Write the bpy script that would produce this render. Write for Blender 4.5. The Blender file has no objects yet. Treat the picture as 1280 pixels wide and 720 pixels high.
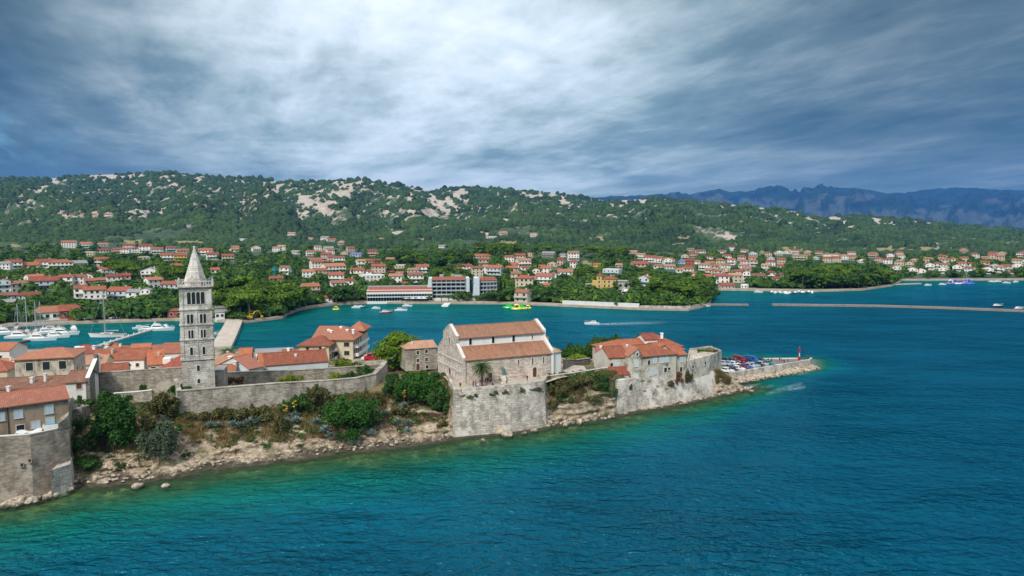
import bpy, bmesh, math, random
import numpy as np
from mathutils import Vector, Matrix
R = math.radians
rnd = random.Random(7)
SC = bpy.context.scene
COL = SC.collection
# ------------------------------------------------------------------ camera
H = 44.0; F = 858.0
PITCH = math.atan((360-292)/F)
CP, SP = math.cos(PITCH), math.sin(PITCH)
cam = bpy.data.cameras.new('camera'); co = bpy.data.objects.new('camera', cam); COL.objects.link(co)
cam.sensor_width = 36; cam.lens = 36*F/1280; cam.clip_start = 1; cam.clip_end = 60000
co.location = (0, 0, H); co.rotation_euler = (math.pi/2-PITCH, 0, 0)
SC.camera = co
# ------------------------------------------------------------------ light
SUN_EL, SUN_AZ = R(43), R(202)            # azimuth clockwise from +Y: from behind the camera, left
sun = bpy.data.lights.new('sun', 'SUN'); sun.energy = 2.2; sun.angle = R(10); sun.color = (1, .92, .80)
so = bpy.data.objects.new('sun', sun); COL.objects.link(so)
sd = Vector((math.sin(SUN_AZ)*math.cos(SUN_EL), math.cos(SUN_AZ)*math.cos(SUN_EL), math.sin(SUN_EL)))
so.rotation_euler = sd.to_track_quat('Z', 'Y').to_euler(); so.location = (0, 0, 200)
SC.view_settings.view_transform = 'Standard'; SC.view_settings.look = 'None'
SC.view_settings.exposure = 0.55; SC.view_settings.gamma = 1

class NT:
    def __init__(s, tree):
        s.t = tree; s.n = tree.nodes; s.l = tree.links
    def new(s, typ, **kw):
        n = s.n.new(typ)
        for k, v in kw.items(): setattr(n, k, v)
        return n
    def put(s, sock, v):
        if v is None: return
        if hasattr(v, 'is_linked') or hasattr(v, 'links'): s.l.new(v, sock)
        else:
            if isinstance(v, (tuple, list)) and len(v) == 3 and sock.type == 'RGBA': v = (*v, 1)
            sock.default_value = v
    def math(s, op, a, b=None, c=None, clamp=False):
        n = s.new('ShaderNodeMath', operation=op); n.use_clamp = clamp
        s.put(n.inputs[0], a); s.put(n.inputs[1], b); s.put(n.inputs[2], c); return n.outputs[0]
    def vmath(s, op, a, b=None, out=0):
        n = s.new('ShaderNodeVectorMath', operation=op); s.put(n.inputs[0], a)
        if b is not None: s.put(n.inputs[1], b)
        return n.outputs[out]
    def mix(s, f, a, b, blend='MIX'):
        n = s.new('ShaderNodeMix', data_type='RGBA', blend_type=blend)
        s.put(n.inputs[0], f); s.put(n.inputs[6], a); s.put(n.inputs[7], b); return n.outputs[2]
    def noise(s, vec, scale, detail=4, rough=.55, dist=0):
        n = s.new('ShaderNodeTexNoise'); s.put(n.inputs['Vector'], vec)
        n.inputs['Scale'].default_value = scale; n.inputs['Detail'].default_value = detail
        n.inputs['Roughness'].default_value = rough; n.inputs['Distortion'].default_value = dist
        return n.outputs[0]
    def ramp(s, f, *stops):
        n = s.new('ShaderNodeValToRGB'); e = n.color_ramp.elements
        while len(e) < len(stops): e.new(.5)
        for el, (p, c) in zip(e, stops):
            el.position = p; el.color = (*c, 1) if isinstance(c, (tuple, list)) else (c, c, c, 1)
        s.put(n.inputs[0], f); return n.outputs[0]
    def mr(s, f, a, b, c=0., d=1., smooth=False):
        n = s.new('ShaderNodeMapRange'); n.clamp = True
        if smooth: n.interpolation_type = 'SMOOTHSTEP'
        s.put(n.inputs[0], f)
        for i, v in enumerate((a, b, c, d)): s.put(n.inputs[i+1], v)
        return n.outputs[0]
    def scale(s, vec, sx, sy, sz=1):
        return s.vmath('MULTIPLY', vec, (sx, sy, sz))
    def comb(s, x, y, z):
        n = s.new('ShaderNodeCombineXYZ'); s.put(n.inputs[0], x); s.put(n.inputs[1], y); s.put(n.inputs[2], z); return n.outputs[0]

# ------------------------------------------------------------------ sky: sky texture under a broken cloud deck
W_ = bpy.data.worlds.new('World'); SC.world = W_; W_.use_nodes = True
T = NT(W_.node_tree); T.n.clear()
sky = T.new('ShaderNodeTexSky', sky_type='NISHITA'); sky.sun_disc = False
sky.sun_elevation = SUN_EL; sky.sun_rotation = SUN_AZ; sky.altitude = 50
skyc = T.vmath('MULTIPLY', sky.outputs[0], (.055, .075, .085))
dirv = T.new('ShaderNodeTexCoord').outputs['Generated']
sx = T.new('ShaderNodeSeparateXYZ'); T.l.new(dirv, sx.inputs[0])
dx, dy, dz = sx.outputs
den = T.math('ADD', T.math('MAXIMUM', dz, 0.0), .07)
pxx = T.math('DIVIDE', dx, den); pyy = T.math('DIVIDE', dy, den)
wa = T.math('ADD', T.math('MULTIPLY', pxx, -.368), T.math('MULTIPLY', pyy, .93))
wb = T.math('ADD', T.math('MULTIPLY', pxx, .93), T.math('MULTIPLY', pyy, .368))
v1 = T.comb(T.math('MULTIPLY', wa, .42), wb, 3.1)
v2 = T.comb(T.math('MULTIPLY', wa, .9), T.math('MULTIPLY', wb, 1.0), 7.7)
n1 = T.noise(v1, .75, 7, .58, .35)
n2 = T.noise(v2, .55, 8, .6, .5)
n3 = T.noise(v1, 2.6, 6, .6, .3)
n4 = T.noise(v2, 2.0, 5, .55, .25)
cl = T.math('ADD', T.math('ADD', T.math('MULTIPLY', n1, .36), T.math('MULTIPLY', n2, .40)), T.math('ADD', T.math('MULTIPLY', n3, .22), T.math('MULTIPLY', n4, .14)))
cl = T.math('MULTIPLY_ADD', T.math('SUBTRACT', cl, .56), 1.4, .495)
# the brighter part of the deck, where the sun stands behind thinner cloud
def lobe(px, py, pw):
    u = (px-640)/F; v = (360-py)/F
    d = Vector((u, CP+v*SP, -SP+v*CP)).normalized()
    c = T.math('MAXIMUM', T.vmath('DOT_PRODUCT', T.vmath('NORMALIZE', dirv), tuple(d), out=1), 0)
    return T.math('POWER', c, pw)
glow = T.math('ADD', T.math('MULTIPLY', lobe(540, 40, 22), .24), T.math('MULTIPLY', lobe(600, 120, 8), .10))
cl = T.math('ADD', cl, glow)
cc = T.ramp(cl, (.34, (.032, .062, .076)), (.46, (.080, .138, .156)), (.57, (.18, .258, .277)), (.66, (.36, .44, .455)), (.76, (.58, .66, .71)), (.88, (.80, .85, .88)))
# overcast decks are brightest overhead
zen = T.mr(dz, .30, .85, 1., 2.7, True)
cc = T.vmath('MULTIPLY', T.mix(T.mr(dz, .3, .6, 0, .8), cc, (.42, .43, .44)), T.comb(zen, zen, zen))
# thicker, darker deck away from the break in the clouds
dk = T.mr(T.math('ADD', lobe(560, 60, 7), T.math('MULTIPLY', lobe(640, 360, 3), .0)), .25, .85, .50, 1.12, True); dk = T.math('MAXIMUM', dk, T.mr(dz, .36, .6))
cc = T.vmath('MULTIPLY', cc, T.comb(dk, dk, dk))
# pale band low over the hills
low = T.mr(dz, .0, .16, .42, 0., True)
cc = T.mix(T.math('MULTIPLY', low, T.mr(dk, .5, .9, .45, 1.2)), cc, (.43, .52, .51))
gap = T.math('MULTIPLY', lobe(-60, 205, 420), T.mr(n1, .40, .56, 0, 1, True))
final = T.mix(gap, cc, T.vmath('MULTIPLY', skyc, (1.0, 1.5, 1.6)))
bg = T.new('ShaderNodeBackground'); T.l.new(final, bg.inputs[0]); bg.inputs[1].default_value = 1.0
SKYBASE = T.mix(.88, skyc, cc)
T.l.new(T.mix(gap, SKYBASE, T.vmath('MULTIPLY', skyc, (1.0, 1.5, 1.6))), bg.inputs[0])
ow = T.new('ShaderNodeOutputWorld'); T.l.new(bg.outputs[0], ow.inputs[0])

# ------------------------------------------------------------------ photo geometry helpers (a pixel gives a bearing; distance comes from height or depth)
def ray(px, py):
    u = (px-640)/F; v = (360-py)/F
    return Vector((u, CP+v*SP, -SP+v*CP))
def at(px, py, z=0.0):
    d = ray(px, py); return Vector((0, 0, H))+d*((z-H)/d.z)
def atd(px, py, D):
    d = ray(px, py); return Vector((0, 0, H))+d*(D/d.y)
def bear(px, D, z=0.0):
    """point at forward distance D, height z, seen in pixel column px (exact for that height)"""
    k = CP*D - SP*(z-H)
    return Vector(((px-640)/F*k, D, z))
def proj(p):
    x, y, z = p[0], p[1], p[2]-H
    k = CP*y-SP*z; return 640+F*x/k, 360-F*(SP*y+CP*z)/k
def dep(py, z=0.0): return at(640, py, z).y

# ------------------------------------------------------------------ numpy noise
_rs = np.random.RandomState(11); _G = _rs.rand(256, 256)
def vnoise(x, y):
    xi = np.floor(x).astype(int); yi = np.floor(y).astype(int); fx = x-xi; fy = y-yi
    fx = fx*fx*(3-2*fx); fy = fy*fy*(3-2*fy)
    g = lambda a, b: _G[a & 255, b & 255]
    return (g(xi, yi)*(1-fx)+g(xi+1, yi)*fx)*(1-fy)+(g(xi, yi+1)*(1-fx)+g(xi+1, yi+1)*fx)*fy
def fbm(x, y, o=4, gain=.5):
    s = 0; a = 1; t = 0
    for i in range(o):
        s = s+a*vnoise(x+17.3*i, y+9.1*i); t += a; a *= gain; x = x*2.03; y = y*2.03
    return s/t

# ------------------------------------------------------------------ object helpers
def tag(o, label=None, cat=None, group=None, kind=None):
    if label: o['label'] = label
    if cat: o['category'] = cat
    if group: o['group'] = group
    if kind: o['kind'] = kind
    return o
def empty(name, loc=(0, 0, 0), rz=0, label=None, cat=None, group=None):
    o = bpy.data.objects.new(name, None); COL.objects.link(o); o.location = loc; o.rotation_euler.z = rz
    o.empty_display_size = .5
    return tag(o, label, cat, group)
def link(name, me, parent=None, loc=None, mats=None):
    o = bpy.data.objects.new(name, me); COL.objects.link(o)
    if parent: o.parent = parent
    if loc is not None: o.location = loc
    if mats:
        for i, m in enumerate(mats):
            if m is not None:
                o.material_slots[i].link = 'OBJECT'; o.material_slots[i].material = m
    return o
class MB:
    """collects faces; build() makes ONE mesh object with metre-scaled UVs"""
    def __init__(s): s.v = []; s.f = []; s.m = []; s.sm = []
    def poly(s, pts, m=0, smooth=False):
        i = len(s.v); s.v += [tuple(p) for p in pts]; s.f.append(tuple(range(i, i+len(pts)))); s.m.append(m); s.sm.append(smooth)
    def prism(s, plan, z0, z1, m=0, top=True, bot=False, batter=0):
        n = len(plan); c = Vector((sum(p[0] for p in plan)/n, sum(p[1] for p in plan)/n))
        lo = [Vector((p[0], p[1], z0 if not hasattr(z0, '__len__') else z0[i])) for i, p in enumerate(plan)]
        hi = []
        for i, p in enumerate(plan):
            q = Vector((p[0], p[1]))
            if batter: q = q+(c-q).normalized()*batter
            hi.append(Vector((q.x, q.y, z1 if not hasattr(z1, '__len__') else z1[i])))
        for i in range(n):
            j = (i+1) % n; s.poly([lo[i], lo[j], hi[j], hi[i]], m)
        if top: s.poly(hi, m)
        if bot: s.poly(lo[::-1], m)
    def box(s, x0, x1, y0, y1, z0, z1, m=0, M=None):
        P = [Vector((x, y, z)) for z in (z0, z1) for x, y in ((x0, y0), (x1, y0), (x1, y1), (x0, y1))]
        if M is not None: P = [M @ p for p in P]
        for q in ((3, 2, 1, 0), (4, 5, 6, 7), (0, 1, 5, 4), (1, 2, 6, 5), (2, 3, 7, 6), (3, 0, 4, 7)):
            s.poly([P[i] for i in q], m)
    def tube(s, path, rad, n=8, m=0, smooth=True, cap=True):
        rings = []
        for i, p in enumerate(path):
            p = Vector(p); a = Vector(path[max(i-1, 0)]); b = Vector(path[min(i+1, len(path)-1)])
            d = (b-a).normalized(); up = Vector((0, 0, 1)) if abs(d.z) < .9 else Vector((1, 0, 0))
            u = d.cross(up).normalized(); w = u.cross(d)
            r = rad[i] if hasattr(rad, '__len__') else rad
            rings.append([p+u*r*math.cos(2*math.pi*k/n)+w*r*math.sin(2*math.pi*k/n) for k in range(n)])
        for a, b in zip(rings, rings[1:]):
            for k in range(n): s.poly([a[k], a[(k+1) % n], b[(k+1) % n], b[k]][::-1], m, smooth)
        if cap: s.poly(rings[0], m); s.poly(rings[-1][::-1], m)
    def loft(s, rings, m=0, smooth=False, close=True):
        for a, b in zip(rings, rings[1:]):
            n = len(a)
            for k in range(n if close else n-1): s.poly([a[k], a[(k+1) % n], b[(k+1) % n], b[k]], m, smooth)
    def mesh(s, name, mats):
        me = bpy.data.meshes.new(name); me.from_pydata(s.v, [], s.f)
        for x in mats: me.materials.append(x)
        me.polygons.foreach_set('material_index', s.m); me.polygons.foreach_set('use_smooth', s.sm)
        uv = me.uv_layers.new(name='UVMap'); d = np.zeros(len(me.loops)*2)
        k = 0
        for f in s.f:
            p = [Vector(s.v[i]) for i in f]; nrm = Vector((0, 0, 0))
            for i in range(len(p)):
                a, b = p[i], p[(i+1) % len(p)]
                nrm += Vector(((a.y-b.y)*(a.z+b.z), (a.z-b.z)*(a.x+b.x), (a.x-b.x)*(a.y+b.y)))
            if nrm.length > 1e-9: nrm.normalize()
            if abs(nrm.z) > .985: u, w = Vector((1, 0, 0)), Vector((0, 1, 0))
            else:
                u = Vector((0, 0, 1)).cross(nrm).normalized(); w = nrm.cross(u)
            for q in p: d[k] = q.dot(u); d[k+1] = q.dot(w); k += 2
        uv.data.foreach_set('uv', d); me.update(); return me
    def build(s, name, mats, parent=None, loc=None):
        if not isinstance(mats, (list, tuple)): mats = [mats]
        return link(name, s.mesh(name, mats), parent, loc)
def npmesh(name, V, Fq, mats, midx=None, smooth=False):
    """V (n,3), Fq (m,k) -> mesh, fast"""
    V = np.asarray(V, dtype=np.float32); Fq = np.asarray(Fq, dtype=np.int32)
    me = bpy.data.meshes.new(name); me.vertices.add(len(V)); me.vertices.foreach_set('co', V.ravel())
    k = Fq.shape[1]; me.loops.add(Fq.size); me.loops.foreach_set('vertex_index', Fq.ravel())
    me.polygons.add(len(Fq)); me.polygons.foreach_set('loop_start', np.arange(len(Fq), dtype=np.int32)*k)
    for x in mats: me.materials.append(x)
    if midx is not None: me.polygons.foreach_set('material_index', np.asarray(midx, dtype=np.int32))
    if smooth: me.polygons.foreach_set('use_smooth', np.ones(len(Fq), dtype=bool))
    me.update(calc_edges=True); me.validate(); return me
def grid_faces(nr, nc):
    i = np.arange(nr-1)[:, None]*nc+np.arange(nc-1)[None]; i = i.ravel()
    return np.stack([i, i+1, i+nc+1, i+nc], 1)
def attr(me, name, vals):
    a = me.attributes.new(name, 'FLOAT', 'POINT'); a.data.foreach_set('value', np.asarray(vals, dtype=np.float32).ravel())
# ------------------------------------------------------------------ materials
def base(name):
    m = bpy.data.materials.new(name); m.use_nodes = True; t = NT(m.node_tree); t.n.clear()
    b = t.new('ShaderNodeBsdfPrincipled'); o = t.new('ShaderNodeOutputMaterial'); t.l.new(b.outputs[0], o.inputs[0])
    return m, t, b, o
def bump(t, b, h, strength, dist=.05):
    n = t.new('ShaderNodeBump'); n.inputs['Strength'].default_value = strength; n.inputs['Distance'].default_value = dist
    t.l.new(h, n.inputs['Height']); t.l.new(n.outputs[0], b.inputs['Normal'])
def uvc(t): return t.new('ShaderNodeUVMap').outputs[0]
def pos(t): return t.new('ShaderNodeNewGeometry').outputs['Position']
def plaster(name, c, dirt=(.22, .2, .17), amt=.5, rough=.9, sc=1.):
    m, t, b, o = base(name); u = uvc(t); p = pos(t)
    streak = t.noise(t.scale(u, .7, .28), 1.0*sc, 5, .7)
    blot = t.noise(p, .35*sc, 5, .6)
    f = t.math('MULTIPLY', t.mr(t.math('ADD', t.math('MULTIPLY', streak, .5), t.math('MULTIPLY', blot, .5)), .47, .62), amt)
    fine = t.noise(p, 3.1, 4, .6)
    col = t.mix(f, c, dirt); col = t.mix(t.mr(fine, .3, .7, 0, .3), col, tuple(x*.72 for x in c))
    t.put(b.inputs['Base Color'], col); b.inputs['Roughness'].default_value = rough
    bump(t, b, fine, .25, .03); return m
def masonry(name, c1, c2, mortar, bw=.7, bh=.34, stain=(.12, .11, .09), samt=.6, white=None):
    m, t, b, o = base(name); u = uvc(t); p = pos(t)
    br = t.new('ShaderNodeTexBrick'); wob = t.noise(p, .9, 3); 
    uu = t.vmath('ADD', u, t.vmath('MULTIPLY', t.comb(wob, wob, wob), (.3, .22, 0)))
    t.l.new(uu, br.inputs['Vector']); br.inputs['Scale'].default_value = 1
    br.inputs['Brick Width'].default_value = bw; br.inputs['Row Height'].default_value = bh; br.inputs['Mortar Size'].default_value = .05
    t.put(br.inputs['Color1'], c1); t.put(br.inputs['Color2'], c2); t.put(br.inputs['Mortar'], mortar)
    n = t.noise(t.scale(u, .8, 2.3), 1.0, 5, .66); big = t.noise(t.scale(u, .55, .17), 1.0, 6, .62); big2 = t.noise(p, .28, 6, .65)
    spk = t.noise(p, 5.5, 4, .75)
    col = t.mix(t.mr(n, .41, .60, 0, .85), br.outputs[0], tuple(x*.42 for x in c1)); col = t.mix(t.mr(spk, .54, .68, 0, .65), col, (.07, .06, .05))
    col = t.mix(t.math('MULTIPLY', t.mr(big, .46, .68), samt), col, stain)
    if white: col = t.mix(t.mr(big2, .5, .6, 0, .7), col, white)
    t.put(b.inputs['Base Color'], col); b.inputs['Roughness'].default_value = .92
    bump(t, b, t.math('ADD', t.math('MULTIPLY', br.outputs[1], -.7), n), .6, .09); return m
def tiles(name, c, c2, dark=(.1, .045, .03), samt=.5):
    m, t, b, o = base(name); u = uvc(t); p = pos(t)
    br = t.new('ShaderNodeTexBrick'); t.l.new(u, br.inputs['Vector']); br.inputs['Scale'].default_value = 1
    br.inputs['Brick Width'].default_value = .28; br.inputs['Row Height'].default_value = .42; br.inputs['Mortar Size'].default_value = .035
    br.offset = 0; t.put(br.inputs['Color1'], c); t.put(br.inputs['Color2'], c2); t.put(br.inputs['Mortar'], tuple(x*.4 for x in c))
    n = t.noise(t.scale(u, 1, .3), .8, 6, .65); fine = t.noise(t.scale(u, 3.4, 1.1), 1, 3)
    col = t.mix(t.math('MULTIPLY', t.mr(n, .47, .7), samt), br.outputs[0], dark)
    col = t.mix(t.mr(fine, .55, .75, 0, .35), col, (.55, .33, .22)); oi = t.new('ShaderNodeObjectInfo'); rv = oi.outputs['Random']
    lich = t.noise(p, .55, 5, .7); col = t.mix(t.mr(lich, .56, .66, 0, .35), col, (.33, .26, .19))
    col = t.mix(t.mr(rv, .6, 1., 0, .25), col, (.50, .30, .20)); kk = t.mr(t.math('FRACT', t.math('MULTIPLY', rv, 7.)), 0., 1., .70, 1.15); col = t.vmath('MULTIPLY', col, t.comb(kk, kk, kk))
    t.put(b.inputs['Base Color'], col); b.inputs['Roughness'].default_value = .85
    w = t.new('ShaderNodeTexWave'); w.bands_direction = 'X'; w.inputs['Scale'].default_value = 1.12; t.l.new(u, w.inputs['Vector'])
    bump(t, b, t.math('ADD', w.outputs[1], fine), .5, .06); return m
def plain(name, c, rough=.6, metal=0, var=.25, sc=2.):
    m, t, b, o = base(name)
    n = t.noise(t.new('ShaderNodeTexCoord').outputs['Object'], sc, 4)
    t.put(b.inputs['Base Color'], t.mix(t.mr(n, .3, .7, 0, var), c, tuple(x*.55 for x in c)))
    b.inputs['Roughness'].default_value = rough; b.inputs['Metallic'].default_value = metal; return m
def leafmat(name, dark, light, sc=.6, transl=.25):
    m, t, b, o = base(name); g = t.new('ShaderNodeNewGeometry'); oi = t.new('ShaderNodeObjectInfo')
    n = t.noise(g.outputs['Position'], sc, 3, .6)
    f = t.math('ADD', t.math('MULTIPLY', t.mr(n, .33, .67), .55), t.math('MULTIPLY', g.outputs['Random Per Island'], .45))
    col = t.mix(f, dark, light)
    k = t.math('MULTIPLY_ADD', oi.outputs['Random'], .6, .70)
    col = t.vmath('MULTIPLY', col, t.comb(k, t.math('MULTIPLY_ADD', k, .8, .2), k))
    t.put(b.inputs['Base Color'], col); b.inputs['Roughness'].default_value = .65; b.inputs['Specular IOR Level'].default_value = .25
    tr = t.new('ShaderNodeBsdfTranslucent'); t.l.new(col, tr.inputs[0])
    mx = t.new('ShaderNodeMixShader'); mx.inputs[0].default_value = transl
    t.l.new(b.outputs[0], mx.inputs[1]); t.l.new(tr.outputs[0], mx.inputs[2]); t.l.new(mx.outputs[0], o.inputs[0]); return m
def glass(name, c=(.02, .03, .035), rough=.12):
    m, t, b, o = base(name); t.put(b.inputs['Base Color'], c); b.inputs['Roughness'].default_value = rough; return m

MAT = {}
MAT['stone_grey'] = masonry('weathered_grey_stone', (.50, .455, .395), (.30, .27, .235), (.52, .48, .42), .75, .36, (.11, .095, .075), .75, (.54, .50, .44))
MAT['stone_tan'] = masonry('rough_tan_stone', (.40, .34, .275), (.25, .21, .17), (.34, .29, .235), .8, .4, (.10, .08, .06), .7, (.42, .37, .31))
MAT['plaster_greyblue'] = plaster('grey_blue_concrete', (.40, .45, .50), (.2, .22, .25), .4)
MAT['stone_dark'] = masonry('dark_rubble_stone', (.27, .25, .225), (.17, .155, .14), (.33, .31, .28), .5, .3, (.08, .07, .05), .6)
MAT['stone_white'] = masonry('pale_ashlar_stone', (.74, .68, .62), (.50, .45, .40), (.42, .38, .33), 1.1, .5, (.14, .12, .095), .8, (.74, .69, .64))
MAT['stone_tower'] = masonry('tower_ashlar', (.82, .78, .72), (.56, .52, .47), (.44, .41, .37), .8, .42, (.18, .165, .14), .55, (.80, .77, .72))
MAT['stone_church'] = masonry('church_ashlar', (.82, .72, .64), (.64, .54, .46), (.74, .65, .58), .7, .38, (.28, .22, .17), .55, (.74, .65, .57))
MAT['stone_trim'] = plaster('white_dressed_stone', (.66, .64, .61), (.25, .23, .2), .5)
MAT['plaster_white'] = plaster('white_plaster', (.72, .72, .71), (.32, .31, .29), .35)
MAT['plaster_bright'] = plaster('bright_white_plaster', (.86, .85, .83), (.5, .48, .45), .25)
MAT['plaster_cream'] = plaster('cream_plaster', (.62, .56, .43), (.3, .26, .2), .4)
MAT['plaster_pink'] = plaster('pale_pink_plaster', (.66, .48, .42), (.3, .24, .2), .4)
MAT['plaster_yellow'] = plaster('ochre_plaster', (.66, .47, .15), (.35, .25, .12), .35)
MAT['plaster_blue'] = plaster('bluish_white_plaster', (.58, .66, .72), (.3, .33, .36), .3)
MAT['plaster_red'] = plaster('brick_red_plaster', (.42, .13, .09), (.2, .08, .06), .4)
MAT['plaster_tan'] = plaster('stained_tan_plaster', (.34, .27, .20), (.12, .095, .07), .7)
MAT['plaster_old'] = plaster('stained_old_plaster', (.60, .54, .46), (.085, .075, .06), 1., sc=1.5)
MAT['plaster_gable'] = plaster('lime_washed_plaster', (.56, .52, .48), (.2, .18, .16), .6)
MAT['concrete'] = plaster('grey_concrete', (.42, .41, .39), (.2, .19, .18), .5)
MAT['tile_orange'] = tiles('orange_roof_tiles', (.50, .152, .062), (.38, .105, .046))
MAT['tile_red'] = tiles('red_roof_tiles', (.37, .080, .045), (.27, .058, .036))
MAT['tile_rust'] = tiles('rust_roof_tiles', (.44, .122, .058), (.32, .085, .043))
MAT['tile_brown'] = tiles('brown_roof_tiles', (.34, .155, .095), (.22, .10, .065), samt=.5)
MAT['tile_church'] = tiles('pale_orange_roof_tiles', (.48, .235, .14), (.34, .15, .085), (.17, .085, .05), .7)
MAT['tile_pale'] = tiles('sun_bleached_roof_tiles', (.52, .29, .19), (.42, .22, .14))
MAT['tile_yellow'] = tiles('yellowish_roof_tiles', (.58, .40, .22), (.48, .32, .17))
MAT['roof_grey'] = plaster('grey_flat_roofing', (.27, .27, .28), (.15, .15, .15), .5)
MAT['roof_blue'] = plaster('blue_roof_covering', (.12, .17, .38), (.1, .1, .2), .3)
MAT['dark_glass'] = glass('dark_window_glass')
MAT['shutter'] = plain('pale_blue_shutter', (.55, .66, .74), .6)
MAT['shutter_brown'] = plain('brown_wood', (.11, .04, .025), .6)
MAT['white_paint'] = plain('white_paint', (.78, .79, .80), .35, var=.15)
MAT['hull_white'] = plain('white_gelcoat', (.80, .81, .82), .25, var=.1)
MAT['hull_blue'] = plain('navy_hull_paint', (.02, .05, .16), .3)
MAT['hull_red'] = plain('red_hull_paint', (.35, .03, .02), .4)
MAT['teak'] = plain('teak_deck', (.30, .19, .10), .7)
MAT['alu'] = plain('aluminium', (.62, .64, .65), .4, .6, .1)
MAT['canvas'] = plain('blue_canvas', (.03, .12, .30), .8)
MAT['canvas_white'] = plain('white_tarpaulin', (.66, .68, .72), .7)
MAT['tyre'] = plain('black_rubber', (.02, .02, .02), .8)
MAT['lamp_glass'] = plain('clear_lamp_glass', (.7, .7, .68), .15)
MAT['red_paint'] = plain('red_paint', (.42, .012, .02), .4, var=.15)
MAT['yellow_paint'] = plain('yellow_machine_paint', (.70, .42, .02), .45)
MAT['green_vinyl'] = plain('green_vinyl', (.03, .55, .08), .3, var=.05)
MAT['yellow_vinyl'] = plain('yellow_vinyl', (.80, .66, .03), .3, var=.05)
MAT['blue_vinyl'] = plain('blue_vinyl', (.05, .15, .62), .3, var=.05)
MAT['crane_green'] = plain('turquoise_steel', (.02, .33, .38), .5)
MAT['pool_blue'] = plain('pool_blue', (.02, .30, .48), .2)
MAT['bronze'] = plain('green_bronze', (.07, .20, .17), .5)
MAT['black'] = plain('black_metal', (.02, .02, .022), .5)
MAT['bark'] = plain('bark', (.13, .095, .07), .9, var=.6, sc=3)
MAT['palm_trunk'] = plain('palm_bark', (.15, .11, .075), .95, var=.7, sc=4)
MAT['dead_frond'] = plain('dead_fronds', (.28, .19, .09), .9)
MAT['skin'] = plain('skin', (.50, .30, .21), .6, var=.05)
MAT['hair'] = plain('dark_hair', (.03, .02, .015), .6)
MAT['pine'] = leafmat('pine_needles', (.018, .055, .010), (.15, .27, .028), .4)
MAT['pine_bright'] = leafmat('bright_pine_needles', (.022, .075, .008), (.21, .34, .022), .5)  # brighter lime green needles, the same over a whole crown
MAT['broad'] = leafmat('broadleaf_foliage', (.010, .042, .011), (.080, .180, .032), .45)
MAT['fig'] = leafmat('glossy_green_foliage', (.008, .042, .007), (.060, .18, .020), .8)
MAT['olive'] = leafmat('grey_green_foliage', (.045, .070, .045), (.13, .18, .105), .9)
MAT['scrub'] = leafmat('dry_olive_scrub', (.05, .058, .018), (.20, .19, .065), .9)
MAT['lime'] = leafmat('yellow_green_foliage', (.06, .11, .006), (.30, .36, .02), .9)
MAT['brownbush'] = leafmat('rusty_brown_foliage', (.10, .04, .02), (.26, .12, .055), .9)
MAT['drygrass'] = leafmat('dry_grass_blades', (.17, .12, .045), (.40, .30, .13), .5)
MAT['agave'] = leafmat('agave_leaf', (.09, .16, .145), (.24, .34, .31), .9, .1)
MAT['yellowflower'] = leafmat('agave_flower', (.40, .30, .05), (.65, .48, .08), .9)
MAT['bougain'] = leafmat('magenta_blossom', (.12, .03, .07), (.36, .14, .22), 1.2)
MAT['palm'] = leafmat('palm_frond', (.03, .075, .02), (.12, .20, .05), .9)
MAT['cypress'] = leafmat('cypress_foliage', (.006, .022, .009), (.022, .06, .022), .6)
MAT['hillwood'] = leafmat('hill_forest_foliage', (.004, .024, .015), (.056, .118, .030), .006, .05)

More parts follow.
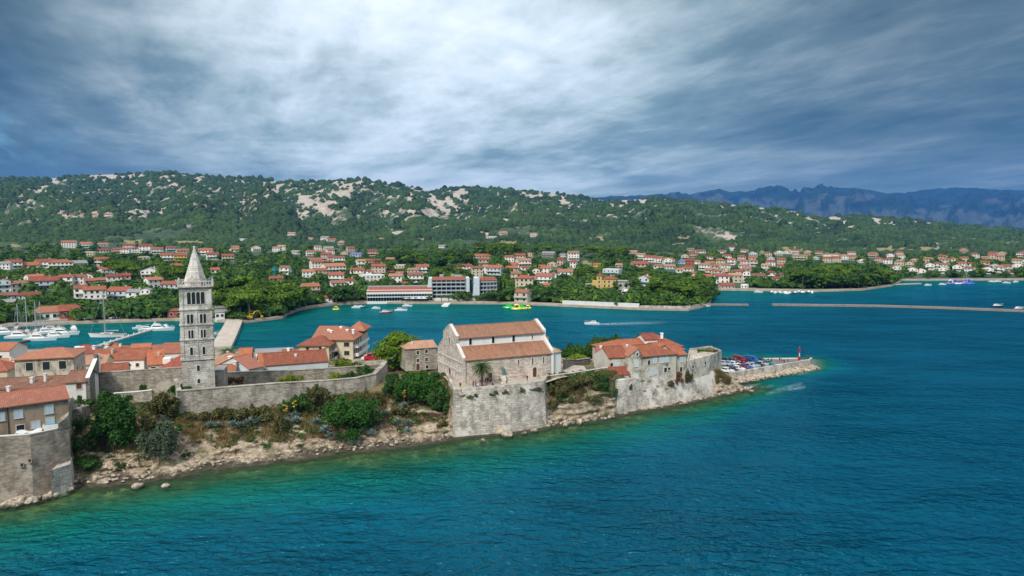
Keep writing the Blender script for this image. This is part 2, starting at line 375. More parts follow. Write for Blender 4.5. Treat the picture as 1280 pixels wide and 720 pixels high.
def pavingmat(name, c, sc=.8):
    m, t, b, o = base(name); p = pos(t); n = t.noise(p, sc, 6, .65); n2 = t.noise(p, .08, 4)
    col = t.mix(t.mr(n, .35, .7), c, tuple(x*.55 for x in c)); col = t.mix(t.mr(n2, .4, .65, 0, .4), col, tuple(x*.7 for x in c))
    t.put(b.inputs['Base Color'], col); b.inputs['Roughness'].default_value = .9; bump(t, b, n, .3, .05); return m
MAT['paving'] = pavingmat('pale_paving', (.50, .44, .37))
MAT['asphalt'] = pavingmat('worn_asphalt', (.20, .175, .165))
MAT['quay'] = pavingmat('quay_stone', (.58, .51, .43), .5)
MAT['beach'] = pavingmat('pale_pebble_beach', (.36, .31, .25), .3)
MAT['breakwater'] = pavingmat('breakwater_stone', (.30, .26, .215), .6)
def rockmat(name):
    m, t, b, o = base(name); g = t.new('ShaderNodeNewGeometry'); p = g.outputs['Position']
    s = t.new('ShaderNodeSeparateXYZ'); t.l.new(p, s.inputs[0])
    wob = t.noise(p, .25, 4)
    strat = t.noise(t.scale(t.vmath('ADD', p, t.vmath('MULTIPLY', t.comb(0., 0., wob), (0, 0, 1.5))), .16, .16, 2.6), 1, 5, .62)
    n = t.noise(p, .9, 7, .7); n2 = t.noise(p, .22, 5, .6); fine = t.noise(p, 4.5, 5, .7)
    col = t.ramp(n, (.34, (.07, .055, .04)), (.46, (.36, .285, .20)), (.58, (.57, .48, .365)), (.74, (.72, .64, .53)))
    col = t.mix(t.mr(fine, .52, .66, 0, .6), col, (.10, .08, .055))
    col = t.mix(t.mr(strat, .5, .64, 0, .5), col, (.31, .22, .13))
    col = t.mix(t.mr(strat, .42, .36, 0, .75), col, (.10, .08, .06))
    col = t.mix(t.mr(n2, .55, .64, 0, .8), col, (.14, .13, .06))
    veg = t.new('ShaderNodeAttribute'); veg.attribute_name = 'soil'
    col = t.mix(t.math('MULTIPLY', veg.outputs['Fac'], t.mr(n, .35, .5, .5, 1)), col, t.mix(t.mr(n2, .42, .56), t.mix(fine, (.10, .085, .03), (.30, .22, .10)), t.mix(fine, (.03, .055, .015), (.11, .13, .04))))
    wet = t.mr(t.math('ADD', s.outputs[2], t.math('MULTIPLY', t.math('SUBTRACT', n, .5), 1.8)), .35, .95, 1, 0)
    col = t.mix(t.math('MULTIPLY', wet, .9), col, (.035, .028, .016))
    t.put(b.inputs['Base Color'], col); b.inputs['Roughness'].default_value = .9
    bump(t, b, t.math('ADD', t.math('ADD', n, strat), t.math('MULTIPLY', fine, .5)), .9, .45); return m
MAT['rock'] = rockmat('layered_limestone')
def bouldermat(name):
    m, t, b, o = base(name); p = pos(t); n = t.noise(p, 1.1, 6, .65); s = t.new('ShaderNodeSeparateXYZ'); t.l.new(p, s.inputs[0])
    col = t.ramp(n, (.32, (.09, .075, .055)), (.5, (.38, .32, .245)), (.7, (.60, .53, .44)))
    wet = t.mr(t.math('ADD', s.outputs[2], t.math('MULTIPLY', t.math('SUBTRACT', n, .5), .8)), .15, .55, .9, 0)
    t.put(b.inputs['Base Color'], t.mix(wet, col, (.05, .04, .028))); b.inputs['Roughness'].default_value = .9; bump(t, b, n, .8, .2); return m
MAT['boulder'] = bouldermat('pale_boulder_stone')
def hillmat(name):
    m, t, b, o = base(name); p = pos(t)
    a = t.new('ShaderNodeAttribute'); a.attribute_name = 'rock'; f = t.new('ShaderNodeAttribute'); f.attribute_name = 'field'
    n = t.noise(p, .06, 5, .65); n2 = t.noise(p, .006, 4); n3 = t.noise(p, .25, 4, .6)
    g = t.mix(t.mr(n, .38, .62), (.006, .028, .016), (.05, .10, .035)); g = t.mix(t.mr(n2, .4, .65, 0, .6), g, (.04, .09, .028)); g = t.mix(t.mr(n3, .60, .70, 0, .8), g, (.34, .30, .24))
    dry = t.mix(n3, (.34, .27, .13), (.16, .17, .06))
    col = t.mix(f.outputs['Fac'], g, dry)
    rk = t.mix(t.mr(n, .35, .6), (.62, .52, .43), (.36, .31, .27))
    col = t.mix(t.math('MULTIPLY', a.outputs['Fac'], t.mr(n3, .3, .5, .75, 1)), col, rk)
    t.put(b.inputs['Base Color'], col); b.inputs['Roughness'].default_value = .95
    bump(t, b, n, 1., 6); return m
MAT['hill'] = hillmat('wooded_limestone_hill')
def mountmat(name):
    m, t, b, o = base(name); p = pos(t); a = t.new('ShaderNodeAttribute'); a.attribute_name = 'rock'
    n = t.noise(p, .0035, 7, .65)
    col = t.mix(t.mr(n, .4, .6), (.008, .03, .045), (.02, .055, .06)); col = t.mix(a.outputs['Fac'], col, (.55, .54, .52))  # blue of the distance haze is painted into the rock colour too
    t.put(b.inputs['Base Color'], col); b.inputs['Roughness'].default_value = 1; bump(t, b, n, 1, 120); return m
MAT['mountain'] = mountmat('haze_blue_mountain_rock')
def watermat():
    m, t, b, o = base('sea_water'); p = pos(t)
    d = t.new('ShaderNodeAttribute'); d.attribute_name = 'depth'; fo = t.new('ShaderNodeAttribute'); fo.attribute_name = 'foam'
    big = t.noise(t.scale(p, .03, .055), 1, 4, .6); mid = t.noise(p, .11, 5, .6)
    dd = t.math('ADD', d.outputs['Fac'], t.math('MULTIPLY', t.math('SUBTRACT', mid, .5), 9.))
    dd = t.math('DIVIDE', dd, 60., clamp=True)
    col = t.ramp(dd, (0., (.060, .075, .020)), (.07, (.030, .115, .045)), (.20, (.005, .125, .072)), (.36, (.002, .126, .120)), (.58, (.0015, .094, .148)), (1., (.001, .062, .116)))
    col = t.mix(t.mr(big, .42, .68, 0, .55), col, t.vmath('MULTIPLY', col, (.6, .62, .68)))
    fm = t.math('MULTIPLY', fo.outputs['Fac'], t.mr(t.noise(p, .8, 5, .7), .38, .62))
    col = t.mix(fm, col, (.62, .72, .74))
    df = t.new('ShaderNodeBsdfDiffuse'); t.put(df.inputs[0], col); gl = t.new('ShaderNodeBsdfGlossy'); t.put(gl.inputs[0], (.16, .64, .92, 1)); gl.inputs['Roughness'].default_value = .14
    fr = t.new('ShaderNodeFresnel'); fr.inputs[0].default_value = 1.33; wm = t.new('ShaderNodeMixShader'); t.l.new(t.math('MULTIPLY', fr.outputs[0], .85), wm.inputs[0]); t.l.new(df.outputs[0], wm.inputs[1]); t.l.new(gl.outputs[0], wm.inputs[2])
    w1 = t.noise(t.scale(p, .55, .95), .82, 2, .5, .5); w2 = t.noise(t.scale(p, .8, 1.15), 1.7, 2, .5, .4); w3 = t.noise(t.scale(p, .6, 1.), .10, 3, .5)
    h = t.math('ADD', t.math('ADD', t.math('MULTIPLY', w1, 1.0), t.math('MULTIPLY', w2, .22)), t.math('MULTIPLY', w3, 2.2))
    wind = t.noise(t.scale(p, .012, .03), 1, 4, .6); h = t.math('MULTIPLY', h, t.mr(wind, .35, .65, .45, 1.35))
    bump(t, gl, h, 1., 2.2); nb = gl.inputs['Normal'].links[0].from_socket; t.l.new(nb, fr.inputs['Normal']); t.l.new(nb, df.inputs['Normal'])
    tr = t.new('ShaderNodeBsdfTransparent'); t.put(tr.inputs[0], (.75, .93, .80, 1)); mx = t.new('ShaderNodeMixShader')
    t.l.new(t.mr(t.math('ADD', d.outputs['Fac'], t.math('MULTIPLY', t.math('SUBTRACT', mid, .5), 4.)), .5, 17., .78, 0), mx.inputs[0])
    t.l.new(wm.outputs[0], mx.inputs[1]); t.l.new(tr.outputs[0], mx.inputs[2]); t.l.new(mx.outputs[0], o.inputs[0]); t.n.remove(b); return m
MAT['water'] = watermat()
def bedmat():
    m, t, b, o = base('seabed_rock'); p = pos(t); n = t.noise(p, .5, 6, .65); n2 = t.noise(p, .12, 4)
    col = t.ramp(n, (.35, (.03, .028, .012)), (.5, (.13, .12, .045)), (.68, (.36, .33, .17)))
    t.put(b.inputs['Base Color'], t.mix(t.mr(n2, .45, .6, 0, .7), col, (.03, .06, .02))); b.inputs['Roughness'].default_value = 1; return m
MAT['bed'] = bedmat()
# ------------------------------------------------------------------ the sea, the old town headland, the far shore, hills and mountains
def interp(keys, x):
    k = sorted(keys); return np.interp(x, [a for a, *_ in k], [b[0] if len(b) == 1 else b for _, *b in k])
NEAR_SHORE = [(-220, 668), (-100, 650), (0, 633), (45, 627), (90, 612), (160, 606), (222, 596), (250, 591), (330, 580), (420, 568), (480, 562),
              (560, 551), (566, 549), (640, 542), (682, 535.5), (690, 533), (740, 526), (768, 521), (800, 514), (850, 506), (895, 496), (935, 488), (950, 482)]
def near_D(px): return np.array([dep(y) for y in np.atleast_1d(interp(NEAR_SHORE, px))])
# control profiles: px, displacement amount, then (D or offset, z) for P2..P7
def _k(px, amp, *pts): return (px, amp, pts)
PROF = [
 _k(-220, .1, (1.5, .3), (3.4, 9.4), (5, 9.8), (45, 9.3), (95, 4), (150, 1.4)),
 _k(86, .1, (1.5, .3), (3.4, 9.4), (5, 9.8), (33, 9.3), (82, 4), (140, 1.4)),
 _k(92, 1, (4, 1.2), (10, 3.6), (21, 7.3), (31, 8.4), (80, 4), (138, 1.4)),
 _k(222, 1, (4, 1.2), (9, 3.6), (14, 6.2), (26, 8.8), (76, 4), (132, 1.4)),
 _k(330, 1, (4, 1.2), (9, 3.2), (14, 5.6), (28, 8.0), (70, 4), (120, 1.4)),
 _k(480, 1, (4, 1.2), (10, 3.4), (18, 7.2), (27, 8.8), (60, 6), (105, 1.4)),
 _k(558, 1, (3, 1.1), (9, 4), (15, 8.2), (24, 9.6), (55, 8), (100, 1.4)),
 _k(566, .1, (1.2, .3), (3.2, 9.2), (4, 9.6), (35, 9.6), (70, 6), (104, 1.4)),
 _k(682, .1, (1.2, .3), (3.2, 9.2), (4, 9.6), (25, 9.6), (55, 6), (90, 1.4)),
 _k(688, .8, (1.2, 1.8), (4, 5.6), (8.5, 9.2), (20, 9.2), (48, 6), (84, 1.4)),
 _k(768, .8, (1.2, 1.8), (3, 5.2), (6, 8.8), (20, 9.2), (44, 6), (70, 1.4)),
 _k(774, .0, (1.2, .2), (4.6, 5.6), (6, 8.6), (22, 9), (38, 6), (58, 1.4)),
 _k(890, .0, (1.2, .2), (4.6, 5.2), (6, 7), (14, 6.4), (24, 3), (36, 1.4)),
 _k(897, .8, (1.2, 1.3), (3, 4.6), (5, 5.4), (12, 4), (20, 2), (28, 1.2)),
 _k(908, .8, (1.2, 1.2), (2.6, 3.2), (5, 3.2), (9, 2.2), (16, 1.8), (24, 1.2)),
 _k(925, .7, (.8, .7), (1.6, 1.5), (3, 1.4), (5, .8), (8, .4), (10, 0.)),
 _k(938, .4, (.6, .3), (1, .4), (1.6, .3), (2.2, .1), (3, -.2), (4, -.6)),
 _k(950, .2, (.6, -.3), (1, -.3), (1.6, -.4), (2.2, -.5), (3, -.6), (4, -.8))]
def near_profile(px):
    """(offset list, z list) incl. seabed and back coast, vectorised over px"""
    px = np.atleast_1d(np.asarray(px, float)); xs = [p[0] for p in PROF]
    off = [np.full(px.shape, -3.), np.zeros(px.shape)]; zz = [np.full(px.shape, -1.3), np.zeros(px.shape)]
    for i in range(6):
        off.append(np.interp(px, xs, [p[2][i][0] for p in PROF])); zz.append(np.interp(px, xs, [p[2][i][1] for p in PROF]))
    off.append(off[-1]+1.5); zz.append(np.full(px.shape, -2.))
    return np.array(off), np.array(zz), np.interp(px, xs, [p[1] for p in PROF])
def ground_near(px, D):
    off, zz, _ = near_profile(px); return float(np.interp(D-near_D(px)[0], off[:, 0], zz[:, 0]))
def headland():
    px = np.concatenate([np.arange(-220, 80, 5.), np.arange(80, 952, 1.)]); Ds = near_D(px)
    off, zz, amp = near_profile(px); sub = [4, 9, 16, 26, 10, 6, 5, 2]
    rows_o, rows_z, rows_w = [], [], []
    for i, s in enumerate(sub):
        for j in range(s):
            t = j/s; rows_o.append(off[i]*(1-t)+off[i+1]*t); rows_z.append(zz[i]*(1-t)+zz[i+1]*t)
            rows_w.append({0: t*.5, 1: .5+.5*t, 2: 1, 3: 1-.6*t, 4: .4*(1-t)}.get(i, 0.))
    O = np.array(rows_o); Z = np.array(rows_z); Wt = np.array(rows_w)[:, None]*amp[None]
    D = Ds[None]+O; X = (px[None]-640)/F*(CP*D-SP*(Z-H))
    n = fbm(X*.16, D*.16+Z*.35, 5)-.5; n2 = fbm(X*.55+40, Z*.9+D*.3, 4)-.5
    st = (Z*.75+fbm(X*.05, D*.05, 3)*3.); st = np.abs((st % 1.)-.35)
    D2 = D-Wt*(n*4.6+n2*1.7+(st-.3)*1.9); Z2 = Z+Wt*(n*1.5+n2*.8)
    Z2 = np.where(Z2 > .1, Z2, Z2)
    X2 = (px[None]-640)/F*(CP*D2-SP*(Z2-H))
    V = np.stack([X2, D2, Z2], -1).reshape(-1, 3)
    me = npmesh('headland_ground', V, grid_faces(*Z.shape), [MAT['rock']])
    so_ = np.clip((Z2-4.2)/2.2+(fbm(X*.3+9, D*.3, 4)-.5)*3.2, 0, 1)*np.clip((O+0*Z)/4, 0, 1)
    attr(me, 'soil', so_); tag(link('headland_ground', me), kind='structure')
headland()
# seabed in the shallows
def seabed():
    px = np.arange(-220, 1031, 3.); keys = [k for k in NEAR_SHORE if k[0] < 940]+[(940, 486), (960, 477), (1012, 459), (1031, 458)]
    Ds = np.array([dep(y) for y in interp(keys, px)])
    offs = np.array([2.5, .5, -1, -3, -6, -10, -16, -24, -34.]); zs = np.array([-.25, -.3, -.5, -.9, -1.6, -2.6, -4.2, -6., -8.])
    D = Ds[None]+offs[:, None]; Z = zs[:, None]+0*D
    X = (px[None]-640)/F*(CP*D-SP*(Z-H)); Z = Z+(fbm(X*.25, D*.25, 4)-.5)*1.1*np.clip(-Z/1.2, .2, 1)
    tag(link('seabed', npmesh('seabed', np.stack([X, D, Z], -1).reshape(-1, 3), grid_faces(*Z.shape), [MAT['bed']])), kind='structure')
seabed()
# ---- far shore
FAR_SHORE = [(-600, 414), (0, 409), (100, 405), (215, 401), (260, 402), (300, 404.5), (340, 400), (355, 398), (360, 394), (372, 389), (385, 386), (420, 381.5), (460, 379.5), (640, 380.5),
             (700, 383), (800, 387.5), (860, 388.5), (882, 384), (889, 379), (890.5, 372), (892, 363), (960, 364), (1020, 365), (1080, 363), (1115, 358), (1124, 354), (1128, 351), (1280, 350.5), (1900, 350)]
FOOT = [(-600, 298), (0, 302), (150, 306), (300, 309), (450, 311), (560, 310), (700, 316), (900, 315.5), (1000, 319), (1100, 321), (1280, 320), (1900, 321)]
DF = 1100.
RIDGES = [
 (3400, 1.2, [(-600, 240), (0, 221.5), (60, 222), (85, 219), (110, 217), (140, 216.5), (200, 214.5), (270, 219), (330, 222), (352, 226), (440, 223.5), (475, 227), (515, 232), (535, 237), (560, 234), (600, 232.5), (640, 235), (700, 241), (745, 247.5), (790, 254), (830, 266), (900, 290), (960, 310)]),
 (2700, 1.15, [(640, 320), (700, 275), (720, 262), (760, 249.5), (800, 247.5), (830, 246.5), (860, 249), (880, 252), (920, 254.5), (960, 259), (1000, 263.5), (1030, 276), (1060, 290), (1120, 320)]),
 (3000, 1.3, [(940, 320), (1000, 277), (1040, 269), (1080, 268.5), (1120, 272), (1150, 275), (1200, 280.5), (1250, 284), (1280, 287), (1400, 291), (1900, 296)]),
 (2150, 1.1, [(500, 320), (560, 283), (620, 262), (660, 256), (700, 256), (740, 262), (780, 271), (830, 287), (870, 305), (900, 320)]),
 (2000, 1.1, [(-600, 300), (-100, 275), (0, 268), (80, 272), (160, 278), (260, 268), (330, 276), (400, 292), (470, 320)])]
RIDGES = [(d, p, [(x, y+1.6) for x, y in k]) for d, p, k in RIDGES]
def land_z(px, D):
    px, D = np.broadcast_arrays(np.asarray(px, float), np.asarray(D, float))
    uq, inv = np.unique(px, return_inverse=True)
    Ds = np.array([dep(y) for y in interp(FAR_SHORE, uq)])[inv].reshape(px.shape)
    zf = np.array([atd(640, y, DF).z for y in interp(FOOT, uq)])[inv].reshape(px.shape)
    t = np.clip((D-Ds-9)/(DF-Ds-9), 0, None)
    z = 1.3+(zf-1.3)*np.minimum(t, 1)**.95
    z = np.where(D < Ds+.01, -2.5+(D-Ds)*.3, z)
    g = lambda cx, wx, cd, wd: np.exp(-((px-cx)/wx)**2-((D-cd)/wd)**2)
    inl = np.clip((D-Ds-6)/40, 0, 1)
    z = z+inl*(9*g(620, 90, 760, 110)+6*g(800, 55, 470, 45)+9*g(1050, 55, 605, 45)+11*g(325, 45, 405, 45)+5*g(760, 60, 800, 80))
    x = (px-640)/F*D
    z = z+inl*(fbm(x*.02, D*.02, 3)-.5)*3
    best = z
    for i, (Dr, pw, ks) in enumerate(RIDGES):
        zr = np.array([atd(640, y, Dr).z for y in interp(ks, uq)])[inv].reshape(px.shape)
        s = (D-DF)/(Dr-DF)
        up = zf+(zr-zf)*np.clip(s, 0, 1)**pw
        dn = zr-(D-Dr)*.22
        sc = np.clip(s, 0, 1)
        gul = (fbm(px*.022+i*31+sc*1.3, sc*2.2+i*7, 5)-.5)*(.8*np.maximum(zr-zf, 0))*np.clip(sc*(1-sc)*4, 0, 1)
        h = np.where(s < 0, -50, np.where(s <= 1, up+gul*.8, dn))
        best = np.maximum(best, h)
    return best
ROCKS = [(70, 224, 9, 4, -.5), (56, 235, 9, 4, -.6), (145, 220, 26, 3, 0), (212, 222, 14, 3, 0), (218, 230, 4, 4, 0), (248, 226, 5, 3, -.5), (90, 267, 18, 3, 0), (128, 268, 14, 3, 0), (180, 267, 22, 3, 0),
 (348, 233, 14, 7, .4), (385, 254, 10, 9, .9), (400, 258, 8, 9, -.9), (428, 243, 20, 12, -.7), (415, 262, 10, 8, -.6), (371, 269, 11, 3, 0), (531, 267, 20, 5, .1), (480, 267, 14, 3, 0), (523, 246, 9, 9, .9), (550, 256, 16, 6, .7), (572, 246, 22, 9, -.75), (668, 244, 32, 3.5, .2),
 (632, 274, 5, 3, 0), (655, 275, 6, 3, 0), (672, 244, 12, 3.5, .2), (705, 251, 15, 3, .4), (777, 253, 8, 6, -.6), (803, 251, 10, 2.5, 0), (900, 259, 6, 2, .2), (951, 261, 4, 2, 0), (993, 265, 8, 3, .3), (915, 299, 13, 4.5, .4), (1005, 272, 25, 3.2, .42), (1052, 277, 17, 4, .4), (1098, 276, 20, 3, .25), (1153, 279, 12, 2.5, .3),
 (1095, 318, 1, 1, 0), (610, 293, 8, 2, 0), (590, 291, 14, 2, 0), (500, 292, 8, 2, 0)]
FIELDS = [(163, 301, 16, 2.2), (235, 303, 12, 2.5), (312, 331, 10, 3), (470, 299, 13, 2.2), (845, 306, 18, 2), (1110, 311, 24, 4), (1165, 312, 24, 3), (745, 300, 20, 3), (525, 299, 10, 2), (855, 297, 6, 2), (1050, 318, 12, 2), (985, 312, 12, 3), (735, 330, 6, 3), (700, 296, 10, 2), (410, 312, 10, 1.6), (650, 303, 20, 2), (950, 316, 12, 2.), (20, 307, 8, 1.5)]
def blobmask(lst, px, py, nz):
    m = np.full(px.shape, -9.)
    for e in lst:
        a = e[4] if len(e) > 4 else 0; ca, sa = math.cos(a), math.sin(a); u = px-e[0]; v = py-e[1]
        q = np.sqrt(((u*ca+v*sa)/e[2])**2+((-u*sa+v*ca)/e[3])**2)
        m = np.maximum(m, 1.35-q)
    return np.clip((m*.8+(nz-.5)*4.2-.2)*3., 0, 1)*(m > -.3)
def outcrop(qx, qy, D):
    hi = np.clip((285-qy)/35, 0, 1)
    return np.clip((fbm(qx*.30+qy*.32+50, qy*.42-qx*.10+3, 4)-.625+.065*hi)*12, 0, 1)*np.clip((D-1300)/400, 0, 1)
def pxpy(V):
    z = V[..., 2]-H; k = CP*V[..., 1]-SP*z
    return 640+F*V[..., 0]/k, 360-F*(SP*V[..., 1]+CP*z)/k
def far_land():
    px = np.concatenate([np.arange(-600, -60, 12.), np.arange(-60, 1340, 2.5), np.arange(1340, 1901, 14.)])
    # distances: shore rows follow the shore, then shared distances
    Ds = np.array([dep(y) for y in interp(FAR_SHORE, px)])
    t = np.concatenate([[-.004, 0], np.linspace(.004, 1, 90)**1.0]); rows = [Ds+(DF-Ds)*k for k in t]
    rows += [np.full(px.shape, d) for d in np.geomspace(DF*1.012, 3420, 190)]+[np.full(px.shape, d) for d in (3460, 3520, 3700, 4200, 5200, 6000)]
    D = np.array(rows); P = px[None]+0*D; Z = land_z(P, D)
    X = (P-640)/F*(CP*D-SP*(Z-H)); V = np.stack([X, D, Z], -1)
    me = npmesh('hill_terrain', V.reshape(-1, 3), grid_faces(*Z.shape), [MAT['hill']], smooth=True)
    qx, qy = pxpy(V); nz = fbm(qx*.13+qy*.05, qy*.35-qx*.03, 4)
    attr(me, 'rock', np.where(D > 1000, np.maximum(blobmask(ROCKS, qx, qy, nz), outcrop(qx, qy, D)), 0)); attr(me, 'field', np.where(D > 500, blobmask(FIELDS, qx, qy, nz), 0))
    tag(link('hill_terrain', me), kind='structure')
    # shore strip: quay, promenade and beach
    inn = (px > -60) & (px < 1345); q = px[inn]; d0 = Ds[inn]; V = []
    wd = np.interp(q, [-60, 255, 265, 360, 380, 690, 700, 885, 895, 1120, 1130, 1340], [5, 5, 4, 4, 6, 6, 6, 6, 8, 6, 9, 9])
    for o_, z in ((-.6, -1.2), (-.5, .9), (0., 1.36)): V.append(np.stack([(q-640)/F*(CP*(d0+o_)-SP*(z-H)), d0+o_, 0*q+z], -1))
    for k in (.5, 1.):
        z = np.maximum(land_z(q, d0+wd*k), 1.3)+.12; V.append(np.stack([(q-640)/F*(CP*(d0+wd*k)-SP*(z-H)), d0+wd*k, z], -1))
    V = np.array(V); tag(link('promenade', npmesh('promenade', V.reshape(-1, 3), grid_faces(V.shape[0], V.shape[1]), [MAT['beach']])), kind='structure')
far_land()
def mountains():
    crest = [(560, 268), (640, 262), (700, 252), (735, 247), (765, 246), (800, 243.5), (820, 244), (845, 241.5), (865, 243), (882, 238.5), (897, 236), (915, 240), (940, 239), (962, 232.5), (985, 239), (1000, 240), (1020, 236), (1045, 233.5), (1075, 236), (1100, 240), (1125, 242), (1150, 238.5), (1180, 235), (1215, 234.5), (1240, 237), (1280, 238), (1400, 236), (1900, 246)]
    px = np.arange(560, 1901, 2.5); s = np.concatenate([np.linspace(0, 1, 90), 1+np.linspace(.02, .5, 12)])[:, None]
    D0, D1 = 8500., 13500.; zr = np.array([atd(640, y, D1).z for y in interp(crest, px)])+(fbm(px*.16, px*0, 4)-.5)*55
    D = D0+(D1-D0)*s+0*px[None]; sc = np.clip(s, 0, 1)
    Z = zr[None]*np.where(s <= 1, sc**1.05, 1-(s-1)*1.6)+(fbm(px[None]*.035+sc*1.5, sc*4, 6)-.5)*900*np.clip(sc*(1-sc)*4, 0, 1)-5*(1-sc)
    Z = np.minimum(Z, zr[None])
    X = (px[None]-640)/F*(CP*D-SP*(Z-H)); V = np.stack([X, D, Z], -1)
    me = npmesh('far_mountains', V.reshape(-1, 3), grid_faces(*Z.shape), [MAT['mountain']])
    qx, qy = pxpy(V); nz = fbm(qx*.10, qy*.16, 5)
    attr(me, 'rock', blobmask([(960, 257, 60, 8, 0), (900, 252, 40, 6, .2), (1040, 268, 40, 7, .1), (1130, 272, 50, 5, .1), (1230, 274, 60, 9, .1), (1060, 247, 30, 4, 0), (1270, 255, 40, 5, 0)], qx, qy, nz)*.12)
    tag(link('far_mountains', me), kind='structure')
mountains()
# ---- water sheet out to the horizon
def shore_dist(X, Y):
    pts = [at(x, y) for x, y in NEAR_SHORE if x < 945]+[at(945, 484), at(918, 474.5), at(1016, 459), at(1016, 450), at(900, 450)]
    d = np.full(X.shape, 1e9)
    for a, b in zip(pts, pts[1:]):
        ax, ay, bx, by = a.x, a.y, b.x-a.x, b.y-a.y; L = bx*bx+by*by
        t = np.clip(((X-ax)*bx+(Y-ay)*by)/L, 0, 1); d = np.minimum(d, np.hypot(X-ax-t*bx, Y-ay-t*by))
    return d
def segd(px, py, a, b):
    ax, ay = a; bx, by = b[0]-ax, b[1]-ay; t = np.clip(((px-ax)*bx+(py-ay)*by)/(bx*bx+by*by), 0, 1)
    return np.hypot(px-ax-t*bx, py-ay-t*by), t
def water():
    px = np.concatenate([np.arange(-1500, -20, 40.), np.arange(-20, 1301, 4.), np.arange(1320, 2700, 40.)])
    Dr = np.concatenate([[14, 22, 34, 46, 58], [dep(y) for y in np.arange(800, 346, -1.25)], [700, 800, 1000, 1500, 3000, 8000, 20000, 50000]])
    D = Dr[:, None]+0*px[None]; P = px[None]+0*D; X = (P-640)/F*(CP*D+SP*H); V = np.stack([X, D, 0*D], -1)
    me = npmesh('sea', V.reshape(-1, 3), grid_faces(*D.shape), [MAT['water']])
    nd = shore_dist(X, D); fk = np.array([dep(y) for y in interp(FAR_SHORE, px)]); fs = np.array([np.sum(fk*np.exp(-((px-x)/90)**2))/np.sum(np.exp(-((px-x)/90)**2)) for x in px])[None]-D
    d = np.minimum(nd*1.2*np.interp(P, [0, 600, 900, 1020], [1.05, .95, 1.5, 3.2]), 24+np.clip(fs, 0, 200)*.16)
    # the harbour behind the town is shallower and greener than the open channel
    harb = np.clip((D-230)/40, 0, 1)*np.clip((760-P)/200, 0, 1); d = np.where(nd*1.3 > 20, d*(1-.22*harb), d)
    qx, qy = pxpy(V); foam = np.zeros(D.shape)
    W1, t1 = segd(qx, qy, (744, 405.5), (835, 403)); foam = np.maximum(foam, np.clip(1-W1/(1.0+2.2*t1), 0, 1)*(1-t1)*1.2)
    for (a, b, w, s) in (((960, 492), (1000, 480), 3.5, .32), ((1000, 466), (1024, 459), 3., .6), ((925, 487), (965, 483), 2., .4), ((985, 487), (1005, 484), 2., .7), ((1080, 413), (1200, 410), 2, .0)):
        q, _ = segd(qx, qy, a, b); foam = np.maximum(foam, np.clip(1-q/w, 0, 1)*s)
    foam = np.maximum(foam, np.clip(1-nd/1.6, 0, 1)*.45*np.clip((P-560)/150, .25, 1)); attr(me, 'depth', d); attr(me, 'foam', foam); tag(link('sea', me), kind='structure')
water()
def haze():
    m = bpy.data.materials.new('haze_air'); m.use_nodes = True; t = NT(m.node_tree); t.n.clear()
    v = t.new('ShaderNodeVolumePrincipled'); o = t.new('ShaderNodeOutputMaterial'); t.l.new(v.outputs[0], o.inputs['Volume'])
    t.put(v.inputs['Color'], (.03, .30, .95, 1)); v.inputs['Density'].default_value = HAZE; v.inputs['Anisotropy'].default_value = 0
    b = MB(); b.box(-14500, 14500, -60, 15600, -9.5, 1300); ob = b.build('haze', m); tag(ob, kind='stuff'); ob['label'] = 'thin bluish air between the camera and the far mountains'
HAZE = 4.2e-5
haze()
# first visible ground distance under a pixel on the far side
_cache = {}
def far_D(px, py):
    key = round(px)
    if key not in _cache:
        Ds = dep(float(interp(FAR_SHORE, px))); D = np.concatenate([np.linspace(Ds+1, DF, 260), np.geomspace(DF*1.003, 3400, 200)])
        z = land_z(np.full(D.shape, float(px)), D)-H; q = 360-F*(SP*D+CP*z)/(CP*D-SP*z); q = np.minimum.accumulate(q); _cache[key] = (D, q)
    D, q = _cache[key]; return float(np.interp(-py, -q, D))
def far_pt(px, py):
    D = far_D(px, py); z = float(land_z(px, D)); return bear(px, D, z)
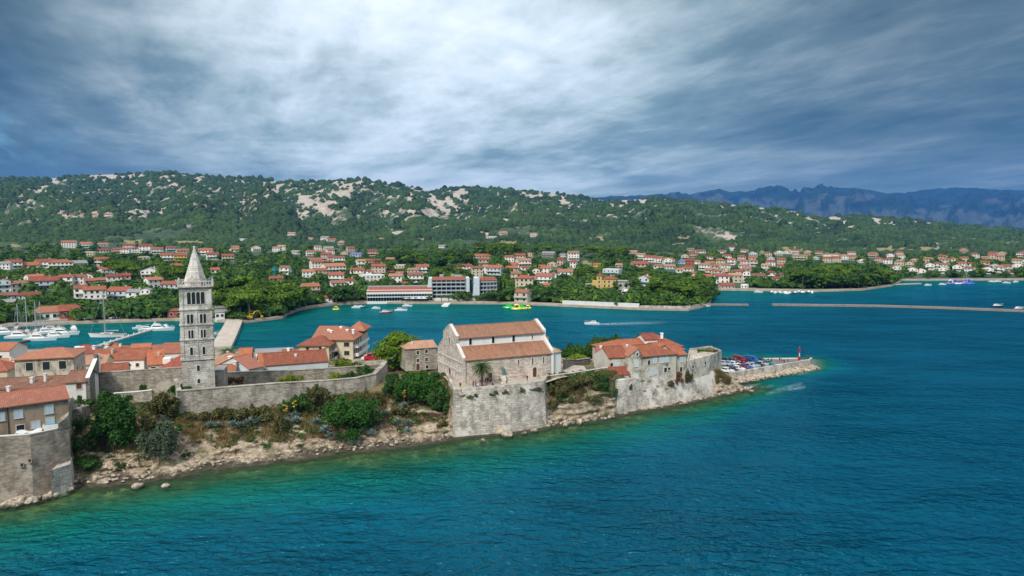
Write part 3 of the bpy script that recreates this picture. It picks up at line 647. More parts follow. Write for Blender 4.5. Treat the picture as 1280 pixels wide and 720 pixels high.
# ------------------------------------------------------------------ building helpers
class Thing:
    def __init__(s, name, loc, label, cat, group=None):
        s.o = Vector(loc); s.root = empty(name, s.o, 0, label, cat, group)
    def part(s, name, mb, mats, parent=None, label=None):
        mb.v = [tuple(Vector(p)-s.o) for p in mb.v]
        ob = mb.build(name, [MAT[x] if isinstance(x, str) else x for x in (mats if isinstance(mats, (list, tuple)) else [mats])], parent or s.root)
        if label: ob['label'] = label
        return ob
def V2(p): return Vector((p[0], p[1]))
def Q(px, D, z=10): return V2(bear(px, D, z))
def offs(a, b, d):                    # corners of a rectangle: front edge a-b, going back d
    n = Vector((-(b-a).y, (b-a).x)).normalized()*d
    return [a, b, b+n, a+n]
def roof_mb(quad, ze, zr, over=.4, th=.16, hip=(0, 0), mono=False, ridge_t=.5):
    A, B, C, D = [V2(p) for p in quad]; u = (B-A).normalized(); w = (D-A).normalized(); dpt = (D-A).length
    sl = (zr-ze)/(dpt*ridge_t); mb = MB(); zo = ze-sl*over
    ol, orr = (over if hip[0] else min(over, .25)), (over if hip[1] else min(over, .25))
    a = A-u*ol-w*over; b = B+u*orr-w*over; c = C+u*orr+w*over; d = D-u*ol+w*over
    if mono: c = C+u*orr; d = D-u*ol
    v3 = lambda p, z: Vector((p.x, p.y, z))
    if mono:
        top = [v3(a, zo), v3(b, zo), v3(c, zr), v3(d, zr)]
        mb.poly([p+Vector((0, 0, th)) for p in top]); mb.poly(top[::-1])
        for i in range(4): mb.poly([top[i], top[(i+1) % 4], top[(i+1) % 4]+Vector((0, 0, th)), top[i]+Vector((0, 0, th))])
        return mb
    r0 = A+w*dpt*ridge_t+u*(hip[0] if hip[0] else -ol); r1 = B+w*dpt*ridge_t-u*(hip[1] if hip[1] else -orr)
    zb = zr-(zr-ze)/(dpt*(1-ridge_t))*(dpt*(1-ridge_t)+over)
    E = [v3(a, zo), v3(b, zo), v3(c, zb), v3(d, zb)]; r = [v3(r0, zr), v3(r1, zr)]; U = Vector((0, 0, th))
    faces = [[E[0], E[1], r[1], r[0]], [E[2], E[3], r[0], r[1]]]
    if hip[0]: faces.append([E[3], E[0], r[0]])
    if hip[1]: faces.append([E[1], E[2], r[1]])
    for f in faces: mb.poly([p+U for p in f]); mb.poly(f[::-1])
    for i in range(4):
        if (i == 1 and not hip[1]) or (i == 3 and not hip[0]):
            R_ = r[1] if i == 1 else r[0]; e0, e1 = E[i], E[(i+1) % 4]
            mb.poly([e0, R_, R_+U, e0+U]); mb.poly([R_, e1, e1+U, R_+U])
        else: mb.poly([E[i], E[(i+1) % 4], E[(i+1) % 4]+U, E[i]+U])
    # ridge cap
    mb.tube([r[0]+U*.9, r[1]+U*.9], .13, 6, 0, True)
    return mb
def wall_mb(quad, z0, ze, zr=None, hip=(0, 0), ridge_t=.5):
    mb = MB(); P = [V2(p) for p in quad]; mb.prism(P, z0, ze, 0, True)
    if zr:
        for i, (e0, e1, h) in enumerate(((P[1], P[2], hip[1]), (P[3], P[0], hip[0]))):
            t = ridge_t if i == 0 else 1-ridge_t
            if not h:
                m = e0+(e1-e0)*t; n = Vector((e1-e0).yx); n = Vector((n.x, -n.y)).normalized()*-.0
                a, b, c = Vector((*e0, ze)), Vector((*e1, ze)), Vector((*m, zr)); q = Vector((*((P[0]+P[1]+P[2]+P[3])/4), ze))
                mb.poly([a, b, c]); inn = (Vector((q.x, q.y, 0))-Vector((m.x, m.y, 0))).normalized()*.3; mb.poly([b+inn, a+inn, c+inn])
    return mb
def win(th, A, B, s, z, w, h, kind='glass', arch=False, frame='stone_trim', parent=None, name=None, lab=None, fw=.12, out=0):
    """window part (frame) with its pane or shutters as a sub-part, on the wall A->B (outward on its right)"""
    u = (B-A).normalized(); n = Vector((u.y, -u.x)); c = A+u*s+n*out
    M = Matrix(((u.x, n.x, 0, c.x), (u.y, n.y, 0, c.y), (0, 0, 1, z), (0, 0, 0, 1)))
    hw, hh = w/2, h/2; f = MB()
    if arch:
        k = 8; pts = [(hw*math.cos(math.pi*i/k), hh-hw+hw*math.sin(math.pi*i/k)) for i in range(k+1)]
        ou = [((hw+fw)*math.cos(math.pi*i/k), hh-hw+(hw+fw)*math.sin(math.pi*i/k)) for i in range(k+1)]
        pts = [(hw, -hh)]+pts+[(-hw, -hh)]; ou = [(hw+fw, -hh)]+ou+[(-hw-fw, -hh)]
        for i in range(len(pts)-1):
            p0, p1, q0, q1 = pts[i], pts[i+1], ou[i], ou[i+1]
            f.poly([M @ Vector((p[0], .09, p[1])) for p in (q0, q1, p1, p0)]); f.poly([M @ Vector(v) for v in ((p0[0], .09, p0[1]), (p1[0], .09, p1[1]), (p1[0], .0, p1[1]), (p0[0], .0, p0[1]))])
            f.poly([M @ Vector(v) for v in ((q1[0], .09, q1[1]), (q0[0], .09, q0[1]), (q0[0], -.02, q0[1]), (q1[0], -.02, q1[1]))])
        f.box(-hw-fw-.05, hw+fw+.05, -.02, .13, -hh-.12, -hh-.003, 0, M); pane = pts
    else:
        f.box(-hw-fw, -hw, -.02, .09, -hh, hh, 0, M); f.box(hw, hw+fw, -.02, .09, -hh, hh, 0, M)
        f.box(-hw-fw, hw+fw, -.02, .1, hh, hh+fw, 0, M); f.box(-hw-fw-.04, hw+fw+.04, -.02, .15, -hh-fw, -hh, 0, M)
        pane = [(hw, -hh), (hw, hh), (-hw, hh), (-hw, -hh)]
    fo = th.part(name or ('door' if kind == 'door' else 'window'), f, frame, parent, lab)
    p = MB()
    if kind == 'shutter':
        for x0, x1 in ((-hw+.01, -.012), (.012, hw-.01)):
            p.box(x0, x1, .012, .055, -hh+.02, hh-.02, 0, M)
            k = max(3, int(h/.16))
            for i in range(k): zz = -hh+.08+(h-.16)*(i+.5)/k; p.box(x0+.06, x1-.06, .056, .072, zz-.03, zz+.025, 0, M)
        th.part('shutters', p, 'shutter', fo)
    else:
        p.poly([M @ Vector((x, .014, y)) for x, y in pane])
        if kind == 'glass' and w > .5:
            th.part('pane', p, 'dark_glass', fo)
        else: th.part('door_leaf' if kind == 'door' else 'pane', p, 'shutter_brown' if kind in ('door', 'brown') else 'dark_glass', fo)
    return fo
def chimney(th, p, z, parent, w=.6, h=1.3, mat='plaster_white', name='chimney'):
    b = MB(); x, y = p[0], p[1]; b.box(x-w/2, x+w/2, y-w/2, y+w/2, z-.6, z+h); b.box(x-w*.65, x+w*.65, y-w*.65, y+w*.65, z+h+.002, z+h+.16)
    return th.part(name, b, mat, parent)
def house(name, label, quad, z0, ze, zr, wall='plaster_white', roof='tile_orange', hip=(0, 0), over=.4, wins=(), chim=(), mono=False, group=None, cat='house', ridge_t=.5):
    P = [V2(p) for p in quad]; c = (P[0]+P[1]+P[2]+P[3])/4
    th = Thing(name, (c.x, c.y, z0), label, cat, group)
    wl = wall_mb(P, z0, ze, None if mono else zr, hip, ridge_t)
    if mono:
        wl.prism([P[2], P[3], P[3]+(P[0]-P[3])*.02, P[2]+(P[1]-P[2])*.02], ze, zr-.02)
    th.wall = th.part('wall', wl, wall)
    th.roof = th.part('roof', roof_mb(P, ze+.003, zr, over, .16, hip, mono, ridge_t), roof)
    E = {'F': (P[0], P[1]), 'R': (P[1], P[2]), 'K': (P[2], P[3]), 'L': (P[3], P[0])}
    for w in wins:
        f, s, z, ww, hh, kind = w[:6]; a, b = E[f]; win(th, a, b, s*(b-a).length, z, ww, hh, kind, *w[6:])
    for (fx, fy, *r) in chim:
        p = P[0]+(P[1]-P[0])*fx+(P[3]-P[0])*fy; tt = fy/ridge_t if fy < ridge_t else (1-fy)/(1-ridge_t)
        chimney(th, p, ze+(zr-ze)*tt, th.roof, *r)
    return th
def masonry_wall(name, label, path, ztop, zbot, mat, thick=.8, cat='wall', coping=None, batter=0):
    """one stone wall along a plan path; front (camera) side on the path, coping as a part"""
    P = [V2(p) for p in path]; n = len(P); th = Thing(name, (*P[0], zbot[0] if hasattr(zbot, '__len__') else zbot), label, cat)
    zt = list(ztop) if hasattr(ztop, '__len__') else [ztop]*n; zb = list(zbot) if hasattr(zbot, '__len__') else [zbot]*n
    nr = []
    for i in range(n):
        d = (P[min(i+1, n-1)]-P[max(i-1, 0)]).normalized(); nr.append(Vector((-d.y, d.x)))
    def ring(zs, o, ot=None): return [Vector((*(P[i]+nr[i]*o), zs[i])) for i in range(n)]
    b = MB(); lo = ring(zb, -batter); hi = ring(zt, 0); bk = ring(zt, thick); bl = ring(zb, thick)
    for i in range(n-1):
        b.poly([lo[i], lo[i+1], hi[i+1], hi[i]]); b.poly([hi[i], hi[i+1], bk[i+1], bk[i]]); b.poly([bk[i], bk[i+1], bl[i+1], bl[i]])
    b.poly([lo[0], hi[0], bk[0], bl[0]]); b.poly([lo[-1], bl[-1], bk[-1], hi[-1]])
    th.part('masonry', b, mat)
    if coping:
        c = MB(); U = Vector((0, 0, .14)); e = Vector((0, 0, .004)); h2 = ring(zt, -.1); k2 = ring(zt, thick+.1)
        for i in range(n-1):
            q = [h2[i]+e, h2[i+1]+e, k2[i+1]+e, k2[i]+e]; c.poly([p+U for p in q])
            c.poly([q[0], q[1], q[1]+U, q[0]+U]); c.poly([q[2], q[3], q[3]+U, q[2]+U])
        c.poly([h2[0]+e, h2[0]+U, k2[0]+U, k2[0]+e]); c.poly([h2[-1]+e, k2[-1]+e, k2[-1]+U, h2[-1]+U])
        th.part('coping', c, coping)
    return th
def frac(a, b, t): return a+(b-a)*t

# ------------------------------------------------------------------ cathedral tower
def bell_tower():
    c = Q(249, 147.5, 11); n = Vector((.41, -.91)).normalized(); u = Vector((-n.y, n.x)); z0 = 9.6
    th = Thing('bell_tower', (*c, z0), 'tall square grey stone bell tower with pyramid spire standing over the old town', 'tower')
    def sq(h): return [c+n*h-u*h, c+n*h+u*h, c-n*h+u*h, c-n*h-u*h]
    hw = 3.0; lv = [z0, 17.3, 21.6, 24.7, 28.0, 32.6]
    b = MB()
    for i in range(5): b.prism(sq(hw+.16-.035*i), lv[i], lv[i+1], 0, True)
    shaft = th.part('shaft', b, 'stone_tower')
    # corner pilasters and blind arcading
    b = MB()
    for i in range(1, 5):
        h = hw+.16-.035*i
        for f in range(4):
            q = sq(h); a, d = q[f], q[(f+1) % 4]; uu = (d-a).normalized(); nn = Vector((uu.y, -uu.x))
            for s, w in ((.28, .56), (2*h-.28, .56))+(((h, .34),) if i in (1, 2, 3) else ()):
                p = a+uu*s; b.prism([p-uu*w/2+nn*.13, p+uu*w/2+nn*.13, p+uu*w/2-nn*.02, p-uu*w/2-nn*.02], lv[i]+.02, lv[i+1]-.32)
            k = 14
            for j in range(k):
                s = .2+(2*h-.4)*(j+.5)/k; p = a+uu*s; b.prism([p-uu*.11+nn*.12, p+uu*.11+nn*.12, p+uu*.11-nn*.02, p-uu*.11-nn*.02], lv[i+1]-.62, lv[i+1]-.3, 0, True, True)
    th.part('pilasters', b, 'stone_tower')
    for i in range(1, 6):
        b = MB(); b.prism(sq(hw+.28-.02*i), lv[i]-.30, lv[i]-.12, 0, True, True); b.prism(sq(hw+.42-.02*i), lv[i]-.118, lv[i]+.1, 0, True, True)
        if i == 5: b.prism(sq(hw+.5), lv[i]+.102, lv[i]+.3, 0, True, True)
        th.part('cornice', b, 'stone_tower')
    # openings on the two outward faces; flat dark panes stand in for their inner shade
    def opening(f, off, z, w, h, lights):
        q = sq(hw+.16-.035*max(i for i in range(5) if lv[i] < z)); a, d = q[f], q[(f+1) % 4]; L = (d-a).length
        if lights == 1: win(th, a, d, L/2+off, z, w, h, 'dark', True, 'stone_trim', fw=.13); return
        tw = w*lights+.16*(lights-1)
        for k in range(lights):
            s = L/2+off-tw/2+w/2+k*(w+.16); win(th, a, d, s, z, w, h, 'dark', True, 'stone_trim', fw=.09)
        uu = (d-a).normalized(); nn = Vector((uu.y, -uu.x))
        for k in range(1, lights):
            p = a+uu*(L/2+off-tw/2+k*(w+.16)-.08)+nn*.14; cm = MB(); cm.tube([(p.x, p.y, z-h/2), (p.x, p.y, z+h/2-w/2)], .085, 6); th.part('colonnette', cm, 'stone_trim')
    for f in (0, 1, 3):
        opening(f, 0, 30.4, .72, 2.6, 4)
        for o in (-1.25, 1.25): opening(f, o, 26.0, .52, 2.0, 3 if f == 9 else 2)
        for o in (-1.2, 1.2): opening(f, o, 22.75, .40, 1.75, 2)
        for o in (-1.2, 1.2): opening(f, o, 19.1, .55, 1.7, 1)
        opening(f, 0, 15.4, .55, 1.25, 1); opening(f, 0, 12.6, .5, .95, 1)
    # balustrade
    b = MB(); zt = lv[5]+.3
    q = sq(hw+.34)
    for f in range(4):
        a, d = q[f], q[(f+1) % 4]; uu = (d-a).normalized(); nn = Vector((uu.y, -uu.x)); L = (d-a).length
        b.prism([a+nn*.09, d+nn*.09, d-nn*.09, a-nn*.09], zt+.95, zt+1.12, 0, True, True)
        for k in range(13): p = a+uu*L*(k+.5)/13; b.prism([p-uu*.07+nn*.07, p+uu*.07+nn*.07, p+uu*.07-nn*.07, p-uu*.07-nn*.07], zt+.004, zt+.948)
        b.prism([a-uu*.16+nn*.16, a+uu*.16+nn*.16, a+uu*.16-nn*.16, a-uu*.16-nn*.16], zt+.004, zt+1.5)
    th.part('balustrade', b, 'stone_trim')
    b = MB(); k = 8; r0, r1 = 2.45, .12
    ang = math.atan2(n.y, n.x)+math.pi/8
    ring = lambda r, z: [Vector((c.x+r*math.cos(ang+2*math.pi*i/k), c.y+r*math.sin(ang+2*math.pi*i/k), z)) for i in range(k)]
    b.loft([ring(2.3, zt), ring(2.3, zt+.7), ring(2.45, zt+.72), ring(2.45, zt+.9)]); b.loft([ring(2.42, zt+.9), ring(.17, 40.9)]); b.loft([ring(.17, 40.9), ring(.28, 41.0), ring(.2, 41.25), ring(.02, 41.4)])
    sp = th.part('spire', b, 'stone_tower')
    b = MB(); b.tube([(c.x, c.y, 41.3), (c.x, c.y, 42.4)], .05, 5); b.tube([(c.x-.3, c.y, 42.0), (c.x+.3, c.y, 42.0)], .045, 5); th.part('cross', b, 'black', sp)
    return th
bell_tower()

# ------------------------------------------------------------------ church on the bastion
def church():
    A = Q(580, 155, 10); B = Q(690.5, 165, 10); u = (B-A).normalized(); w = Vector((-u.y, u.x)); L = (B-A).length; z0 = 9.5
    th = Thing('basilica', (*A, z0), 'long pale stone basilica with stepped orange tile roofs above the bastion', 'church')
    P = lambda s, t: A+u*s+w*t
    ze, zt, zc, zr = 15.3, 17.5, 19.7, 21.8; wa, wn, wd = 4.2, 12.8, 17.
    b = MB(); b.prism([P(0, 0), P(L, 0), P(L, wd), P(0, wd)], z0, ze, 0)
    wall = th.part('wall', b, 'stone_church')
    b = MB(); b.prism([P(.25, wa), P(L-.25, wa), P(L-.25, wn), P(.25, wn)], ze+.002, zc, 0); th.part('clerestory', b, 'plaster_bright')
    # west and east gable walls
    for nm, s0, s1 in (('west_gable', -.25, .35), ('east_gable', L-.35, L+.25)):
        prof = [(0-.1, z0-.0), (0-.1, ze+.25), (wa-.2, zt+.75), (wa-.2, zc+.35), ((wa+wn)/2, zr+.55), (wn+.2, zc+.35), (wn+.2, zt+.75), (wd+.1, ze+.25), (wd+.1, z0)]
        b = MB(); f = [Vector((*P(s0, t), z)) for t, z in prof]; k = [Vector((*P(s1, t), z)) for t, z in prof]
        b.poly(f[::-1]); b.poly(k)
        for i in range(len(f)-1): b.poly([f[i], f[i+1], k[i+1], k[i]])
        g = th.part('gable_wall', b, 'stone_church' if s0 < 1 else 'plaster_bright')
        c = MB()
        for i in range(1, 7):
            (t0, za), (t1, zb) = prof[i], prof[i+1]
            if abs(t0-t1) < .05: continue
            q = [Vector((*P(s0-.1, t0), za+.004)), Vector((*P(s1+.1, t0), za+.004)), Vector((*P(s1+.1, t1), zb+.004)), Vector((*P(s0-.1, t1), zb+.004))]; U = Vector((0, 0, .2))
            c.poly([p+U for p in q]); c.poly(q[::-1])
            for j in range(4): c.poly([q[j], q[(j+1) % 4], q[(j+1) % 4]+U, q[j]+U])
        th.part('coping', c, 'stone_trim', g)
        if s0 < 1:
            # arcaded west front: shallow round arches and bands
            d = MB(); o = P(-.25, wd+.1); e = P(-.25, -.1)
            for row, zz in enumerate((11.2, 13.4)):
                for j in range(9):
                    s = 1.2+j*1.85; p = o+(e-o).normalized()*s; nn = -u
                    for k2 in range(7):
                        a0, a1 = math.pi*k2/7, math.pi*(k2+1)/7; r = .7; up = (e-o).normalized()
                        q = [p+up*(r*math.cos(a0)), p+up*(r*math.cos(a1))]; zq = [zz+r*math.sin(a0), zz+r*math.sin(a1)]
                        d.poly([Vector((*(q[0]+nn*.05), zq[0])), Vector((*(q[1]+nn*.05), zq[1])), Vector((*(q[1]+nn*.05), zq[1]+.16)), Vector((*(q[0]+nn*.05), zq[0]+.16))])
                    for sx in (-.7, .7):
                        m = p+(e-o).normalized()*sx; d.prism([m+nn*.1-w*.07, m+nn*.1+w*.07, m-nn*.01+w*.07, m-nn*.01-w*.07], zz-1.1, zz)
                a, bb = o-u*.08, e-u*.08; d.prism([o, e, e-u*.14, o-u*.14], zz+.95, zz+1.1, 0, True, True)
            th.part('blind_arcade', d, 'stone_trim', g)
            win(th, o, e, (wd+.2)*.5, 10.9, 1.3, 2.6, 'door', False, 'stone_trim', g)
            win(th, o, e, (wd+.2)*.40, 18.2, .5, 1.7, 'dark', True, 'stone_trim', g); win(th, o, e, (wd+.2)*.5, 18.5, .75, 1.7, 'dark', True, 'stone_trim', g); win(th, o, e, (wd+.2)*.60, 18.2, .5, 1.7, 'dark', True, 'stone_trim', g)
            c = MB(); m = P(0, (wa+wn)/2); c.tube([(m.x, m.y, zr+.7), (m.x, m.y, zr+2.2)], .06, 5); c.tube([(m.x-.35, m.y, zr+1.7), (m.x+.35, m.y, zr+1.7)], .05, 5); th.part('cross', c, 'black', g)
    # roofs
    r = MB(); R0 = roof_mb([P(.36, wa), P(L-.36, wa), P(L-.36, wn), P(.36, wn)], zc+.003, zr, .45, .16); th.part('nave_roof', R0, 'tile_church')
    th.part('aisle_roof', roof_mb([P(.36, 0), P(L-.36, 0), P(L-.36, wa), P(.36, wa)], ze+.003, zt, .35, .16, mono=True), 'tile_church')
    th.part('aisle_roof', roof_mb([P(L-.36, wd), P(.36, wd), P(.36, wn), P(L-.36, wn)], ze+.003, zt, .35, .16, mono=True), 'tile_church')
    # openings of the long side
    for px in (588.5, 623, 655): s = (Q(px, 160, 18)-P(0, wa)).dot(u); win(th, P(.25, wa), P(L-.25, wa), s-.25, 18.65, .72, 1.55, 'glass', True, 'plaster_bright')
    s = (Q(671.3, 165, 18)-P(0, wa)).dot(u); win(th, P(.25, wa), P(L-.25, wa), s-.25, 18.75, .35, .95, 'dark', True, 'plaster_bright')
    for px, h in ((646.6, 1.2), (668.5, 1.7), (686, 1.6)): s = (Q(px, 161.5, 14)-A).dot(u); win(th, A, B, s, 13.6, .3, h, 'dark', True, 'stone_trim')
    s = (Q(668, 163, 11)-A).dot(u); win(th, A, B, s, 10.75, 1.05, 2.5, 'door', True, 'stone_trim')
    s = (Q(612.5, 158, 11)-A).dot(u); win(th, A, B, s, 10.6, 1.0, 2.2, 'door', False, 'stone_trim')
    for s in (.5, L-.55):
        d = MB(); p = A+u*s-w*.09; d.tube([(p.x, p.y, z0+.1), (p.x, p.y, ze-.1)], .07, 6); th.part('downpipe', d, 'alu')
    # apse block with yellowish roof
    pl = [P(L+.26, .8), P(L+3.3, 1.6), P(L+4.3, 5), P(L+4.3, 11), P(L+3.3, 14.5), P(L+.26, 16)]
    b = MB(); b.prism(pl, z0-.2, 14.9, 0); ap = th.part('apse', b, 'plaster_bright')
    b = MB(); ov = [p+(p-P(L, 8.5)).normalized()*.35 for p in pl]; hi = P(L+.3, 8.5)
    tp = [Vector((*P(L+.3, 4.2), 16.7)), Vector((*P(L+.3, 12.5), 16.7))]
    e = [Vector((*p, 14.95)) for p in ov]
    b.poly([e[0], e[1], tp[0]]); b.poly([e[1], e[2], tp[0]]); b.poly([e[2], e[3], tp[1], tp[0]]); b.poly([e[3], e[4], tp[1]]); b.poly([e[4], e[5], tp[1]]); b.poly(e[::-1])
    th.part('apse_roof', b, 'tile_yellow', ap)
    b = MB(); pl2 = [P(L+.26, 5.2), P(L+2., 5.7), P(L+2.6, 8.5), P(L+2, 11.3), P(L+.26, 11.8)]; b.prism(pl2, 16, 18, 0, False); k = th.part('choir', b, 'plaster_bright')
    b = MB(); e = [Vector((*(p+(p-P(L, 8.5)).normalized()*.25), 18.003)) for p in pl2]; t = Vector((*P(L+.3, 8.5), 19.0))
    for i in range(4): b.poly([e[i], e[i+1], t])
    b.poly(e[::-1]); th.part('choir_roof', b, 'tile_yellow', k)
church()

# ------------------------------------------------------------------ bastion and the walls along the shore
def bastion():
    D0, D1 = near_D(566)[0], near_D(682)[0]
    lo = [Q(566, D0+.6, 0), Q(600, near_D(600)[0]+.6, 0), Q(642, near_D(642)[0]+.6, 0), Q(683.5, D1+.6, 0)]
    hi = [Q(567.5, D0+2.6, 10), Q(600, near_D(600)[0]+2.6, 10), Q(642, near_D(642)[0]+2.6, 10), Q(680, D1+2.4, 10)]
    bk_l = Q(557.5, D0+20, 10); bk_r = Q(686, D1+10, 10); th = Thing('bastion_wall', (*lo[1], -.4), 'tall pale sloping bastion wall rising from the sea below the basilica', 'wall')
    b = MB(); zt = [10.15, 10.2, 10.25, 10.3]
    L = [Vector((*p, -.5)) for p in lo]; Hh = [Vector((*p, z)) for p, z in zip(hi, zt)]
    for i in range(3): b.poly([L[i], L[i+1], Hh[i+1], Hh[i]])
    b.poly([Vector((*Q(557, D0+20, 0), 3)), L[0], Hh[0], Vector((*bk_l, 10.2))]); b.poly([L[3], Vector((*Q(688, D1+10, 0), 3)), Vector((*bk_r, 10.2)), Hh[3]])
    # parapet thickness
    cen = Q(625, 165, 10)
    ch = [Vector((*bk_l, 10.2))]+Hh+[Vector((*bk_r, 10.2))]; inn = []
    for p in ch: d = (cen-V2(p)).normalized()*.7; inn.append(Vector((p.x+d.x, p.y+d.y, p.z)))
    for i in range(5): b.poly([ch[i], ch[i+1], inn[i+1], inn[i]]); b.poly([inn[i], inn[i+1], inn[i+1]-Vector((0, 0, 1.0)), inn[i]-Vector((0, 0, 1.0))])
    th.part('masonry', b, 'stone_white')
    c = MB(); U = Vector((0, 0, .12)); e = Vector((0, 0, .004))
    for i in range(5):
        q = [ch[i]+e, ch[i+1]+e, inn[i+1]+e, inn[i]+e]; c.poly([p+U for p in q])
        for j in range(4): c.poly([q[j], q[(j+1) % 4], q[(j+1) % 4]+U, q[j]+U])
    th.part('coping', c, 'stone_white')
    # paved terrace
    t = MB(); t.poly([Vector((*p, 9.66)) for p in (Q(561, D0+13, 10), Q(568.5, D0+3.4, 10), Q(600, near_D(600)[0]+3.4, 10), Q(642, near_D(642)[0]+3.4, 10), Q(680, D1+3.2, 10), Q(700, D1+9, 10), Q(735, D1+16, 10), Q(730, D1+24, 10), Q(640, 186, 10), Q(545, 186, 10), Q(548, D0+25, 10))])
    tag(t.build('terrace_pavement', MAT['paving']), kind='structure')
bastion()
wl = lambda px, D, z=8: Q(px, D, z)
# left sea bastion
def sea_bastion():
    f = lambda px, o: Q(px, near_D(px)[0]+o, 5)
    th = Thing('sea_bastion', (*f(40, 1), -.5), 'stained tan bastion wall at the left edge rising from the sea', 'wall')
    b = MB(); pts = [-200, -100, 0, 40, 74, 88]; lo = [Vector((*f(p, .9), -.6)) for p in pts]; z = [10.7, 10.7, 10.7, 10.55, 10.5, 10.5]; hi = [Vector((*f(p, 2.4), zz)) for p, zz in zip(pts, z)]
    for i in range(5): b.poly([lo[i], lo[i+1], hi[i+1], hi[i]])
    br = [Vector((*Q(91, 140, 5), 3)), Vector((*Q(90, 140, 10), 10.5))]; b.poly([lo[-1], br[0], br[1], hi[-1]])
    inn = [p+Vector((0, .6, 0)) for p in hi]
    for i in range(5): b.poly([hi[i], hi[i+1], inn[i+1], inn[i]]); b.poly([inn[i], inn[i+1], inn[i+1]-Vector((0, 0, 1)), inn[i]-Vector((0, 0, 1))])
    th.part('masonry', b, 'stone_tan')
    c = MB(); U = Vector((0, 0, .16)); e = Vector((0, 0, .004))
    for i in range(4):
        q = [hi[i]+e+Vector((0, -.08, 0)), hi[i+1]+e+Vector((0, -.08, 0)), inn[i+1]+e, inn[i]+e]; c.poly([p+U for p in q])
        for j in range(4): c.poly([q[j], q[(j+1) % 4], q[(j+1) % 4]+U, q[j]+U])
    th.part('coping', c, 'stone_trim')
    # stepped end pier
    p = [f(75, 2.3), f(88, 2.3), Q(91, 128, 8), Q(79, 128, 8)]; b = MB(); b.prism(p, [10.3, 10.3, 10.3, 10.3], [11.4, 12.5, 13.0, 12.4], 0); th.part('end_pier', b, 'stone_tan')
    b = MB(); q = [f(62, -.6), f(89.5, -.5), f(92, 4), f(88, 4), f(70, 3)]; b.prism(q, -.8, 4.6, 0, True, False, .55); th.part('buttress', b, 'stone_white')
    for px, zz in ((28, 5.9), (38, 6.5)):
        a, d = f(px-6, 1.65), f(px+6, 1.65); win(th, a, d, (d-a).length/2, zz, .3, .5, 'dark', False, 'plaster_tan', out=.1)
sea_bastion()
masonry_wall('town_wall', 'long low grey stone wall on the clifftop in front of the bell tower', [Q(222, 138, 9), Q(232, 139, 9), Q(290, 143, 9), Q(340, 147, 9), Q(400, 152, 9), Q(445, 156, 9), Q(470, 160, 9), Q(479, 166, 9), Q(484, 172, 9)],
             [11.9, 11.7, 11.6, 11.4, 10.9, 10.7, 10.9, 11.4, 11.6], [3.5, 4.0, 4.4, 4.4, 4.8, 5, 5.4, 6, 7], 'stone_grey', 1.0, coping='stone_grey', batter=.5)
masonry_wall('town_wall', 'grey stone wall end return facing the cliff thicket left of the tower', [Q(217.5, 150, 9), Q(222, 138.1, 9)], [12.0, 11.9], [5, 4], 'stone_grey', .9)
masonry_wall('garden_wall', 'tall grey stone wall between the white party wall and the bell tower', [Q(122, 150, 10), Q(160, 151.5, 10), Q(200, 153, 10), Q(229, 153.5, 10)], [13.2, 13.3, 13.5, 13.7], 7, 'stone_grey', .7, coping='stone_grey')
masonry_wall('garden_wall', 'low grey stone wall with pale top above the green thicket', [Q(142, 143, 9), Q(170, 144, 9), Q(190, 144, 9)], [10.2, 10.3, 10.7], 6.5, 'stone_grey', .6, coping='stone_trim')
masonry_wall('garden_wall', 'inner grey stone wall in front of the long white hall', [Q(283, 160, 9), Q(330, 164, 9), Q(376, 168, 9), Q(430, 173, 9), Q(470, 177, 9), Q(509, 180, 9)], [11.2, 10.7, 10.2, 9.9, 9.7, 9.8], [7, 7, 7, 7, 7, 7.5], 'stone_grey', .7, coping='stone_grey')
masonry_wall('retaining_wall', 'rubble retaining wall below the white gable near the left bastion', [Q(88, 133, 8), Q(103, 134, 8), Q(113, 136, 8)], [9.3, 9.6, 9.6], 3.0, 'stone_dark', .8)
masonry_wall('retaining_wall', 'low stone wall along the clifftop between basilica and red roofed convent', [Q(683, 160.5, 9), Q(705, 164, 9), Q(730, 168, 9), Q(762, 172, 9)], [10.2, 10.0, 9.9, 10.1], 7.6, 'stone_white', .6, coping='stone_white')
masonry_wall('ramp_wall', 'sloping grey garden wall climbing beside the basilica apse', [Q(706, 172, 9), Q(722, 180, 9), Q(738, 186, 9)], [12.2, 10.6, 9.9], 8.6, 'stone_dark', .5, coping='stone_grey')
def annex():
    a = [Q(268, 148, 10), Q(280.5, 148.5, 10)]; q = offs(a[0], a[1], 5); th = Thing('stone_annex', (*q[0], 8), 'small roofless grey stone annex at the right foot of the bell tower', 'annex')
    b = MB(); b.prism(q, 8, 14.2); th.part('wall', b, 'stone_grey'); c = MB(); c.prism([q[0]+Vector((-.1, -.1)), q[1]+Vector((.1, -.1)), q[2], q[3]], 14.203, 14.35, 0, True, True); th.part('coping', c, 'stone_trim')
annex()

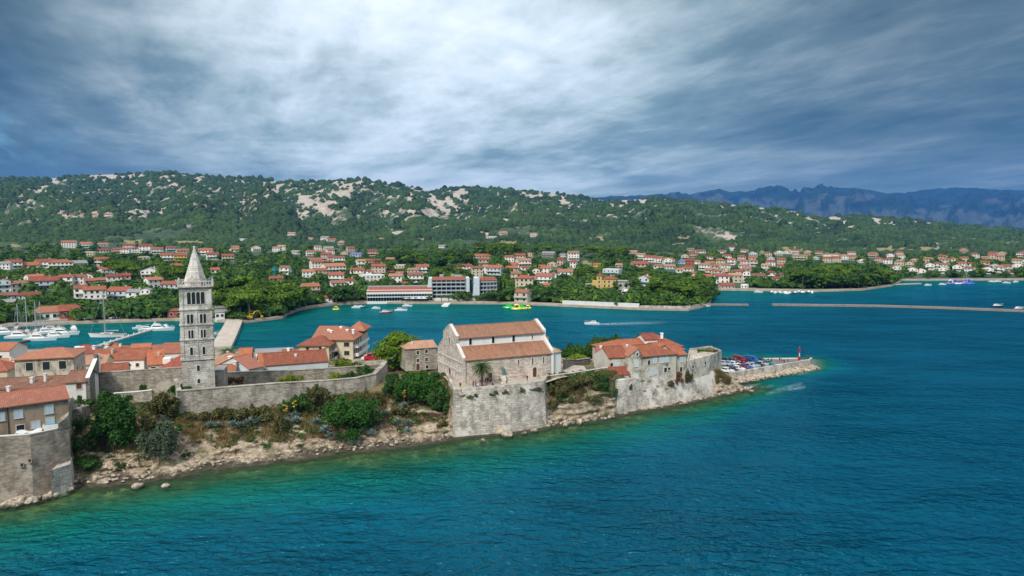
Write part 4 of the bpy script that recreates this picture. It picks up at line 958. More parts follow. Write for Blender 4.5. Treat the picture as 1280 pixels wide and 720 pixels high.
# ------------------------------------------------------------------ houses of the old town
def H_(name, label, pa, Da, pb, Db, d, z0, ze, zr, *a, **k):
    return house(name, label, offs(Q(pa, Da, (z0+ze)/2), Q(pb, Db, (z0+ze)/2), d), z0, ze, zr, *a, **k)
def s_at(pa, Da, pb, Db, px):
    a, b = Q(pa, Da, 12), Q(pb, Db, 12); d = V2(bear(px, 100, 12)); w = b-a
    return (d.x*a.y-d.y*a.x)/(w.x*d.y-w.y*d.x)
sh = 'shutter'
t = H_('town_house', 'tan plastered house with pale shutters and red roof on the left bastion', -60, 109, 86, 119.5, 9, 9.5, 15.0, 16.5, 'plaster_tan', 'tile_red', (0, 0), .5,
   wins=[('F', s_at(-60, 109, 86, 119.5, p_), z_, w_, h_, k_) for p_, z_, w_, h_, k_ in ((3, 13.3, 1.05, 1.3, sh), (25.5, 13.4, 1.05, 1.35, sh), (64, 13.5, 1.1, 1.5, sh), (27, 11.0, 1.1, .9, 'dark'), (46, 11.1, 1.2, 1.1, sh), (64.5, 11.2, 1.1, 1.5, sh))], chim=[(.5, .5, .5, .9)])
p = MB(); q = frac(Q(-60, 109, 12), Q(86, 119.5, 12), s_at(-60, 109, 86, 119.5, 13)); p.tube([(q.x, q.y-.12, 9.7), (q.x, q.y-.12, 14.8)], .06, 6); t.part('downpipe', p, 'black')
H_('lean_to', 'small lean-to with orange tiled roof at the left edge of the bastion terrace', -40, 113.4, 11, 114.2, 2.6, 9.5, 11.9, 12.7, 'plaster_tan', 'tile_orange', mono=True, cat='shed')
def pool_things():
    a = Q(19, 113.8, 10); th = Thing('tarpaulin', (a.x, a.y, 9.8), 'crumpled white tarpaulin stretched along the bastion terrace parapet', 'tarpaulin')
    b = MB(); n = 14; r = []
    for i in range(n+1):
        t_ = i/n; p = frac(Q(19, 114, 10), Q(52, 115, 10), t_); z = 10.45+.2*math.sin(t_*9)+.2*(t_); r.append([Vector((p.x, p.y+1.2, 9.9)), Vector((p.x, p.y+.3, z)), Vector((p.x, p.y-.2, 10.2+.1*math.sin(t_*17)))])
    b.loft(r, 0, True, False); th.part('sheet', b, 'canvas_white'); b = MB(); b.tube([tuple(x[1]+Vector((0, .03, .02))) for x in r], .03, 5); th.part('hem_rope', b, 'white_paint')
    c = Q(64, 117, 11); th = Thing('swimming_pool', (c.x, c.y, 9.8), 'small bright blue pool on the left bastion terrace', 'pool')
    q = [Q(53, 116, 11), Q(75, 117, 11), Q(76, 119.2, 11), Q(58, 119, 11)]; b = MB(); b.prism(q, 9.8, 11.0, 0, False); cc = sum(q, Vector((0, 0)))/4
    for i in range(4):
        x, y = q[i], q[(i+1) % 4]; b.poly([Vector((*x, 11.)), Vector((*y, 11.)), Vector((*frac(y, cc, .12), 11.)), Vector((*frac(x, cc, .12), 11.))])
    th.part('pool_shell', b, 'white_paint'); b = MB(); b.poly([Vector((*frac(x, cc, .115), 10.85)) for x in q]); th.part('pool_water', b, 'pool_blue')
pool_things()
H_('town_house', 'white house under a long brown tiled roof behind the tan bastion house', -40, 137, 82, 141, 9, 7, 12.3, 13.6, 'plaster_white', 'tile_brown', (0, 0), .4, wins=[('F', .86, 11.4, 1.6, .9, 'dark', True), ('F', .3, 11.2, .9, 1.0, 'glass')], chim=[(.62, .2, .6, 1.2), (.75, .25, .45, 1.6)])
t = H_('town_house', 'narrow white house with brown roof and one dark red window beside a party wall', 82.5, 139, 108.5, 140, 8, 6.5, 13.5, 15.1, 'plaster_white', 'tile_brown', (0, 0), .35, wins=[('F', .66, 12.6, 1.0, 1.1, 'brown')])
def party():
    a, b_ = Q(109.2, 140, 14), Q(121.5, 150, 14); th = Thing('party_wall', (*a, 6), 'tall bare party wall with sloping white coping beside the garden wall', 'wall')
    d = (b_-a).normalized(); n = Vector((d.y, -d.x)); prof = [(0, 6), (0, 14.2), (.86, 16.6), (.86, 17.6), (1.0, 17.6), (1.0, 6)]; L = (b_-a).length
    f = [Vector((*(a+d*s*L+n*.35), z)) for s, z in prof]; k = [Vector((*(a+d*s*L-n*.35), z)) for s, z in prof]; m = MB(); m.poly(f); m.poly(k[::-1])
    for i in range(6): m.poly([f[i], k[i], k[(i+1) % 6], f[(i+1) % 6]])
    th.part('masonry', m, 'stone_dark')
    c = MB(); x0, x1 = (f[1]+k[1])/2, (f[2]+k[2])/2; w = Vector((*n, 0))*.38; U = Vector((0, 0, .14)); e = Vector((0, 0, .004)); q = [x0-w+e, x0+w+e, x1+w+e, x1-w+e]; c.poly([p+U for p in q])
    for j in range(4): c.poly([q[j], q[(j+1) % 4], q[(j+1) % 4]+U, q[j]+U])
    th.part('coping', c, 'plaster_bright')
    c = MB(); e0, e1 = a+d*L*1.002, a+d*L*1.13; c.prism([e0-n*.4-d*.0, e0+n*.4, e1+n*.4, e1-n*.4][::-1], 6, 17.3); th.part('end_pier', c, 'plaster_bright')
party()
t = H_('town_house', 'stained grey house with three large dark upper windows and rust hip roof', 19, 163, 92.5, 167, 11, 6.5, 13.8, 15.3, 'plaster_old', 'tile_rust', (5, 3.5), .5,
   wins=[('F', s, 11.9, 1.5, 2.0, 'dark') for s in (.245, .53, .81)]+[('F', s, 8.6, 1.2, 1.3, 'dark') for s in (.24, .52, .8)])
H_('town_house', 'white house with orange roof standing by the harbour at the left edge', -28, 200, 12.5, 201, 9, 2.5, 9.5, 11.2, 'plaster_white', 'tile_orange', (0, 0), .3, wins=[('F', .72, 7.5, .7, 1.2, 'dark'), ('F', .4, 7.5, .7, 1.2, 'dark')])
H_('town_house', 'low red roofed house left of the grey house with three dark windows', -30, 176, 9, 178, 9, 5, 8.2, 10.2, 'plaster_cream', 'tile_rust', (3, 3), .4)
H_('town_house', 'small orange roofed house with two chimneys at the left edge', -10, 188, 18, 189, 8, 4, 6.9, 8.6, 'plaster_white', 'tile_orange', (0, 0), .3, chim=[(.6, .4, .5, .8), (.8, .3, .5, .8)])
H_('town_house', 'white house with long rust roof and bright gable behind the garden wall', 112, 198, 180, 201, 12.5, 2.5, 6.9, 9.2, 'plaster_bright', 'tile_rust', (0, 0), .35, wins=[('F', .62, 5.3, .8, 1., 'glass'), ('F', .88, 5.3, .8, 1., 'glass')], chim=[(.35, .3, .7, 1.3, 'plaster_old'), (.12, .7, .9, 1.2)])
H_('town_house', 'orange hip roofed house between the rust roof and the harbour pontoon', 122, 219, 160, 222, 11, 2, 5.6, 7.6, 'plaster_cream', 'tile_orange', (5, 5), .4, chim=[(.25, .35, 1.1, .7, 'plaster_cream'), (.7, .3, .6, .8)])
t = H_('town_house', 'dark red roofed house with a white dormer strip near the left pontoon', 84, 215, 121, 219, 11, 2, 5.7, 7.7, 'plaster_white', 'tile_red', (4, 2), .4, chim=[(.92, .2, .9, 1.2)])
b = MB(); q = offs(Q(93, 219.2, 7), Q(106, 220.6, 7), 2.0); b.prism(q, 6.2, 7.5, 0); dm = t.part('dormer', b, 'plaster_bright', t.roof); win(t, q[0], q[1], (q[1]-q[0]).length/2, 6.95, 2.4, .5, 'glass', False, 'white_paint', dm)
H_('town_house', 'pale roofed house half hidden beside the white party wall', 98, 186, 132, 188, 9, 3, 8.0, 9.8, 'plaster_cream', 'tile_pale', (0, 0), .3, chim=[(.7, .25, .6, 1., 'plaster_old')])
H_('shed', 'low red tiled shed just behind the tall garden wall', 126, 176, 158, 178, 6, 5, 8.3, 9.6, 'plaster_old', 'tile_rust', (0, 0), .3, cat='shed')
H_('town_house', 'orange roofed house with skylight next to the bright white gable', 185.5, 192, 206, 194, 13, 3.5, 6.9, 10.2, 'plaster_old', 'tile_orange', (0, 0), .3, wins=[('F', .3, 5.8, 1.2, 1., 'dark')], chim=[(.7, .3, .5, .7, 'plaster_old')])
H_('town_house', 'long brownish roofed house behind the skylight house left of the tower', 188, 213, 233, 216, 10, 2.5, 6.3, 8.3, 'plaster_white', 'tile_rust', (0, 3), .3, chim=[(.85, .4, .8, 1.)])
H_('town_house', 'bright orange roofed house nearest the harbour left of the tower', 190, 231, 240, 234, 9, 1.5, 4.4, 6.0, 'plaster_bright', 'tile_orange', (3, 0), .3)
H_('town_house', 'white gabled house beside the orange hip roof by the harbour', 163, 226, 187, 228, 9, 1.5, 4.9, 6.6, 'plaster_bright', 'tile_orange', (0, 0), .3)
t = H_('town_house', 'red roofed house with a white roof terrace against the tower', 200, 180, 234, 182, 11, 5, 8.0, 10.4, 'plaster_cream', 'tile_red', (4, 0), .35)
b = MB(); q = offs(Q(203, 184.5, 10), Q(213, 185, 10), 2.4); b.prism(q, 8.6, 10.1); t.part('roof_terrace', b, 'plaster_bright', t.roof)
H_('town_house', 'house with pale hip roof right of the tower beneath the harbour palm', 266, 182, 312, 186, 10, 4, 8.7, 10.9, 'plaster_cream', 'tile_pale', (4, 4.5), .4, wins=[('F', .8, 7.3, .8, 1., 'glass')], chim=[(.45, .55, .6, .6, 'plaster_old')])
H_('town_house', 'low bright orange roof in front of the pale hip roof by the tower', 268, 173, 294, 174.5, 6, 5, 8.4, 9.9, 'plaster_bright', 'tile_orange', (0, 0), .3, chim=[(.97, .5, .8, .7)])
H_('town_house', 'bluish white house with steep red roof left of the long white hall', 311.5, 176, 329.5, 180, 12, 4, 8.9, 11.4, 'plaster_blue', 'tile_red', (0, 0), .3, wins=[('F', .5, 6.5, .7, 1., 'glass')], chim=[(.3, .75, .9, 1., 'plaster_bright')])
H_('town_house', 'tiny orange roofed house on the quay left of the long hall', 298, 218, 314, 219, 8, 1.5, 4.6, 6.6, 'plaster_pink', 'tile_orange', (0, 0), .3)
H_('town_house', 'flat white house behind the long white hall near the water', 318, 222, 366, 225, 7, 1.5, 5.0, 5.7, 'plaster_bright', 'roof_grey', (0, 0), .1)
H_('town_house', 'small rust roofed house with white chimney behind the long hall', 352, 212, 374, 213, 7, 1.5, 5.4, 7.2, 'plaster_cream', 'tile_rust', (0, 0), .3, chim=[(.35, .4, .8, .9, 'plaster_bright')])
H_('town_house', 'orange roofed narrow end house of the long white hall', 325, 183, 331, 183.5, 8.5, 4, 8.6, 10.9, 'plaster_cream', 'tile_orange', (0, 0), .2, wins=[('F', .5, 7, .6, 1.6, 'dark')])
H_('hall', 'long white hall under a plain red roof behind the inner wall', 331.8, 181, 410, 187.5, 9.5, 4.5, 8.9, 11.3, 'plaster_blue', 'tile_rust', (0, 0), .3, cat='hall', wins=[], chim=[(.98, .6, .7, .9, 'plaster_old'), (.5, .3, .6, .5, 'white_paint')])
# waterfront hotel
def quay_hotel():
    th = Thing('hotel', (*Q(430, 220, 2), 1.4), 'cream three storey hotel with rust hip roofs and white balconies by the water', 'hotel')
    A, B = Q(374, 213, 8), Q(411, 213, 8); q1 = offs(A, B, 12); z0 = 1.4; ze = 9.2
    w1 = th.part('wall', wall_mb(q1, z0, ze, None), 'plaster_cream'); r1 = th.part('roof', roof_mb(q1, ze+.003, 11.2, .8, .2, (5, 4)), 'tile_rust')
    C, E = Q(424, 219, 8), Q(441, 219, 8); q2 = offs(C, E, 19); w2 = th.part('wall', wall_mb(q2, z0, 10.1, None), 'plaster_cream')
    q2b = [q1[2]+(q1[3]-q1[2])*.9, q2[0], q2[1], q2[2], q2[3]]
    big = offs(Q(386, 226, 8), Q(441, 221.7, 8), 20); big = [Q(388, 229, 8), q2[1], q2[2], Q(385, 246, 8)]
    r2 = th.part('roof', roof_mb([q2[0]+(q2[0]-q2[1])*2.0, q2[1], q2[2], q2[3]+(q2[0]-q2[1])*2.0], 10.103, 12.9, .8, .2, (0, 5)), 'tile_rust')
    g = MB(); gq = [q2[0]+(q2[0]-q2[1])*2.0, q2[0], q2[3], q2[3]+(q2[0]-q2[1])*2.0]; g.prism(gq, 6, 10.05); 
    a, d = gq[3], gq[0]; m = frac(a, d, .5); g.poly([Vector((*a, 10.05)), Vector((*d, 10.05)), Vector((*m, 12.8))]); th.part('wall', g, 'plaster_cream')
    tq = offs(Q(439, 232, 8), Q(452.5, 232, 8), 9); th.part('tower_wall', wall_mb(tq, z0, 11.6, None), 'plaster_cream'); th.part('tower_roof', roof_mb(tq, 11.603, 13.6, 1.3, .2, (1.8, 1.8)), 'tile_rust')
    # openings
    L = (B-A).length
    for s in (.28, .72):
        for z in (7.9, 5.0): win(th, A, B, L*s, z, .9, 1.4, 'glass', False, 'plaster_cream')
    L2 = (E-C).length
    for z in (8.4, 5.6, 2.9): win(th, C, E, L2*.55, z, 1.7, 1.4, 'glass', False, 'plaster_cream'); 
    rs, re = q2[1], q2[2]; Lr = (re-rs).length
    for i, z in enumerate((8.5, 5.7, 2.9)):
        for k in range(6): win(th, rs, re, Lr*(k+.6)/6.2, z, 1.5, 2.0, 'glass', False, 'plaster_cream')
        if i < 2 or True:
            u = (re-rs).normalized(); n = Vector((u.y, -u.x)); a, b_ = rs+u*1.5, re-u*.5; m = MB(); m.prism([a, a+n*1.5, b_+n*1.5, b_], z-1.45, z-1.25, 0, True, True)
            m.prism([a+n*1.42, a+n*1.5, b_+n*1.5, b_+n*1.42], z-1.248, z-.35, 0, True); m.prism([a, a+n*1.5, a+n*1.5+u*.08, a+u*.08], z-1.248, z-.35, 0); th.part('balcony', m, 'white_paint')
    rs, re = q1[1], frac(q1[1], q1[2], .62); Lr = (re-rs).length; u = (re-rs).normalized(); n = Vector((u.y, -u.x))
    for z in (7.9, 5.2, 2.8):
        for k in range(3): win(th, rs, re, Lr*(k+.6)/3.2, z, 1.4, 1.9, 'glass', False, 'plaster_cream')
        m = MB(); a, b_ = rs+u*3, re; m.prism([a, a+n*1.2, b_+n*1.2, b_], z-1.35, z-1.17, 0, True, True); m.prism([a+n*1.13, a+n*1.2, b_+n*1.2, b_+n*1.13], z-1.168, z-.3); th.part('balcony', m, 'white_paint')
    for (s, t_, z, r) in ((.3, .3, 11.6, r2), (-1.1, .3, 11.6, r2), (-.85, .25, 11.4, r2), (-.3, .42, 12.2, r2), (.75, .3, 11.6, r2)):
        p = frac(q2[0], q2[1], s)+(q2[3]-q2[0])*t_; m = MB(); m.tube([(p.x, p.y, z-1), (p.x, p.y, z+.7)], .45, 8); m.tube([(p.x, p.y, z+.7), (p.x, p.y, z+1.0)], [.6, .35], 8); th.part('roof_vent', m, 'plaster_bright', r)
quay_hotel()
H_('town_house', 'small stone house with orange roof between the umbrella pine and basilica', 507.5, 171, 546, 174, 8.5, 9.3, 15.0, 16.1, 'stone_grey', 'tile_pale', (3, 0), .3,
   wins=[('F', .38, 13.9, .7, .9, 'glass'), ('F', .66, 14.1, .7, .9, 'glass'), ('F', .66, 12.0, .7, .9, 'brown'), ('F', .38, 11.9, .7, .9, 'brown'), ('F', .38, 10.2, .9, 1.7, 'door'), ('F', .68, 10.1, .7, .8, 'glass')], chim=[(.28, .3, .4, .6)])

# ------------------------------------------------------------------ convent group on the right
def convent():
    th = Thing('convent', (*Q(800, 178, 9), 8.6), 'rambling convent with red roofs and pale shutters on the battered sea wall', 'convent')
    def blk(q, z0, ze, zr, wall, roof, hip=(0, 0), over=.35, ridge_t=.5, mono=False):
        w = wall_mb(q, z0, ze, None if mono else zr, hip, ridge_t)
        w = th.part('wall', w, wall); r = th.part('roof', roof_mb(q, ze+.003, zr, over, .16, hip, mono, ridge_t), roof); return q, w, r
    z0 = 6.6
    A = offs(Q(761, 172, 11), Q(784.5, 173.2, 11), 8); blk(A, z0, 12.7, 14.8, 'plaster_old', 'tile_rust'); 
    a2 = frac(A[0], A[1], .02)
    win(th, A[0], A[1], (A[1]-A[0]).length*.45, 10.9, .95, 1.5, sh); win(th, A[0], A[1], (A[1]-A[0]).length*.15, 10.8, .7, .9, 'dark'); win(th, A[3], A[0], 5.2, 10.6, .8, 1.4, 'dark', False, 'plaster_bright')
    # gable facing the sea
    g0, g1 = Q(784.8, 171.2, 11), Q(802.3, 172, 11); G = offs(g0, g1, 10); Gq = [G[3], G[0], G[1], G[2]]
    w = MB(); w.prism(G, z0, 12.9); m = frac(g0, g1, .72); w.poly([Vector((*g0, 12.9)), Vector((*g1, 12.9)), Vector((*m, 14.9))]); th.part('wall', w, 'plaster_old')
    r = MB(); bk = G[3]; dd = (G[3]-G[0]); U = Vector((0, 0, .16)); o = dd.normalized()*-.2; mm = Vector((*(m+o), 15.0)); e0 = Vector((*(g0+o-(g1-g0)*.02), 12.95)); e1 = Vector((*(g1+o+(g1-g0)*.02), 12.95)); D3 = Vector((*dd, 0))
    for x, y in ((e0, mm), (mm, e1)): r.poly([x+U, y+U, y+D3+U, x+D3+U]); r.poly([x, x+D3, y+D3, y]); r.poly([x, y, y+U, x+U])
    th.part('roof', r, 'tile_rust')
    Lg = (g1-g0).length
    for z in (11.3, 8.0): win(th, g0, g1, Lg*.62, z, .95, 1.7 if z > 9 else 1.4, sh)
    win(th, g0, g1, Lg*.66, 13.6, .5, .7, 'dark', True)
    # main block
    M_ = offs(Q(802.6, 172.3, 11), Q(845.5, 176.5, 11), 9); blk(M_, z0-.6, 12.9, 15.0, 'plaster_old', 'tile_orange', (0, 4.5), .4)
    Lm = (M_[1]-M_[0]).length
    for px, z, w, h, k in ((807.5, 11.2, .7, 1.2, 'dark'), (817.5, 11.7, 1.0, 1.6, sh), (828.5, 12.0 - .3, 1.05, 1.7, sh), (836.5, 11.8, 1.05, 1.7, sh), (812, 8.6, .9, 1.5, sh), (818.8, 8.8, .85, 1.5, sh), (834.5, 8.9, .9, 1.2, 'dark'), (840.5, 9.1, .8, .7, 'dark')):
        s = (Q(px, 174.3, z)-M_[0]).dot((M_[1]-M_[0]).normalized()); win(th, M_[0], M_[1], s, z, w, h, k)
    N_ = offs(Q(846, 177.5, 11), Q(858, 179, 11), 9); blk(N_, z0-.6, 12.3, 14.2, 'plaster_old', 'tile_rust', (0, 0), .35)
    Ln = (N_[1]-N_[0]).length
    win(th, N_[0], N_[1], Ln*.48, 11.1, .95, 1.4, sh); win(th, N_[0], N_[1], Ln*.45, 8.4, .8, 1.3, 'dark')
    # rear wings
    blk(offs(Q(758, 183, 12), Q(808, 187, 12), 8.5), 8, 12.9, 14.5, 'plaster_gable', 'tile_orange', (5, 0), .4)
    hq = offs(Q(813, 188, 13), Q(852, 191, 13), 12); blk(hq, 8, 12.6, 15.6, 'plaster_bright', 'tile_rust', (3.5, 6), .45)
    tq = offs(Q(806, 188.5, 14), Q(822, 189.5, 14), 5); blk(tq, 10, 14.7, 15.9, 'plaster_bright', 'tile_red', (0, 0), .3); chimney(th, Q(827, 192, 14), 15.0, None, .7, .9, 'plaster_bright')
    blk(offs(Q(822, 181.5, 12), Q(855, 185, 12), 8), 8, 12.7, 14.2, 'plaster_white', 'tile_rust', (0, 4.5), .4)
    win(th, Q(847, 184.2, 12), Q(855, 185, 12), .9, 11.6, .8, 1.0, 'dark')
    lw = offs(Q(742.5, 178, 11), Q(761, 172.2, 11), 6); w = MB(); lq = [Q(742.5, 177.5, 11), Q(760.8, 172.1, 11), A[3]+Vector((0, 2)), Q(746, 184, 11)]; w.prism(lq, z0+1.4, 12.6); mg = frac(lq[0], lq[1], .55)
    w.poly([Vector((*lq[0], 12.6)), Vector((*lq[1], 12.6)), Vector((*mg, 14.5))]); th.part('wall', w, 'plaster_gable')
    r = MB(); mg3 = Vector((*mg, 14.55)); bk2 = Vector((*frac(lq[3], lq[2], .5), 14.6)); l0, l1 = Vector((*lq[0], 12.62)), Vector((*lq[1], 12.62)); k0, k1 = Vector((*lq[3], 12.62)), Vector((*lq[2], 12.62)); r.poly([l0, mg3, bk2, k0]); r.poly([mg3, l1, k1, bk2]); th.part('roof', r, 'tile_orange')
    chimney(th, Q(751, 176.5, 12), 13.4, None, .6, 1.4, 'plaster_bright'); chimney(th, Q(783.5, 177.5, 12), 14.2, None, .45, .8, 'plaster_bright')
    # lean-to
    lt = offs(Q(764.5, 169.6, 8), Q(786.3, 170.6, 8), 2.3); b = MB(); b.prism(lt, 4, 9.0); th.part('wall', b, 'plaster_gable'); th.part('roof', roof_mb(lt, 9.003, 10.2, .35, .16, mono=True), 'tile_red')
    win(th, lt[0], lt[1], 3.0, 7.9, .8, 1.1, 'dark')
convent()
def convent_garden():
    th = Thing('garden_bastion', (*Q(875, 182, 8), 6), 'grey walled garden terrace at the right end of the convent', 'wall')
    a, b_, c, d, e = Q(858.5, 178.6, 10), Q(887.5, 184.5, 10), Q(902, 194, 10), Q(888, 206, 10), Q(862, 198, 10)
    z = [10.6, 11.0, 10.8, 10.1, 10.6]; m = MB(); cen = (a+b_+c+d+e)/5; ch = [a, b_, c, d, e]
    for i in range(5):
        p, q = ch[i], ch[(i+1) % 5]; z1, z2 = z[i], z[(i+1) % 5]; pi, qi = frac(p, cen, .06), frac(q, cen, .06)
        m.poly([Vector((*p, 4.5)), Vector((*q, 4.5)), Vector((*q, z2)), Vector((*p, z1))]); m.poly([Vector((*p, z1)), Vector((*q, z2)), Vector((*qi, z2)), Vector((*pi, z1))]); m.poly([Vector((*pi, z1)), Vector((*qi, z2)), Vector((*qi, 9)), Vector((*pi, 9))])
    m.poly([Vector((*frac(p, cen, .05), 9.6)) for p in ch]); th.part('masonry', m, ['plaster_old'])
    for s, zz in ((.26, 8.7), (.80, 9.1)): win(th, a, b_, (b_-a).length*s, zz, .75, 1.0, 'dark')
    t2 = MB(); t2.poly([Vector((*frac(p, cen, .062), 9.7)) for p in (b_, c, d, frac(d, e, .6))]); th.part('lawn', t2, 'scrub')
    q = MB(); q0, q1 = frac(a, e, .75), frac(b_, c, .45); q.prism([q0, q1, q1+Vector((0, .4)), q0+Vector((0, .4))], 9, 10.9); th.part('cross_wall', q, 'plaster_gable')
    # battered sea wall below
    pts = [771, 781, 800, 830, 860, 885, 896.5]; f = lambda px, o, zz: Vector((*Q(px, near_D(px)[0]+o, zz), zz))
    zt = [7.9, 7.9, 7.6, 7.1, 6.7, 6.4, 6.2]; zb = [-.5]*7; lo = [f(p, .7, z_) for p, z_ in zip(pts, zb)]; hi = [f(p if p < 890 else 892.5, 3.6, z_) for p, z_ in zip(pts, zt)]
    th = Thing('sea_wall', tuple(lo[3]), 'pale battered sea wall with gaps and weeds under the convent', 'wall'); m = MB()
    for i in range(6): m.poly([lo[i], lo[i+1], hi[i+1], hi[i]])
    bk = [p+Vector((0, 1.6, 0)) for p in hi]
    for i in range(6): m.poly([hi[i], hi[i+1], bk[i+1], bk[i]])
    m.poly([lo[-1], lo[-1]+Vector((1.5, 9, 1)), hi[-1]+Vector((1.5, 9, 0)), hi[-1]]); m.poly([lo[0]+Vector((-.3, 5, 3)), lo[0], hi[0], hi[0]+Vector((-.3, 3, 0))]); th.part('masonry', m, 'stone_white')
    # missing-stone cavities as flat dark patches, the shade of the hollows in their colour
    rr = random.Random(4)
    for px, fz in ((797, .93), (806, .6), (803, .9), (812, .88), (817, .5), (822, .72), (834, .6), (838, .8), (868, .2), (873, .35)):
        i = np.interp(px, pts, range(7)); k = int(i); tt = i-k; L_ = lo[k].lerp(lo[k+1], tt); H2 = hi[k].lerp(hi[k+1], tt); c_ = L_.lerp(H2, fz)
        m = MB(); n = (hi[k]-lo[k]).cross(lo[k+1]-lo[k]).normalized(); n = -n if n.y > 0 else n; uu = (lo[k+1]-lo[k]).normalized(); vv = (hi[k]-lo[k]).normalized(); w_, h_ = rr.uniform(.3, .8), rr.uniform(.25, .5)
        m.poly([c_+n*.02+uu*w_*math.cos(a_)*rr.uniform(.7, 1.1)+vv*h_*math.sin(a_)*rr.uniform(.7, 1.1) for a_ in np.linspace(0, 6.28, 9)[:-1]]); th.part('cavity_patch', m, 'stone_dark')
convent_garden()
# ------------------------------------------------------------------ words that single out one of many alike things far away
LMK = [(247, 400, 'the bell tower'), (500, 368, 'the long low hotel wing'), (590, 361, 'the balconied hotel block'), (754, 352, 'the yellow villa'), (835, 372, 'the pine headland'), (1050, 346, 'the wooded point'),
       (133, 400, 'the tall yacht mast'), (74, 399, 'the red harbourside house'), (343, 342, 'the turquoise crane'), (915, 300, 'the pink hillside scar'), (1203, 353, 'the purple rafts'), (645, 384, 'the water park'),
       (76, 336, 'the longest orange roof'), (550, 320, 'the wooded knoll'), (903, 358, 'the white bayside house'), (1247, 383, 'the anchored motorboat'), (999, 441, 'the red beacon'), (615, 409, 'the basilica roof')]
ORD = ['leftmost', 'second from left', 'third from left', 'fourth from left', 'fifth from left', 'sixth from left', 'seventh from left', 'eighth from left', 'ninth from left', 'tenth from left']
POOL = []
def later(o, desc, px, py): POOL.append((o, desc, px, py))
def name_pool():
    cell = {}
    for it in POOL:
        o, desc, px, py = it
        lx, ly, ln = min(LMK, key=lambda l: math.hypot(px-l[0], (py-l[1])*1.6)); ax, ay = px-lx, py-ly
        v = 'above' if ay < -9 else 'below' if ay > 9 else ''
        h = '' if abs(ax) < 18 and v else ('left of' if ax < 0 else 'right of')
        far = 'far' if max(abs(ax), abs(ay)*1.6) > 75 else 'just' if max(abs(ax), abs(ay)*1.6) < 38 else ''
        rel = ' '.join(x for x in (far, v if not h else (v+' '+h if v else h)) if x)
        cell.setdefault(f'{desc}, {rel} {ln}', []).append((px, py, o))
    for k, l in cell.items():
        l.sort(key=lambda e: e[0]); n = len(l)
        for i, (_, _, o) in enumerate(l):
            if n == 1: o['label'] = k
            elif i < 5 or n-i > 5: o['label'] = k+', '+(ORD[i] if i < 10 else 'one of the middle ones')
            else: o['label'] = k+', '+ORD[n-1-i].replace('left', 'right')
WALLN = {'w': ('white', 'plaster_bright'), 'c': ('cream', 'plaster_cream'), 'p': ('pink', 'plaster_pink'), 'y': ('yellow', 'plaster_yellow'), 'b': ('pale blue', 'plaster_blue'), 'r': ('red', 'plaster_red'), 'g': ('grey', 'concrete'), 'o': ('off-white', 'plaster_white')}
ROOFN = {'o': ('orange roof', 'tile_orange'), 'r': ('red roof', 'tile_red'), 'u': ('rust roof', 'tile_rust'), 'n': ('brown roof', 'tile_brown'), 'p': ('pale roof', 'tile_pale'), 'g': ('grey roof', 'roof_grey'), 'f': ('flat roof', 'plaster_white'), 'b': ('blue roof', 'roof_blue')}
